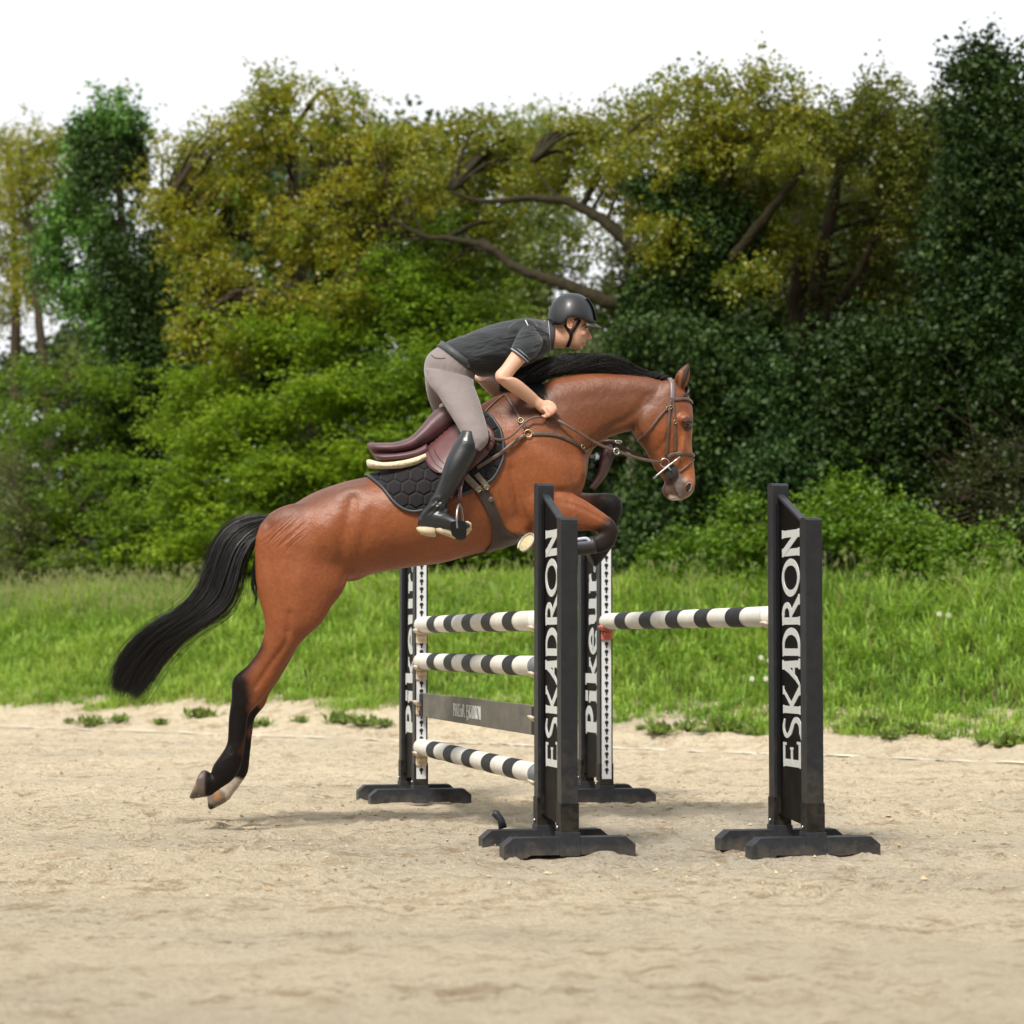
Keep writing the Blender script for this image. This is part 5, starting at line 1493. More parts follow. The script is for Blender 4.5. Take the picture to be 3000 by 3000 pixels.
# breeches
M_bre = mat('taupe_breeches', (.205, .172, .168), .75, noise=(6, .08), sheen=.3, spec=.25)
nn_ = M_bre.node_tree.nodes; ll = M_bre.node_tree.links
t = nn_.new('ShaderNodeTexCoord'); z = nn_.new('ShaderNodeTexNoise'); z.inputs['Scale'].default_value = 9; z.inputs['Detail'].default_value = 2; z.inputs['Distortion'].default_value = 1.2
bp = nn_.new('ShaderNodeBump'); bp.inputs['Distance'].default_value = .018; bp.inputs['Strength'].default_value = .5
ll.new(t.outputs['Object'], z.inputs['Vector']); ll.new(z.outputs['Fac'], bp.inputs['Height']); ll.new(bp.outputs[0], nn_['Principled BSDF'].inputs['Normal'])
bb_ = MB()
loft(bb_, [(1290, 1012, 1388, 1080, .142), (1272, 1024, 1392, 1096, .158), (1250, 1045, 1390, 1112, .172), (1242, 1080, 1387, 1126, .172), (1246, 1110, 1384, 1140, .158)], YR, 28, 4)
loft(bb_, [(1241, 1080, 1388, 1112, .092, -.085), (1256, 1125, 1391, 1135, .092, -.135), (1284, 1160, 1404, 1170, .088, -.195), (1312, 1205, 1419, 1220, .080, -.26), (1340, 1250, 1431, 1266, .070, -.315), (1358, 1284, 1429, 1296, .062, -.345), (1382, 1316, 1406, 1322, .050, -.355)], YR, 26, 4)
loft(bb_, [(1243, 1080, 1350, 1108, .088, .095), (1248, 1140, 1345, 1150, .086, .16), (1262, 1190, 1355, 1200, .078, .23), (1290, 1240, 1380, 1250, .07, .29), (1322, 1290, 1400, 1300, .06, .34)], YR, 24, 4)
me_b = remesh(bb_, 'breeches', .005, 5, .5)
BBV = BVHTree.FromPolygons([Vector(v) for v in verts_of(me_b)], [list(p.vertices) for p in me_b.polygons])
me_b.transform(pinv2); obj_mesh('breeches', me_b, M_bre, pr_)
pk = MB()
P_, N__ = [], []
for a_, b_ in cr([(1264, 1040), (1275, 1048), (1290, 1050), (1305, 1049)], 4):
    q, nq, h = cast(a_, b_, .001, BBV); P_.append(q); N__.append(nq)
ribbon(pk, P_, N__, .006, .005); pk.build('pocket', mat('pocket_seam', (.12, .10, .095), .8), pr_, inv=pinv2)
# belt
a = np.linspace(0, 2 * math.pi, 49); P_ = []; N__ = []
p = W(1289, 1010, YR); q = W(1392, 1092, YR); c = (p + q) / 2; u_ = (p - q) / 2 * 1.01
for x in a[:-1]:
    P_.append(c + u_ * math.cos(x) + np.array([0, .160, 0]) * math.sin(x))
P_ = np.array(P_); T = np.roll(P_, -1, 0) - np.roll(P_, 1, 0); ax_ = np.cross(p - c, [0, 1.0, 0]); ax_ /= np.linalg.norm(ax_)
R = []
for i_ in range(48):
    o_ = P_[i_] - c; o_ /= np.linalg.norm(o_)
    R.append([P_[i_] - ax_ * .019, P_[i_] + ax_ * .019, P_[i_] + ax_ * .019 + o_ * .006, P_[i_] - ax_ * .019 + o_ * .006])
bl_ = MB(); bl_.rings(R, closed=True); bl_.build('belt', mat('dark_grey_belt', (.055, .06, .068), .6, noise=(40, .2)), pr_, inv=pinv2)
bb2 = MB(); q = c - u_ * .60 + np.array([0, -.128, 0]); bb2.box(q, (.014, .006, .020), .003); bb2.build('belt_buckle', M_foot, pr_, inv=pinv2)

# boots
M_boot = mat('black_boot_leather', (.010, .011, .013), .42, noise=(8, .2), bump=(60, .15, .003), coat=.25)
def boot(sg, name):
    b_ = MB()
    loft(b_, [(1352, 1262, 1398, 1266, .050, sg * .345), (1338, 1290, 1402, 1300, .062, sg * .36), (1326, 1308, 1401, 1326, .064, sg * .365), (1308, 1345, 1384, 1362, .064, sg * .375), (1296, 1380, 1366, 1392, .061, sg * .38), (1284, 1415, 1350, 1420, .056, sg * .38), (1268, 1450, 1328, 1450, .050, sg * .38), (1246, 1480, 1313, 1474, .050, sg * .38),
               (1234, 1500, 1314, 1494, .050, sg * .38), (1224, 1528, 1320, 1514, .048, sg * .38), (1224, 1544, 1296, 1534, .036, sg * .38)], YR, 24, 4)
    loft(b_, [(1226, 1512, 1224, 1548, .030, sg * .375), (1250, 1496, 1246, 1556, .040, sg * .38), (1285, 1488, 1280, 1556, .048, sg * .39), (1318, 1506, 1314, 1556, .044, sg * .40), (1348, 1522, 1344, 1554, .042, sg * .41), (1370, 1530, 1368, 1550, .034, sg * .41), (1378, 1536, 1377, 1545, .015, sg * .41)], YR, 20, 4)
    me_ = remesh(b_, name, .005, 4, .5)
    BV = BVHTree.FromPolygons([Vector(v) for v in verts_of(me_)], [list(p_.vertices) for p_ in me_.polygons])
    # ankle creases as real relief
    Vb = verts_of(me_); pxb = np.array([PX(v) for v in Vb]); k1 = sm(1 - np.abs(pxb[:, 1] - 1482) / 34)
    nrm_ = np.empty(len(Vb) * 3, np.float32); me_.vertices.foreach_get('normal', nrm_); nrm_ = nrm_.reshape(-1, 3)
    along = (pxb[:, 1] + .45 * (pxb[:, 0] - 1280)) / 5.0
    d__ = (np.sin(along + 1.2 * np.sin(pxb[:, 0] * .12 + Vb[:, 1] * 40)) * .0068 + np.sin(along * 1.7 + pxb[:, 0] * .2) * .0035) * k1
    me_.vertices.foreach_set('co', (Vb + nrm_ * d__[:, None]).astype(np.float32).ravel()); me_.update()
    me_.transform(pinv2); o_ = obj_mesh(name, me_, M_boot, pr_)
    # sole: heel and forefoot, tan, tipped towards the viewer
    s_ = MB()
    def slab(pts, th):
        R_ = []
        for (xt, yt, xb, yb) in pts:
            Y0 = YR + sg * .425; Y1 = YR + sg * .345
            R_.append([W(xt, yt, Y0), W(xb, yb, Y0 + .012), W(xb + 2, yb + th, Y1), W(xt, yt + th * .6, Y1)])
        s_.rings(R_)
    slab([(1219, 1546, 1221, 1553), (1226, 1543, 1232, 1563), (1245, 1543, 1252, 1569), (1272, 1546, 1272, 1571), (1276, 1550, 1276, 1566)], 3)
    slab([(1276, 1548, 1277, 1558), (1300, 1545, 1302, 1566), (1325, 1540, 1330, 1576), (1350, 1532, 1352, 1576), (1370, 1526, 1370, 1562), (1381, 1532, 1381, 1548)], 3)
    s_.build('sole', mat('tan_sole', (.52, .43, .29), .7, noise=(25, .2)), o_, inv=pinv2)
    zp = MB(); 
    if sg < 0:
        zp.tube(cr([cast(x_, y_, .001, BV)[0] for x_, y_ in ((1392, 1300), (1376, 1350), (1352, 1400), (1330, 1440))], 4), .0022, 6)
        q, nq, h = cast(1364, 1289, .004, BV); zp.box(q, (.010, .003, .009), .002)
        zp2 = MB(); zp2.box(q, (.010, .003, .009), .002); zp2.build('boot_badge', mat('silver_badge', (.7, .7, .68), .3), o_, inv=pinv2)
    return o_
boot(-1, 'riding_boot'); boot(1, 'riding_boot')

# stirrups (belong to the saddle)
for sg in (-1, 1):
    lt = MB(); Y0 = YR + sg * .40
    ribbon(lt, [W(1366, 1375, YR + sg * .33), W(1358, 1400, YR + sg * .37), W(1352, 1430, Y0), W(1349, 1475, Y0)], [[0, sg, 0]] * 4, .009, .003)
    ribbon(lt, [W(1362, 1375, YR + sg * .33), W(1352, 1400, YR + sg * .37), W(1345, 1430, Y0 + .01), W(1344, 1475, Y0 + .01)], [[0, sg, 0]] * 4, .009, .003)
    lo = lt.build('stirrup_leather', M_lea, sr, inv=sinv)
    ir = MB()
    # arch of the iron seen almost edge on: wraps around the boot in Y
    cx, cyt, cyb = 1347, 1478, 1550
    outer, innr = Y0 + sg * .055, YR + sg * .33
    pts = [W(1340, 1548, outer), W(1338, 1520, outer), W(1340, 1492, Y0 + sg * .035), W(1346, 1478, Y0), W(1352, 1492, Y0 - sg * .03), W(1356, 1520, innr), W(1356, 1545, innr)]
    ir.tube(cr(pts, 5), .0065, 10)
    io = ir.build('stirrup_iron', mat('grey_iron', (.30, .31, .33), .3, metal=.7), sr, inv=sinv)
    tr = MB()
    R = []
    for xx, y0_, y1_ in ((1320, 1534, 1552), (1324, 1528, 1566), (1338, 1525, 1578), (1352, 1526, 1580), (1364, 1532, 1576), (1367, 1540, 1562)):
        R.append([W(xx, y0_, outer + sg * .006), W(xx, y1_, outer + sg * .002), W(xx, y1_ + 4, innr), W(xx, y1_ - 5, innr)])
    tr.rings(R); tr.build('stirrup_tread', mat('black_tread', (.006, .006, .006), .6, spec=.2), io, smooth=False, inv=sinv)

# helmet
M_hel = mat('black_helmet_shell', (.010, .011, .014), .46, noise=(90, .06), coat=.15)
hm, hminv = pr_, pinv2
hl = MB()
a = np.arange(36) * 2 * math.pi / 36
def hsec(t_):
    """ring at height t 0..1 from the rim to the crown"""
    # rim outline px (side view) rear->front
    xr = 1606; xf = 1745
    h_ = math.sin(t_ * math.pi / 2); w_ = math.cos(t_ * math.pi / 2) ** .82
    R_ = []
    for x in a:
        cxp = 1675 + (-2) * t_; fx = math.cos(x)
        X = cxp + (70 * w_) * np.sign(fx) * abs(fx) ** .95
        # rim height varies: low at the nape, lifted over the ear, to the brow
        rim = np.interp(X, [1606, 1630, 1645, 1658, 1680, 1712, 1745], [938, 950, 953, 934, 926, 936, 949])
        top = 859
        zpy = rim + (top - rim) * h_
        R_.append(W(X, zpy, YR + .108 * w_ * math.sin(x)))
    return R_
Rn = [hsec(t_) for t_ in np.linspace(0, .985, 16)]
hl.rings(Rn, cap=False)
n0 = len(Rn) * 36
hl.v = [np.vstack(hl.v + [np.mean(Rn[-1], axis=0)[None]])]; hl.n = n0 + 1
for j in range(36): hl.f.append([(len(Rn) - 1) * 36 + j, (len(Rn) - 1) * 36 + (j + 1) % 36, n0]); hl.mi.append(0)
he = hl.build('helmet', M_hel, hm, inv=hminv)
so_ = he.modifiers.new('solid', 'SOLIDIFY'); so_.thickness = .012; so_.offset = -1
# glossy centre band over the front and the edge trim
cbm = MB()
for s_ in (1,):
    P_ = []; N__ = []
    for t_ in np.linspace(.06, .62, 12):
        h_ = math.sin(t_ * math.pi / 2); w_ = math.cos(t_ * math.pi / 2) ** .82
        X = 1675 - 2 * t_ + 70 * w_; rim = 949
        pp = W(X + 1.2, rim + (859 - rim) * h_, YR); P_.append(pp); cc_ = W(1675, 935, YR); v_ = pp - cc_; N__.append(v_ / np.linalg.norm(v_))
    ribbon(cbm, P_, N__, .075, .006)
cbm.build('front_band', mat('gloss_black', (.008, .008, .009), .12), he, inv=hminv)
vs = MB(); R = []
for x in np.linspace(-1, 1, 17):
    y_ = .082 * x; s_ = math.sqrt(max(0, 1 - (x * .98) ** 2))
    xb = 1672 + 72 * math.sqrt(1 - (.082 * abs(x) / .110) ** 2) * 1.0 - 3
    p0 = W(xb, 944, YR + y_); p1 = W(xb + 20 * s_ + 1, 955 + 4 * s_, YR + y_); 
    R.append([p0, p1, p1 - np.array([0, 0, .007]), p0 - np.array([0, 0, .030])])
vs.rings(R); vs.build('peak', mat('brown_black_peak', (.03, .022, .016), .5), he, inv=hminv)
# chin harness
def hstrap(pts, wd):
    P_ = []; N__ = []
    for a_, b_ in cr(pts, 5):
        q, nq, h = cast(a_, b_, .005, RB); P_.append(q); N__.append(nq)
    P_ = np.array(P_); P_[1:-1] = P_[1:-1] * .5 + (P_[:-2] + P_[2:]) * .25
    b_ = MB(); ribbon(b_, P_, N__, wd, .004); b_.build('chin_strap', M_black, he, inv=hminv)
hstrap([(1655, 950), (1662, 962), (1669, 972), (1674, 976)], .017)
hstrap([(1698, 938), (1690, 952), (1681, 966), (1674, 976)], .017)
hstrap([(1674, 976), (1672, 990), (1668, 1004), (1662, 1015)], .018)
bk = MB(); q, nq, h = cast(1673, 974, .009, RB); bk.box(q, (.011, .004, .012), .002); bk.build('chin_buckle', M_black, he, inv=hminv)
# ------------------------------------------------------------------ vegetation
M_leaf = leaf_mat('leaf', .45, .38)
M_ivy = leaf_mat('ivy_leaf', .5, .12); M_ivy.node_tree.nodes['Principled BSDF'].inputs['Specular IOR Level'].default_value = .18
M_bark = mat('bark', (.048, .036, .022), .9, noise=(6, .35), bump=(22, 1.0, .03), stretch=(1, 1, .35), spec=.2)
M_bark2 = mat('mossy_bark', (.026, .021, .010), .9, noise=(6, .4), bump=(18, 1.0, .03), spec=.2)
M_birch = mat('birch_bark', (.30, .26, .21), .8, noise=(9, .7, 8), bump=(20, .5, .02), stretch=(1, 1, .4))
def YT(px_, t):
    return (t + L0[0] * LN[0] + L0[1] * LN[1]) / ((px_ - 1500) / F_PX * LN[0] + LN[1])
def WT(px_, py_, t): return W(px_, py_, YT(px_, t))

def leaf_quads(P, size, flat, rg, fold=.25):
    """P (N,3) leaf positions -> (N*1,4,3) rhombic leaves; flat 0..1 pushes normals up"""
    N = len(P)
    nrm = rg.normal(0, 1, (N, 3)); nrm /= np.linalg.norm(nrm, axis=1)[:, None]
    nrm[:, 2] = np.abs(nrm[:, 2])
    nrm = nrm * (1 - flat) + np.array([0, -.12, 1.0]) * flat; nrm /= np.linalg.norm(nrm, axis=1)[:, None]
    d = rg.normal(0, 1, (N, 3)); d -= nrm * (d * nrm).sum(1)[:, None]; d /= np.linalg.norm(d, axis=1)[:, None]
    s_ = np.cross(nrm, d)
    L = (size * rg.uniform(.65, 1.25, N))[:, None]; Wd = L * .33
    dr = np.array([0, 0, -1.0]) * L * .12
    return np.stack([P, P + d * L * .45 + s_ * Wd, P + d * L + dr, P + d * L * .45 - s_ * Wd], 1)

def crown(blobs, clumps, per, csize, leaf, flat, cols, rg, droop=0.0, shell=.5):
    """blobs: (px,py,t,rx_px,rz_px,ry_m). returns leaf quads, colours, clump centres"""
    vol = np.array([b[3] * b[4] for b in blobs], float); vol /= vol.sum()
    PP, CC, KC = [], [], []
    for b, w_ in zip(blobs, vol):
        c = WT(b[0], b[1], b[2]); k = YT(b[0], b[2]) / F_PX
        n = max(3, int(round(clumps * w_)))
        d = rg.normal(0, 1, (n, 3)); d /= np.linalg.norm(d, axis=1)[:, None]
        r = rg.random(n) ** shell
        q = d * r[:, None] * np.array([b[3] * k, b[5], b[4] * k]) * .94
        q += rg.normal(0, .08, q.shape)
        K = c + q
        KC.append(K)
        sc = rg.uniform(.6, 1.35, n)
        tint = rg.random(n)
        m = (per * sc ** 1.5).astype(int) + 3
        idx = np.repeat(np.arange(n), m)
        g = rg.normal(0, 1, (len(idx), 3)) * csize * sc[idx][:, None] * np.array([1, 1, 1 - .86 * flat])
        rad = np.hypot(g[:, 0], g[:, 1])
        g[:, 2] -= droop * rad ** 1.4
        # leaves sit along a few twigs radiating from every clump centre
        TW = 7
        td = rg.normal(0, 1, (n, TW, 3)); td[..., 2] = td[..., 2] * (1 - .8 * flat) + .10; td /= np.linalg.norm(td, axis=2)[..., None]
        tl = csize * 2.1 * rg.uniform(.5, 1.25, (n, TW)) * sc[:, None]
        j = rg.integers(0, TW, len(idx)); uu = rg.random(len(idx)) ** .65
        g = td[idx, j] * (tl[idx, j] * uu)[:, None] + rg.normal(0, leaf * .62, (len(idx), 3)) * np.array([1, 1, 1 - .6 * flat])
        rad = np.hypot(g[:, 0], g[:, 1]); g[:, 2] -= droop * rad ** 1.4 + .25 * rad ** 2 / csize * .35
        P = K[idx] + g
        PP.append(P)
        c0, c1, c2 = [np.array(x) for x in cols]
        tt_ = tint[idx]
        base = np.where((tt_ < .5)[:, None], c0 + (c1 - c0) * (tt_ * 2)[:, None], c1 + (c2 - c1) * ((tt_ - .5) * 2)[:, None])
        CC.append(base * rg.uniform(.75, 1.25, (len(idx), 1)))
    P = np.vstack(PP); C_ = np.vstack(CC)
    return leaf_quads(P, leaf, flat * .55, rg), C_, np.vstack(KC)

def limb(mb, pts, r0, r1, rg=None, m=5, seg=9):
    P = cr(pts, m); n = len(P)
    r = r0 + (r1 - r0) * np.linspace(0, 1, n) ** .85
    if rg is not None: P[1:-1] += rg.normal(0, 1, (n - 2, 3)) * r[1:-1, None] * .11
    mb.tube(P, r, seg)
def tree(label, cat, base_px, t, trunk_pts, r, cr_args, leafm, barkm, seed, name='tree', group=None, extra=(), nbr=22, climb=None):
    """trunk_pts: (px,py) above the base at distance t; extra limbs: list of ([(px,py,t)...], r0, r1)"""
    rg = np.random.default_rng(seed)
    g = WT(base_px, 1700, t); z0 = float(ground_z(g[0], g[1]))
    root = empty(name, (g[0], g[1], z0 - .05)); tag(root, label, cat, group)
    inv = Matrix.Translation(-Vector(root.location))
    tb = MB()
    P = [np.array([g[0], g[1], z0 - .2])] + [WT(a, b, t) for a, b in trunk_pts]
    limb(tb, P, r[0], r[1], rg, 6, 12)
    for pts, r0, r1 in extra: limb(tb, [WT(*p) for p in pts], r0, r1, rg, 6, 10)
    TP = cr(P, 8)
    quads = None
    if cr_args:
        Q, Cc, KC = crown(*cr_args, rg)
        pick = rg.permutation(len(KC))[:nbr]
        src = [TP] + [cr([WT(*p) for p in pts], 6) for pts, _, _ in extra]
        allsrc = np.vstack(src)
        for k_ in pick:
            e_ = KC[k_]
            dd = np.linalg.norm(allsrc - e_, axis=1) + np.where(allsrc[:, 2] > e_[2], 1.5, 0)
            s_ = allsrc[np.argmin(dd)]
            mid = (s_ + e_) / 2 + np.array([0, 0, .12 * np.linalg.norm(e_ - s_)])
            limb(tb, [s_, mid, e_], min(.022 + .018 * np.linalg.norm(e_ - s_), r[0] * .4), .005, rg, 5, 5)
        quads, qc = Q, Cc
    if climb:                                        # ivy wrapped round the trunk: (n, spread, leaf, cols, ymin_px, ymax_px)
        n, spread, lf, cols, pools = climb
        ss = rg.integers(0, len(pools), n)
        PL = [np.vstack([cr([WT(*q) for q in pl], 10)]) for pl in pools]
        pts = np.empty((n, 3))
        cl_ = []
        for i_, pl in enumerate(PL):
            m_ = ss == i_; k_ = m_.sum()
            ii = rg.random(k_) * (len(pl) - 1); i0 = ii.astype(int); f_ = (ii - i0)[:, None]
            i1 = np.minimum(i0 + 1, len(pl) - 1)
            c = pl[i0] * (1 - f_) + pl[i1] * f_
            an = rg.uniform(0, 6.28, k_); lump = 1 + .45 * np.sin(c[:, 2] * 3.1 + an * 2 + i_) * np.sin(c[:, 2] * 1.3 + an)
            rr = spread[i_] * (.55 + .45 * rg.random(k_)) * lump
            pts[m_] = c + np.stack([np.cos(an) * rr, np.sin(an) * rr, rg.normal(0, .05, k_)], -1)
        Q = leaf_quads(pts, lf, .05, rg)
        cc = np.array(cols[0]) + (np.array(cols[1]) - np.array(cols[0])) * rg.random((n, 1))
        cc = cc * rg.uniform(.7, 1.3, (n, 1))
        io = tri_soup('ivy', Q, 4, cc, M_ivy); io.data.transform(inv); io.parent = root
    tb.build('trunk', barkm, root, inv=inv)
    if quads is not None:
        o_ = tri_soup('crown', quads, 4, qc, leafm); o_.data.transform(inv); o_.parent = root
    return root

YEL = [(.15, .18, .010), (.26, .235, .013), (.10, .165, .010)]
YEL2 = [(.12, .14, .010), (.21, .205, .014), (.08, .13, .012)]
GRN = [(.085, .155, .008), (.15, .245, .010), (.20, .29, .016)]
GRN2 = [(.065, .13, .008), (.11, .195, .010), (.15, .235, .014)]
DRK = [(.012, .026, .005), (.020, .042, .007), (.032, .060, .009)]  # ivy at the right: the shade on that side is painted into the leaves
IVY = [(.014, .032, .007), (.045, .085, .015)]
OLV = [(.07, .085, .025), (.10, .12, .035), (.12, .125, .04)]
PAL = [(.12, .17, .035), (.17, .22, .05), (.22, .24, .05)]

# far wood closing the view: one mass of foliage with stems nobody could count
rg = np.random.default_rng(5)
fb_ = []
for i in range(68):
    x_ = -1250 + i * 82 + rg.uniform(-30, 30)
    top = np.interp(x_, [-1300, -700, -150, 100, 420, 560, 800, 1100, 1350, 1460, 1600, 1900, 2020, 2300, 2600, 2850, 3300], [650, 600, 950, 1030, 850, 520, 430, 420, 450, 640, 960, 960, 600, 420, 480, 420, 380]) + rg.uniform(-60, 60)
    y_ = 1690
    while y_ > top:
        fb_.append((x_ + rg.uniform(-40, 40), y_, 17 + rg.uniform(-2, 4), 95, 85, 1.0)); y_ -= 105
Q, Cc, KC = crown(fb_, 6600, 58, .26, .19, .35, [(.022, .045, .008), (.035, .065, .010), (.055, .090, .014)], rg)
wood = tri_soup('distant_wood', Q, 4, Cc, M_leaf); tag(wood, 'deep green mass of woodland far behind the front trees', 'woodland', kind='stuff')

ub = []
for i in range(60):
    x_ = -1250 + i * 92 + rg.uniform(-30, 30)
    for y_ in (1720, 1640, 1560, 1480): ub.append((x_ + rg.uniform(-30, 30), y_, 10.5 + rg.uniform(-1, 1), 85, 70, .8))
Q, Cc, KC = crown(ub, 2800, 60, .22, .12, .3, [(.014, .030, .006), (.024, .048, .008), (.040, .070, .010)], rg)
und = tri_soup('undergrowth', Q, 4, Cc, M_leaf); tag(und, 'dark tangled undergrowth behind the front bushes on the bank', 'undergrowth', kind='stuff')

# unseen tree belt added behind the camera to cut sky fill and reflections
rg = np.random.default_rng(8); n = 46000
ab = rg.uniform(math.radians(115), math.radians(425), n); Rb = 24 + rg.normal(0, 1.5, n)
bx, by = Rb * np.cos(ab) * 1.15, 4 + Rb * np.sin(ab)
ok = (by < 8); bx, by = bx[ok], by[ok]; n = len(bx)
bz = rg.random(n) ** .8 * (13 + 1.5 * np.sin(bx * .7) + 1.2 * np.sin(by * .9))
Q = leaf_quads(np.stack([bx, by, bz], -1), 1.0, .1, rg)
belt = tri_soup('added_tree_belt', Q, 4, np.array([.05, .085, .015]) * rg.uniform(.6, 1.4, (n, 1)), M_leaf); tag(belt, 'unseen belt of leaves added behind the viewpoint to cut sky light', 'woodland', kind='stuff')

# left edge: slender trees with yellow spring leaves
tree('slender leaning tree with thin yellow leaves at the far left', 'tree', 140, 11, [(146, 1290), (122, 1030), (100, 780), (68, 500), (60, 430)], (.14, .03),
     ([(60, 560, 11, 90, 120, .8), (170, 520, 11, 70, 90, .8), (250, 560, 12, 90, 80, .7), (90, 700, 11.5, 70, 90, .7), (150, 420, 11, 130, 60, .7), (100, 860, 12, 80, 80, .7)], 190, 46, .20, .075, .1, YEL), M_leaf, M_bark, 11, nbr=16)
tree('straight yellow-leaved tree at the left picture edge', 'tree', 40, 13, [(45, 1200), (46, 900), (40, 650), (22, 430)], (.17, .03),
     ([(20, 620, 13, 80, 140, .9), (90, 800, 13, 60, 110, .8), (0, 900, 13, 60, 80, .8), (90, 480, 13, 80, 60, .8), (190, 640, 14, 40, 60, .6), (30, 430, 13, 90, 60, .7), (10, 760, 13, 70, 90, .7)], 230, 46, .22, .075, .1, YEL), M_leaf, M_bark, 12, nbr=16)
tree('pale thin tree with misty yellow green leaves behind the ivy tree', 'tree', 265, 16, [(268, 1250), (262, 900), (250, 560)], (.07, .03),
     ([(300, 1000, 16, 90, 80, .8), (210, 1080, 16, 90, 70, .8)], 60, 30, .25, .08, .1, PAL), M_leaf, M_bark, 13, nbr=10)
# ivy tree
tree('tall tree wrapped in glossy dark ivy with bright green leaves on its left side', 'tree', 400, 8, [(400, 1400), (392, 1150), (378, 900), (360, 700), (335, 340)], (.19, .05),
     ([(195, 640, 8, 85, 80, .7), (165, 760, 8, 70, 90, .7), (240, 860, 8, 90, 80, .7), (235, 560, 8, 60, 60, .6), (290, 700, 8, 60, 80, .6), (330, 960, 8, 90, 60, .7), (330, 360, 8, 110, 80, .7), (260, 440, 8, 90, 60, .6)], 230, 70, .18, .085, .1, [(.05, .12, .02), (.085, .18, .03), (.11, .22, .035)]),
     M_ivy, M_bark2, 14, nbr=26, climb=(42000, [.62, .55, .66], .078, IVY, [[(405, 1550, 8), (392, 1150, 8), (368, 800, 8), (345, 400, 8)], [(330, 520, 8.2), (310, 440, 8.2), (290, 390, 8.2)], [(420, 1300, 8.2), (450, 1000, 8.4), (420, 700, 8.4)]]))
# yellow oak
tree('oak with yellow spring leaves spreading above the green bushes', 'tree', 880, 9, [(885, 1300), (872, 1000), (868, 760), (862, 560), (845, 330)], (.28, .05),
     ([(480, 600, 7, 110, 60, .8), (560, 690, 7, 120, 80, .8), (700, 560, 7.5, 150, 90, 1.0), (640, 820, 7, 130, 80, .9), (560, 950, 6.6, 90, 60, .7), (880, 680, 7.5, 170, 110, 1.0), (1080, 560, 7.5, 170, 80, 1.0), (1040, 740, 7.5, 120, 90, .9), (860, 880, 7, 140, 70, .8),
       (720, 1010, 6.6, 110, 50, .7),  (560, 460, 7.5, 120, 70, .8), (720, 400, 7.5, 170, 90, .9), (960, 400, 7.5, 150, 90, .9), (1140, 440, 7.5, 130, 70, .9), (820, 280, 7.5, 120, 70, .7), (1250, 420, 8, 120, 70, .8), (1000, 300, 7.8, 90, 50, .7), (1020, 880, 7, 130, 60, .8), (1150, 620, 7.6, 90, 70, .7)], 880, 46, .165, .072, .35, YEL),
     M_leaf, M_bark, 15, nbr=240, extra=[([(866, 760, 9), (740, 700, 8.4), (600, 690, 7.6), (480, 620, 7)], .09, .02), ([(870, 860, 9), (980, 790, 8.2), (1100, 720, 7.6), (1230, 700, 7.2)], .09, .02), ([(868, 930, 9), (760, 930, 8), (640, 900, 7.2), (540, 960, 6.6)], .07, .015)])
# layered bright green hornbeams
tree('low bright green layered hornbeam at the left edge above the bank', 'tree', 190, 7, [(195, 1500), (200, 1300), (195, 1130), (190, 1060)], (.10, .03),
     ([(110, 1090, 6.8, 140, 55, .9), (300, 1110, 7, 110, 60, .8), (200, 1230, 6.8, 190, 70, .9), (80, 1330, 6.6, 130, 80, .9), (300, 1380, 6.6, 150, 80, .9), (150, 1500, 6.3, 200, 80, .9), (380, 1530, 6.2, 130, 80, .8), (80, 1620, 6.0, 140, 60, .7), (300, 1640, 6.0, 180, 50, .7), (10, 1200, 7, 80, 80, .7)], 430, 52, .20, .068, .82, GRN2),
     M_leaf, M_bark, 16, nbr=50, name='hornbeam')
tree('olive green shrub with small leaves at the far left above the bank', 'shrub', 60, 5.6, [(60, 1600), (58, 1500)], (.05, .02),
     ([(40, 1400, 5.8, 90, 90, .5), (60, 1520, 5.6, 110, 80, .5), (30, 1640, 5.4, 110, 50, .5), (190, 1640, 5.4, 90, 45, .4)], 110, 60, .16, .045, .2, OLV), M_leaf, M_bark, 17, name='shrub', nbr=24)
tree('widest bright green hornbeam, layered branches reaching down to the bank left of the horse', 'tree', 800, 7.5, [(805, 1500), (800, 1300), (790, 1120), (785, 980)], (.15, .04),
     ([(640, 1120, 7, 170, 80, 1.0), (820, 990, 7, 200, 90, 1.0), (980, 1010, 7, 160, 90, 1.0), (760, 1230, 6.6, 220, 90, 1.0), (980, 1180, 6.6, 200, 100, 1.0), (600, 1330, 6.3, 170, 80, .9), (850, 1390, 6.2, 230, 90, 1.0), (1060, 1360, 6.4, 150, 100, .9), (560, 1470, 6.0, 160, 70, .8), (760, 1540, 5.9, 230, 80, .9),
       (560, 1610, 5.7, 180, 60, .7), (900, 1620, 5.8, 200, 60, .7), (1100, 1560, 6, 160, 90, .8), (500, 1230, 6.6, 90, 60, .7)], 1150, 58, .21, .070, .86, GRN),
     M_leaf, M_bark, 18, nbr=110, name='hornbeam')
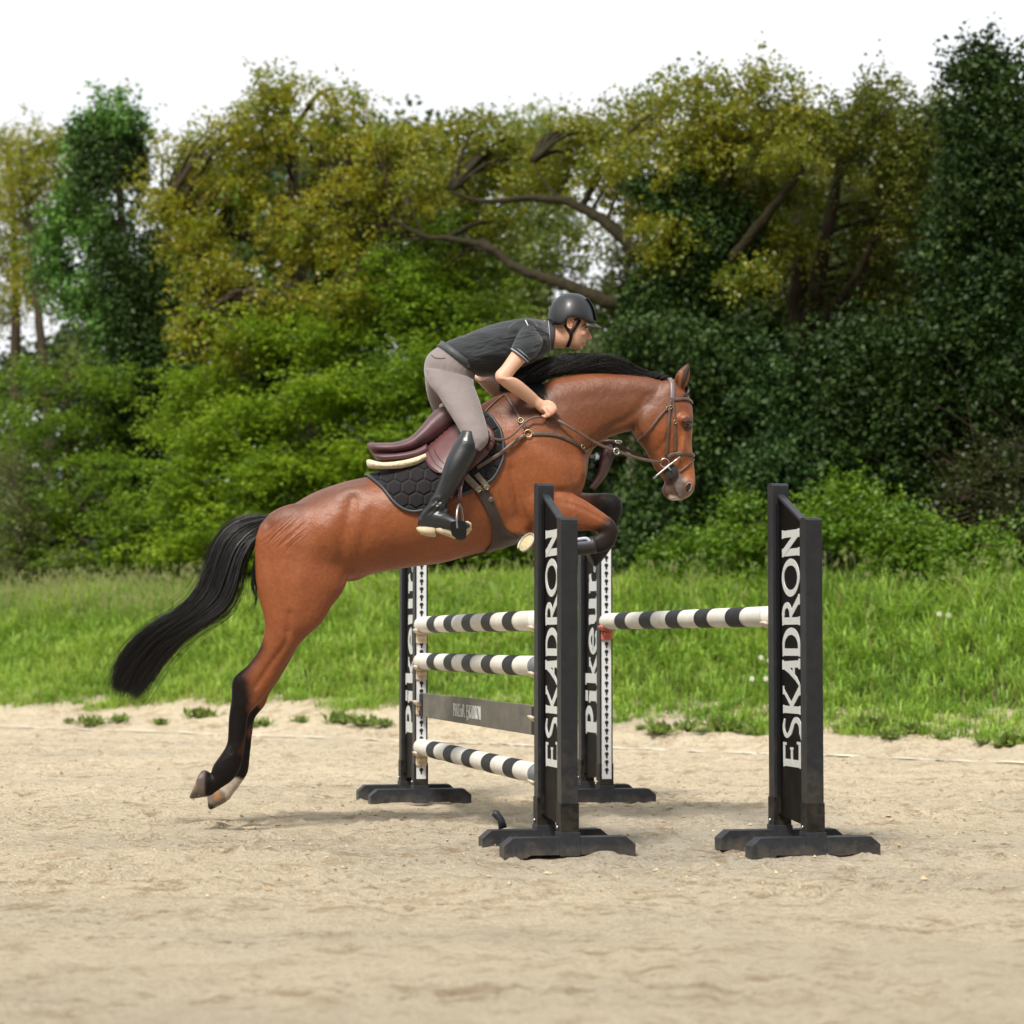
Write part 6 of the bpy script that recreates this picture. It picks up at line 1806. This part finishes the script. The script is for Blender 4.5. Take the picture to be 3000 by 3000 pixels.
tree('bright green hornbeam behind the rider with fine spreading branches', 'tree', 1260, 7.8, [(1260, 1500), (1250, 1250), (1245, 1000), (1250, 840)], (.15, .04),
     ([(1200, 950, 7.4, 150, 90, 1.0), (1380, 940, 7.4, 150, 90, .9), (1300, 1080, 7, 200, 100, 1.0), (1450, 1010, 7.4, 110, 90, .8), (1180, 1150, 6.8, 150, 100, .9), (1420, 1180, 7, 160, 100, .9), (1280, 1290, 6.6, 190, 100, .9), (1500, 1330, 6.8, 140, 110, .8), (1320, 1440, 6.4, 200, 100, .9), (1200, 1560, 6.2, 160, 90, .8), (1450, 1560, 6.3, 180, 90, .8),
       (1330, 720, 8.2, 120, 70, .8), (1250, 650, 8.2, 110, 60, .7), (1410, 640, 8.2, 110, 60, .6), (1470, 790, 8.2, 100, 60, .7), (1320, 850, 7.8, 130, 70, .8), (1180, 780, 7.4, 110, 80, .8), (1230, 850, 7.2, 110, 70, .8), (1110, 860, 7.2, 90, 60, .7)], 1120, 54, .20, .068, .8, GRN2),
     M_leaf, M_bark, 19, nbr=90, name='hornbeam')
# distant trees in the gap
for i, (x_, w_, lb) in enumerate(((1850, .085, 'birch with pale peeling trunk in the gap right of the rider'), (1605, .075, 'slim distant tree in the bright gap above the rider'), (1530, .06, 'thin dark stem left of the bright gap above the rider'))):
    tree(lb, 'tree', x_, 15 + i, [(x_, 1300), (x_ - 8, 900), (x_ - 14, 600), (x_ - 10, 350)], (w_ * 1.25, w_ * .4),
         ([(x_ + 40, 1000, 15, 110, 70, .8), (x_ - 60, 880, 15, 90, 70, .7), (x_ + 30, 640, 15, 90, 90, .8), (x_ + 10, 770, 15, 100, 70, .8), (x_ - 20, 500, 15, 110, 80, .8), (x_, 390, 15, 90, 60, .7)], 210, 46, .25, .085, .2, PAL if i else OLV), M_leaf, (M_birch, M_bark2, M_bark2)[i], 30 + i, nbr=20)
tree('pale green bushy tree low in the gap behind the horse mane', 'tree', 1720, 13, [(1720, 1350), (1715, 1100)], (.08, .03),
     ([(1640, 1060, 13, 110, 60, .8), (1780, 1080, 13, 120, 80, .9), (1900, 1010, 13, 80, 60, .8), (1700, 1200, 12.5, 160, 90, .9), (1840, 1230, 12.5, 130, 100, .9), (1600, 1220, 12.5, 110, 90, .9)], 260, 50, .22, .075, .3, [(.055, .08, .02), (.08, .11, .028), (.11, .14, .035)]), M_leaf, M_bark, 34, nbr=30)
# big ivy oak with the two long limbs
tree('old oak with ivy-clad trunk and two long crooked limbs reaching left above the rider', 'oak tree', 2050, 7, [(2050, 1500), (2045, 1250), (2030, 1020), (2020, 860), (2060, 700), (2110, 560), (2150, 340)], (.42, .07),
     ([(1420, 540, 8, 130, 60, .6), (1600, 520, 8, 150, 60, .6), (1800, 500, 7, 130, 80, .9), (1240, 540, 6.8, 90, 80, .8), (1480, 430, 8, 140, 70, .6), (1720, 400, 8, 150, 80, .6), (1900, 340, 8, 120, 80, .7), (1380, 380, 8, 90, 60, .6), (2050, 430, 7, 170, 70, .9), (2300, 450, 7, 140, 60, .9), (1960, 700, 6.6, 110, 90, .9), (2060, 520, 7, 150, 70, 1.0), (2240, 560, 7.8, 140, 80, .6), (2120, 700, 7.6, 130, 60, .5), (2300, 700, 7.8, 110, 60, .5), (1700, 700, 7.8, 60, 26, .4), (1480, 660, 7.8, 110, 35, .5), (1900, 620, 7.8, 70, 40, .5), (1330, 780, 7.6, 90, 35, .4), (2140, 360, 7, 150, 80, .9), (2050, 280, 7, 110, 70, .7), (2230, 250, 7.4, 90, 60, .7), (2350, 350, 7.4, 120, 70, .8), (2200, 830, 6.6, 90, 40, .5)], 820, 46, .15, .072, .3, YEL2),
     M_leaf, M_bark2, 20, nbr=60,
     extra=[([(1990, 950, 7), (1870, 900, 6.8), (1770, 880, 6.6), (1680, 842, 6.5), (1590, 812, 6.5), (1500, 776, 6.5), (1440, 728, 6.5), (1340, 702, 6.5), (1240, 690, 6.5), (1150, 640, 6.5)], .12, .02),
            ([(2030, 860, 7), (1930, 770, 6.9), (1850, 720, 6.8), (1760, 640, 6.8), (1670, 596, 6.8), (1560, 580, 6.8), (1420, 590, 6.8), (1320, 560, 6.8)], .13, .018),
            ([(1240, 690, 6.5), (1200, 600, 6.5), (1190, 520, 6.5)], .02, .008), ([(1660, 596, 6.8), (1600, 540, 6.8), (1560, 470, 6.8)], .025, .008),
            ([(2030, 950, 7), (2120, 800, 7), (2240, 640, 7), (2350, 500, 7)], .12, .04)],
     climb=(76000, [.92, .60, .42], .080, IVY, [[(2030, 1640, 6.4), (2040, 1400, 6.4), (2020, 1150, 6.5), (2000, 960, 6.6)], [(2020, 1100, 6.8), (2010, 850, 6.9), (2060, 700, 7), (1960, 540, 7)], [(1990, 930, 6.8), (1920, 900, 6.7), (1960, 800, 6.8)]]))
tree('tree with two leaning brown trunks and sparse olive leaves right of the old oak', 'tree', 2310, 9, [(2312, 1300), (2340, 1080), (2385, 880), (2430, 650), (2490, 340)], (.24, .05),
     ([(2420, 560, 10, 150, 80, .7), (2560, 620, 9.6, 120, 90, .7), (2600, 760, 9.6, 130, 80, .8), (2380, 800, 10, 120, 60, .6), (2500, 900, 9.4, 140, 60, .7), (2650, 540, 8.6, 100, 70, .8), (2500, 410, 8.6, 140, 80, .8), (2670, 430, 8.6, 110, 70, .8), (2560, 300, 8.6, 100, 70, .7), (2740, 340, 8.8, 80, 60, .7), (2700, 680, 8.6, 80, 60, .8)], 540, 46, .19, .070, .3, [(.06, .08, .010), (.095, .12, .012), (.13, .135, .012)]),
     M_leaf, M_bark, 21, nbr=70, extra=[([(2330, 1120, 9), (2340, 900, 9), (2340, 700, 9), (2310, 360, 9)], .20, .04), ([(2400, 960, 9), (2500, 820, 8.8), (2570, 660, 8.8), (2610, 500, 8.8)], .07, .02)])
# dark ivy tree at the right edge, shade put into its leaf colours
tree('very dark ivy-smothered tree at the right picture edge', 'tree', 2900, 8, [(2900, 1450), (2890, 1150), (2880, 850), (2890, 360)], (.28, .05),
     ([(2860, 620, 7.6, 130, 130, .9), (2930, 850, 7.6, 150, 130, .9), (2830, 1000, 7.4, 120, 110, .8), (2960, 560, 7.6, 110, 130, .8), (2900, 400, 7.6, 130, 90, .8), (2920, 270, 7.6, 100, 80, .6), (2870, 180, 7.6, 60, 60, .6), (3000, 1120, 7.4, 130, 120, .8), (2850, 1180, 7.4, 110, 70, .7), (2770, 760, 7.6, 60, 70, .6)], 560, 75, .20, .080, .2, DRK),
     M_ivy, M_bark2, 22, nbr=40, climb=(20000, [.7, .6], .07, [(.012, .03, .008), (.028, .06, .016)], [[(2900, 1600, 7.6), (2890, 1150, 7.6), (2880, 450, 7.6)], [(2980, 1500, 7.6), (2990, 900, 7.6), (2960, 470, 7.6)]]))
# ivy mounds in the middle right
tree('rounded dark green ivy mound just right of the horse head', 'ivy mound', 2330, 6.6, [(2330, 1500), (2330, 1300)], (.12, .05),
     ([(2260, 1180, 6.6, 110, 110, .7), (2330, 1330, 6.4, 150, 110, .8), (2250, 1430, 6.2, 140, 100, .7), (2210, 1050, 6.8, 70, 80, .6), (2400, 1450, 6.3, 120, 90, .6)], 330, 80, .16, .072, .1, [(.014, .036, .008), (.026, .058, .013), (.04, .080, .018)]), M_ivy, M_bark, 23, name='ivy_mound', nbr=20)
tree('broad ivy-covered thicket under the leaning trunks', 'ivy thicket', 2550, 7, [(2550, 1500), (2545, 1250), (2540, 1100)], (.12, .05),
     ([(2470, 1020, 7, 110, 80, .7), (2600, 1060, 7, 130, 100, .8), (2520, 1180, 6.8, 140, 110, .8), (2660, 1220, 6.9, 110, 110, .7), (2480, 1330, 6.6, 120, 100, .7), (2620, 1400, 6.8, 120, 90, .7)], 440, 75, .18, .074, .12, DRK), M_ivy, M_bark, 24, name='ivy_thicket', nbr=40)
# bright low shrubs on the bank top
SH = [(2180, 1560, 150, 90, 'bright green maple shrub between the horse muzzle and the right stand'), (2470, 1500, 110, 110, 'taller bright green shrub directly behind the right stand'), (2640, 1570, 120, 90, 'bright green shrub right of the right stand'),
      (2850, 1620, 140, 55, 'low spreading green shrub near the right edge'), (1980, 1640, 110, 55, 'low green shrub below the horse head')]
for i, (x_, y_, a_, b_, lb) in enumerate(SH):
    tree(lb, 'shrub', x_, 5.4, [(x_, 1660), (x_ + 6, y_ - 10)], (.035, .012),
         ([(x_ - a_ * .45, y_ + 20, 5.4, a_ * .6, b_ * .7, .5), (x_ + a_ * .4, y_ + 10, 5.5, a_ * .6, b_ * .7, .5), (x_, y_ - b_ * .5, 5.5, a_ * .4, b_ * .6, .4), (x_ + a_ * .1, y_ + 60, 5.3, a_ * .9, 50, .5)], 150, 44, .13, .062, .45, [(.06, .13, .008), (.10, .19, .012), (.14, .235, .018)]), M_leaf, M_bark, 50 + i, name='shrub', group=None, nbr=36)
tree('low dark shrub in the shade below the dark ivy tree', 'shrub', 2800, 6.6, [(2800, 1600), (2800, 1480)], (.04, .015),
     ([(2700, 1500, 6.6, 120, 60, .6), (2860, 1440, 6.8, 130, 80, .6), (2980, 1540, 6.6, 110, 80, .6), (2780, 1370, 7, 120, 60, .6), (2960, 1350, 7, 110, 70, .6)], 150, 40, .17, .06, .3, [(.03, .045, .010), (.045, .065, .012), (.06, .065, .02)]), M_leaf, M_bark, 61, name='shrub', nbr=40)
# brown twiggy thicket at the right
tw = MB(); rg = np.random.default_rng(77)
for i in range(260):
    x_ = rg.uniform(2520, 3080); y_ = rg.uniform(1300, 1640); t_ = rg.uniform(6.6, 8.0)
    a = WT(x_, y_, t_); d = np.array([rg.normal(-.6, .5), rg.normal(0, .3), rg.normal(.45, .4)]); d /= np.linalg.norm(d)
    L_ = rg.uniform(.4, 1.3); tw.tube(cr([a, a + d * L_ * .5 + rg.normal(0, .05, 3), a + d * L_ - np.array([0, 0, .12])], 3), [.006, .005, .005, .004, .003, .003, .002], 4)
o_ = tw.build('bramble_thicket', mat('brown_twigs', (.050, .034, .018), .9)); tag(o_, 'tangle of bare brown twigs and brambles below the dark tree at right', 'thicket', kind='stuff')

# ------------------------------------------------------------------ grass on the bank
rg = np.random.default_rng(99)
NT, PER = 19500, 17
s0_ = rg.uniform(-15, 25, NT); t0_ = 1.2 + 5.6 * rg.random(NT) ** 1.05
ts = rg.uniform(.6, 1.5, NT)
s_ = np.repeat(s0_, PER); t_ = np.repeat(t0_, PER); N = NT * PER; tsz = np.repeat(ts, PER)
tan_ = rg.uniform(0, 6.28, N); trr = np.abs(rg.normal(0, .075, N)) * tsz
cx_ = L0[0] + LD[0] * s_ + LN[0] * t_; cy_ = L0[1] + LD[1] * s_ + LN[1] * t_
x = cx_ + np.cos(tan_) * trr; y = cy_ + np.sin(tan_) * trr
edge_n = vnoise(cx_, cy_, 2.2, 61) * .75 + .15
ok = (t_ > 1.75 - .035 * np.clip(s_, 0, 20) + edge_n * .8) & (np.abs(x / y) < .44)
ok &= ~((vnoise(cx_, cy_, 3.1, 67) > .62) & (t_ < 2.3))
x, y, t_, tan_, tsz, trr, cx_, cy_ = [q[ok] for q in (x, y, t_, tan_, tsz, trr, cx_, cy_)]; N = len(x)
z = ground_z(x, y) - .02
pn_ = vnoise(x, y, 1.1, 62); pn2 = vnoise(x, y, 4.0, 63)
h = (.12 + .19 * np.clip((t_ - 1.6) / 3.0, 0, 1)) * rg.uniform(.5, 1.3, N) * (1 + .35 * pn_) * tsz
wd = rg.uniform(.0045, .0095, N) * (1 + .3 * (t_ > 3))
an = tan_ + rg.normal(0, .5, N); lean = np.clip(rg.uniform(.2, 1.0, N), .1, .95)
dirx, diry = np.cos(an), np.sin(an)
# blades face roughly anywhere; side vector
sx_, sy_ = -diry, dirx
B = np.stack([x, y, z], -1); Sd = np.stack([sx_, sy_, np.zeros(N)], -1) * wd[:, None]; D = np.stack([dirx, diry, np.zeros(N)], -1)
m1 = B + D * (h * lean * .35)[:, None] + np.stack([0 * x, 0 * x, h * .55], -1)
m2 = B + D * (h * lean * 1.15)[:, None] + np.stack([0 * x, 0 * x, h * (1 - lean * .5)], -1)
q1 = np.stack([B - Sd, B + Sd, m1 + Sd * .8, m1 - Sd * .8], 1); q2 = np.stack([m1 - Sd * .8, m1 + Sd * .8, m2 + Sd * .12, m2 - Sd * .12], 1)
g0, g1, g2 = np.array([.12, .23, .030]), np.array([.235, .375, .050]), np.array([.35, .44, .085])
tv = vnoise(cx_ * 3, cy_ * 3, 2.7, 69)
u_ = np.clip(.5 + .4 * pn_ + .35 * tv + rg.normal(0, .15, N), 0, 1)[:, None]
gc = np.where(u_ < .5, g0 + (g1 - g0) * u_ * 2, g1 + (g2 - g1) * (u_ - .5) * 2) * rg.uniform(.75, 1.25, (N, 1))
dead = (rg.random(N) < .035 + .10 * (pn2 > .5))[:, None]; gc = np.where(dead, np.array([.30, .24, .11]), gc)
Q = np.concatenate([q1, q2]); gcc = np.concatenate([gc, gc * 1.1])
M_grass = leaf_mat('grass_blade', .5, .35)
gr = tri_soup('grass', Q, 4, gcc, M_grass); tag(gr, 'long lush green grass covering the bank behind the arena', 'grass', kind='stuff')
# seed heads on the crest of the bank
n = 1500
px_ = np.concatenate([rg.uniform(-20, 620, 1100), rg.uniform(600, 3000, 400)]); tt_ = rg.uniform(3.8, 5.2, n)
Ys = np.array([YT(a, b) for a, b in zip(px_, tt_)]); xs_ = (px_ - 1500) / F_PX * Ys
zs = ground_z(xs_, Ys); hh = rg.uniform(.32, .62, n)
st_, hc = [], []
for i in range(n):
    b0 = np.array([xs_[i], Ys[i], zs[i]]); tp_ = b0 + np.array([rg.normal(0, .07), rg.normal(0, .05), hh[i]])
    w1 = np.array([.0022, 0, 0]); st_.append([b0 - w1, b0 + w1, tp_ + w1, tp_ - w1]); hc.append((.16, .22, .05))
    for k_ in range(5):
        c_ = tp_ + np.array([rg.normal(0, .010), 0, -.012 * k_ + rg.normal(0, .004)]); w2 = rg.uniform(.004, .008)
        st_.append([c_ - [w2, 0, 0], c_ - [0, 0, w2 * 2], c_ + [w2, 0, 0], c_ + [0, 0, w2 * 2]]); hc.append((.30, .29, .13))
so2 = tri_soup('seeding_grass', np.array(st_), 4, np.array(hc), M_grass); tag(so2, 'thin seeding grass stems along the crest of the bank', 'grass', kind='stuff')

# weeds on the sandy verge: one rosette built, then copied
def rosette(seed, n=110, R_=.22):
    rg2 = np.random.default_rng(seed)
    an = rg2.uniform(0, 6.28, n); el = rg2.uniform(.15, 1.2, n); L_ = R_ * rg2.uniform(.4, 1, n)
    c0 = np.stack([rg2.normal(0, R_ * .45, n), rg2.normal(0, R_ * .3, n), np.zeros(n)], -1)
    d = np.stack([np.cos(an) * np.cos(el), np.sin(an) * np.cos(el), np.sin(el)], -1)
    sd = np.stack([-np.sin(an), np.cos(an), 0 * an], -1) * (L_ * .16)[:, None]
    tip = c0 + d * L_[:, None]; mid = c0 + d * (L_ * .55)[:, None] + np.array([0, 0, .012])
    return np.stack([c0, mid - sd, tip, mid + sd], 1), np.array([.14, .21, .045]) * rg2.uniform(.6, 1.5, (n, 1)) + np.array([.02, .015, 0]) * rg2.random((n, 1))
protos = []
for k_ in range(3):
    Q, cc = rosette(200 + k_); o_ = tri_soup('weed_clump', Q, 4, cc, M_grass); protos.append(o_)
spots = [(205, 2118), (265, 2125), (350, 2116), (470, 2122), (590, 2105), (760, 2130), (880, 2118), (1000, 2120), (1065, 2125), (1120, 2128), (1880, 2140), (1930, 2150), (2010, 2140), (2060, 2150), (2120, 2140), (2190, 2150), (2470, 2140), (2560, 2140), (2670, 2152), (2760, 2170), (2880, 2180), (2960, 2190), (2600, 2165), (2330, 2140)]
for i, (a_, b_) in enumerate(spots):
    o_ = protos[i] if i < 3 else protos[i % 3].copy()
    if i >= 3: link(o_)
    lo, hi = 15.0, 40.0
    for _ in range(40):
        m_ = (lo + hi) / 2; g = W(a_, b_, m_)
        if g[2] > ground_z(g[0], g[1]): lo = m_
        else: hi = m_
    zz_ = float(ground_z(g[0], g[1]))
    o_.location = (g[0], g[1], zz_ - .005 + .012); o_.rotation_euler = (0, 0, i * 2.4); sc = .35 + .6 * ((i * 37) % 10) / 10; o_.scale = (sc, sc, sc)
    o_.name = 'weed_clump'
    rank = sorted(spots).index((a_, b_)); ords = 'leftmost second third fourth fifth sixth seventh eighth ninth tenth eleventh twelfth thirteenth fourteenth fifteenth sixteenth seventeenth eighteenth nineteenth twentieth twenty-first twenty-second twenty-third rightmost'.split()
    tag(o_, 'low green weed clump in the sandy edge, ' + ords[rank] + (' of the row' if rank in (0, 23) else ' from the left in the row'), 'weed', 'weed clumps along the sandy edge')
# daisies
fp = MB()
for i in range(9):
    a = 2 * math.pi * i / 9; fp.add([(0, 0, 0), (.022 * math.cos(a - .25), -.003, .022 * math.sin(a - .25)), (.027 * math.cos(a), -.002, .027 * math.sin(a)), (.022 * math.cos(a + .25), -.003, .022 * math.sin(a + .25))], [[0, 1, 2, 3]])
M_pet = mat('white_petal', (.78, .78, .74), .6); M_yc = mat('yellow_disc', (.6, .42, .03), .6); M_stem = mat('flower_stem', (.07, .13, .02), .6)
fr_ = None
def flower():
    r_ = empty('daisy'); fp.build('petals', M_pet, r_)
    c_ = MB(); c_.ellipsoid((0, -.003, 0), [[.008, 0, 0], [0, .005, 0], [0, 0, .008]], 10, 6); c_.build('flower_centre', M_yc, r_)
    c_ = MB(); c_.tube([(0, 0, 0), (.01, .01, -.12), (0, .01, -.26)], .0022, 5); c_.build('stem', M_stem, r_)
    return r_
f0 = flower()
for i, (a_, b_) in enumerate(((2230, 1926), (2203, 1988), (2244, 1988), (2752, 1798), (2779, 1802), (2254, 1935))):
    # where this line of sight meets the bank
    lo, hi = 15.0, 45.0
    for _ in range(40):
        m_ = (lo + hi) / 2; p = W(a_, b_, m_)
        if p[2] > ground_z(p[0], p[1]) + .20: lo = m_
        else: hi = m_
    p = W(a_, b_, lo)
    r_ = f0 if i == 0 else f0.copy()
    if i:
        link(r_)
        for ch in f0.children: c2 = ch.copy(); link(c2, r_)
    r_.location = p; r_.rotation_euler = (0, 0, (i * .9) % .8 - .4)
    dl = ('highest daisy just left of the right stand, below the single pole', 'daisy furthest left of the four beside the right stand', 'lowest daisy touching the left edge of the right stand', 'left daisy of the pair high on the bank right of the right stand', 'right daisy of the pair high on the bank right of the right stand', 'daisy right behind the edge of the right stand, half hidden')
    tag(r_, 'white ' + dl[i], 'flower', 'daisies in the grass')
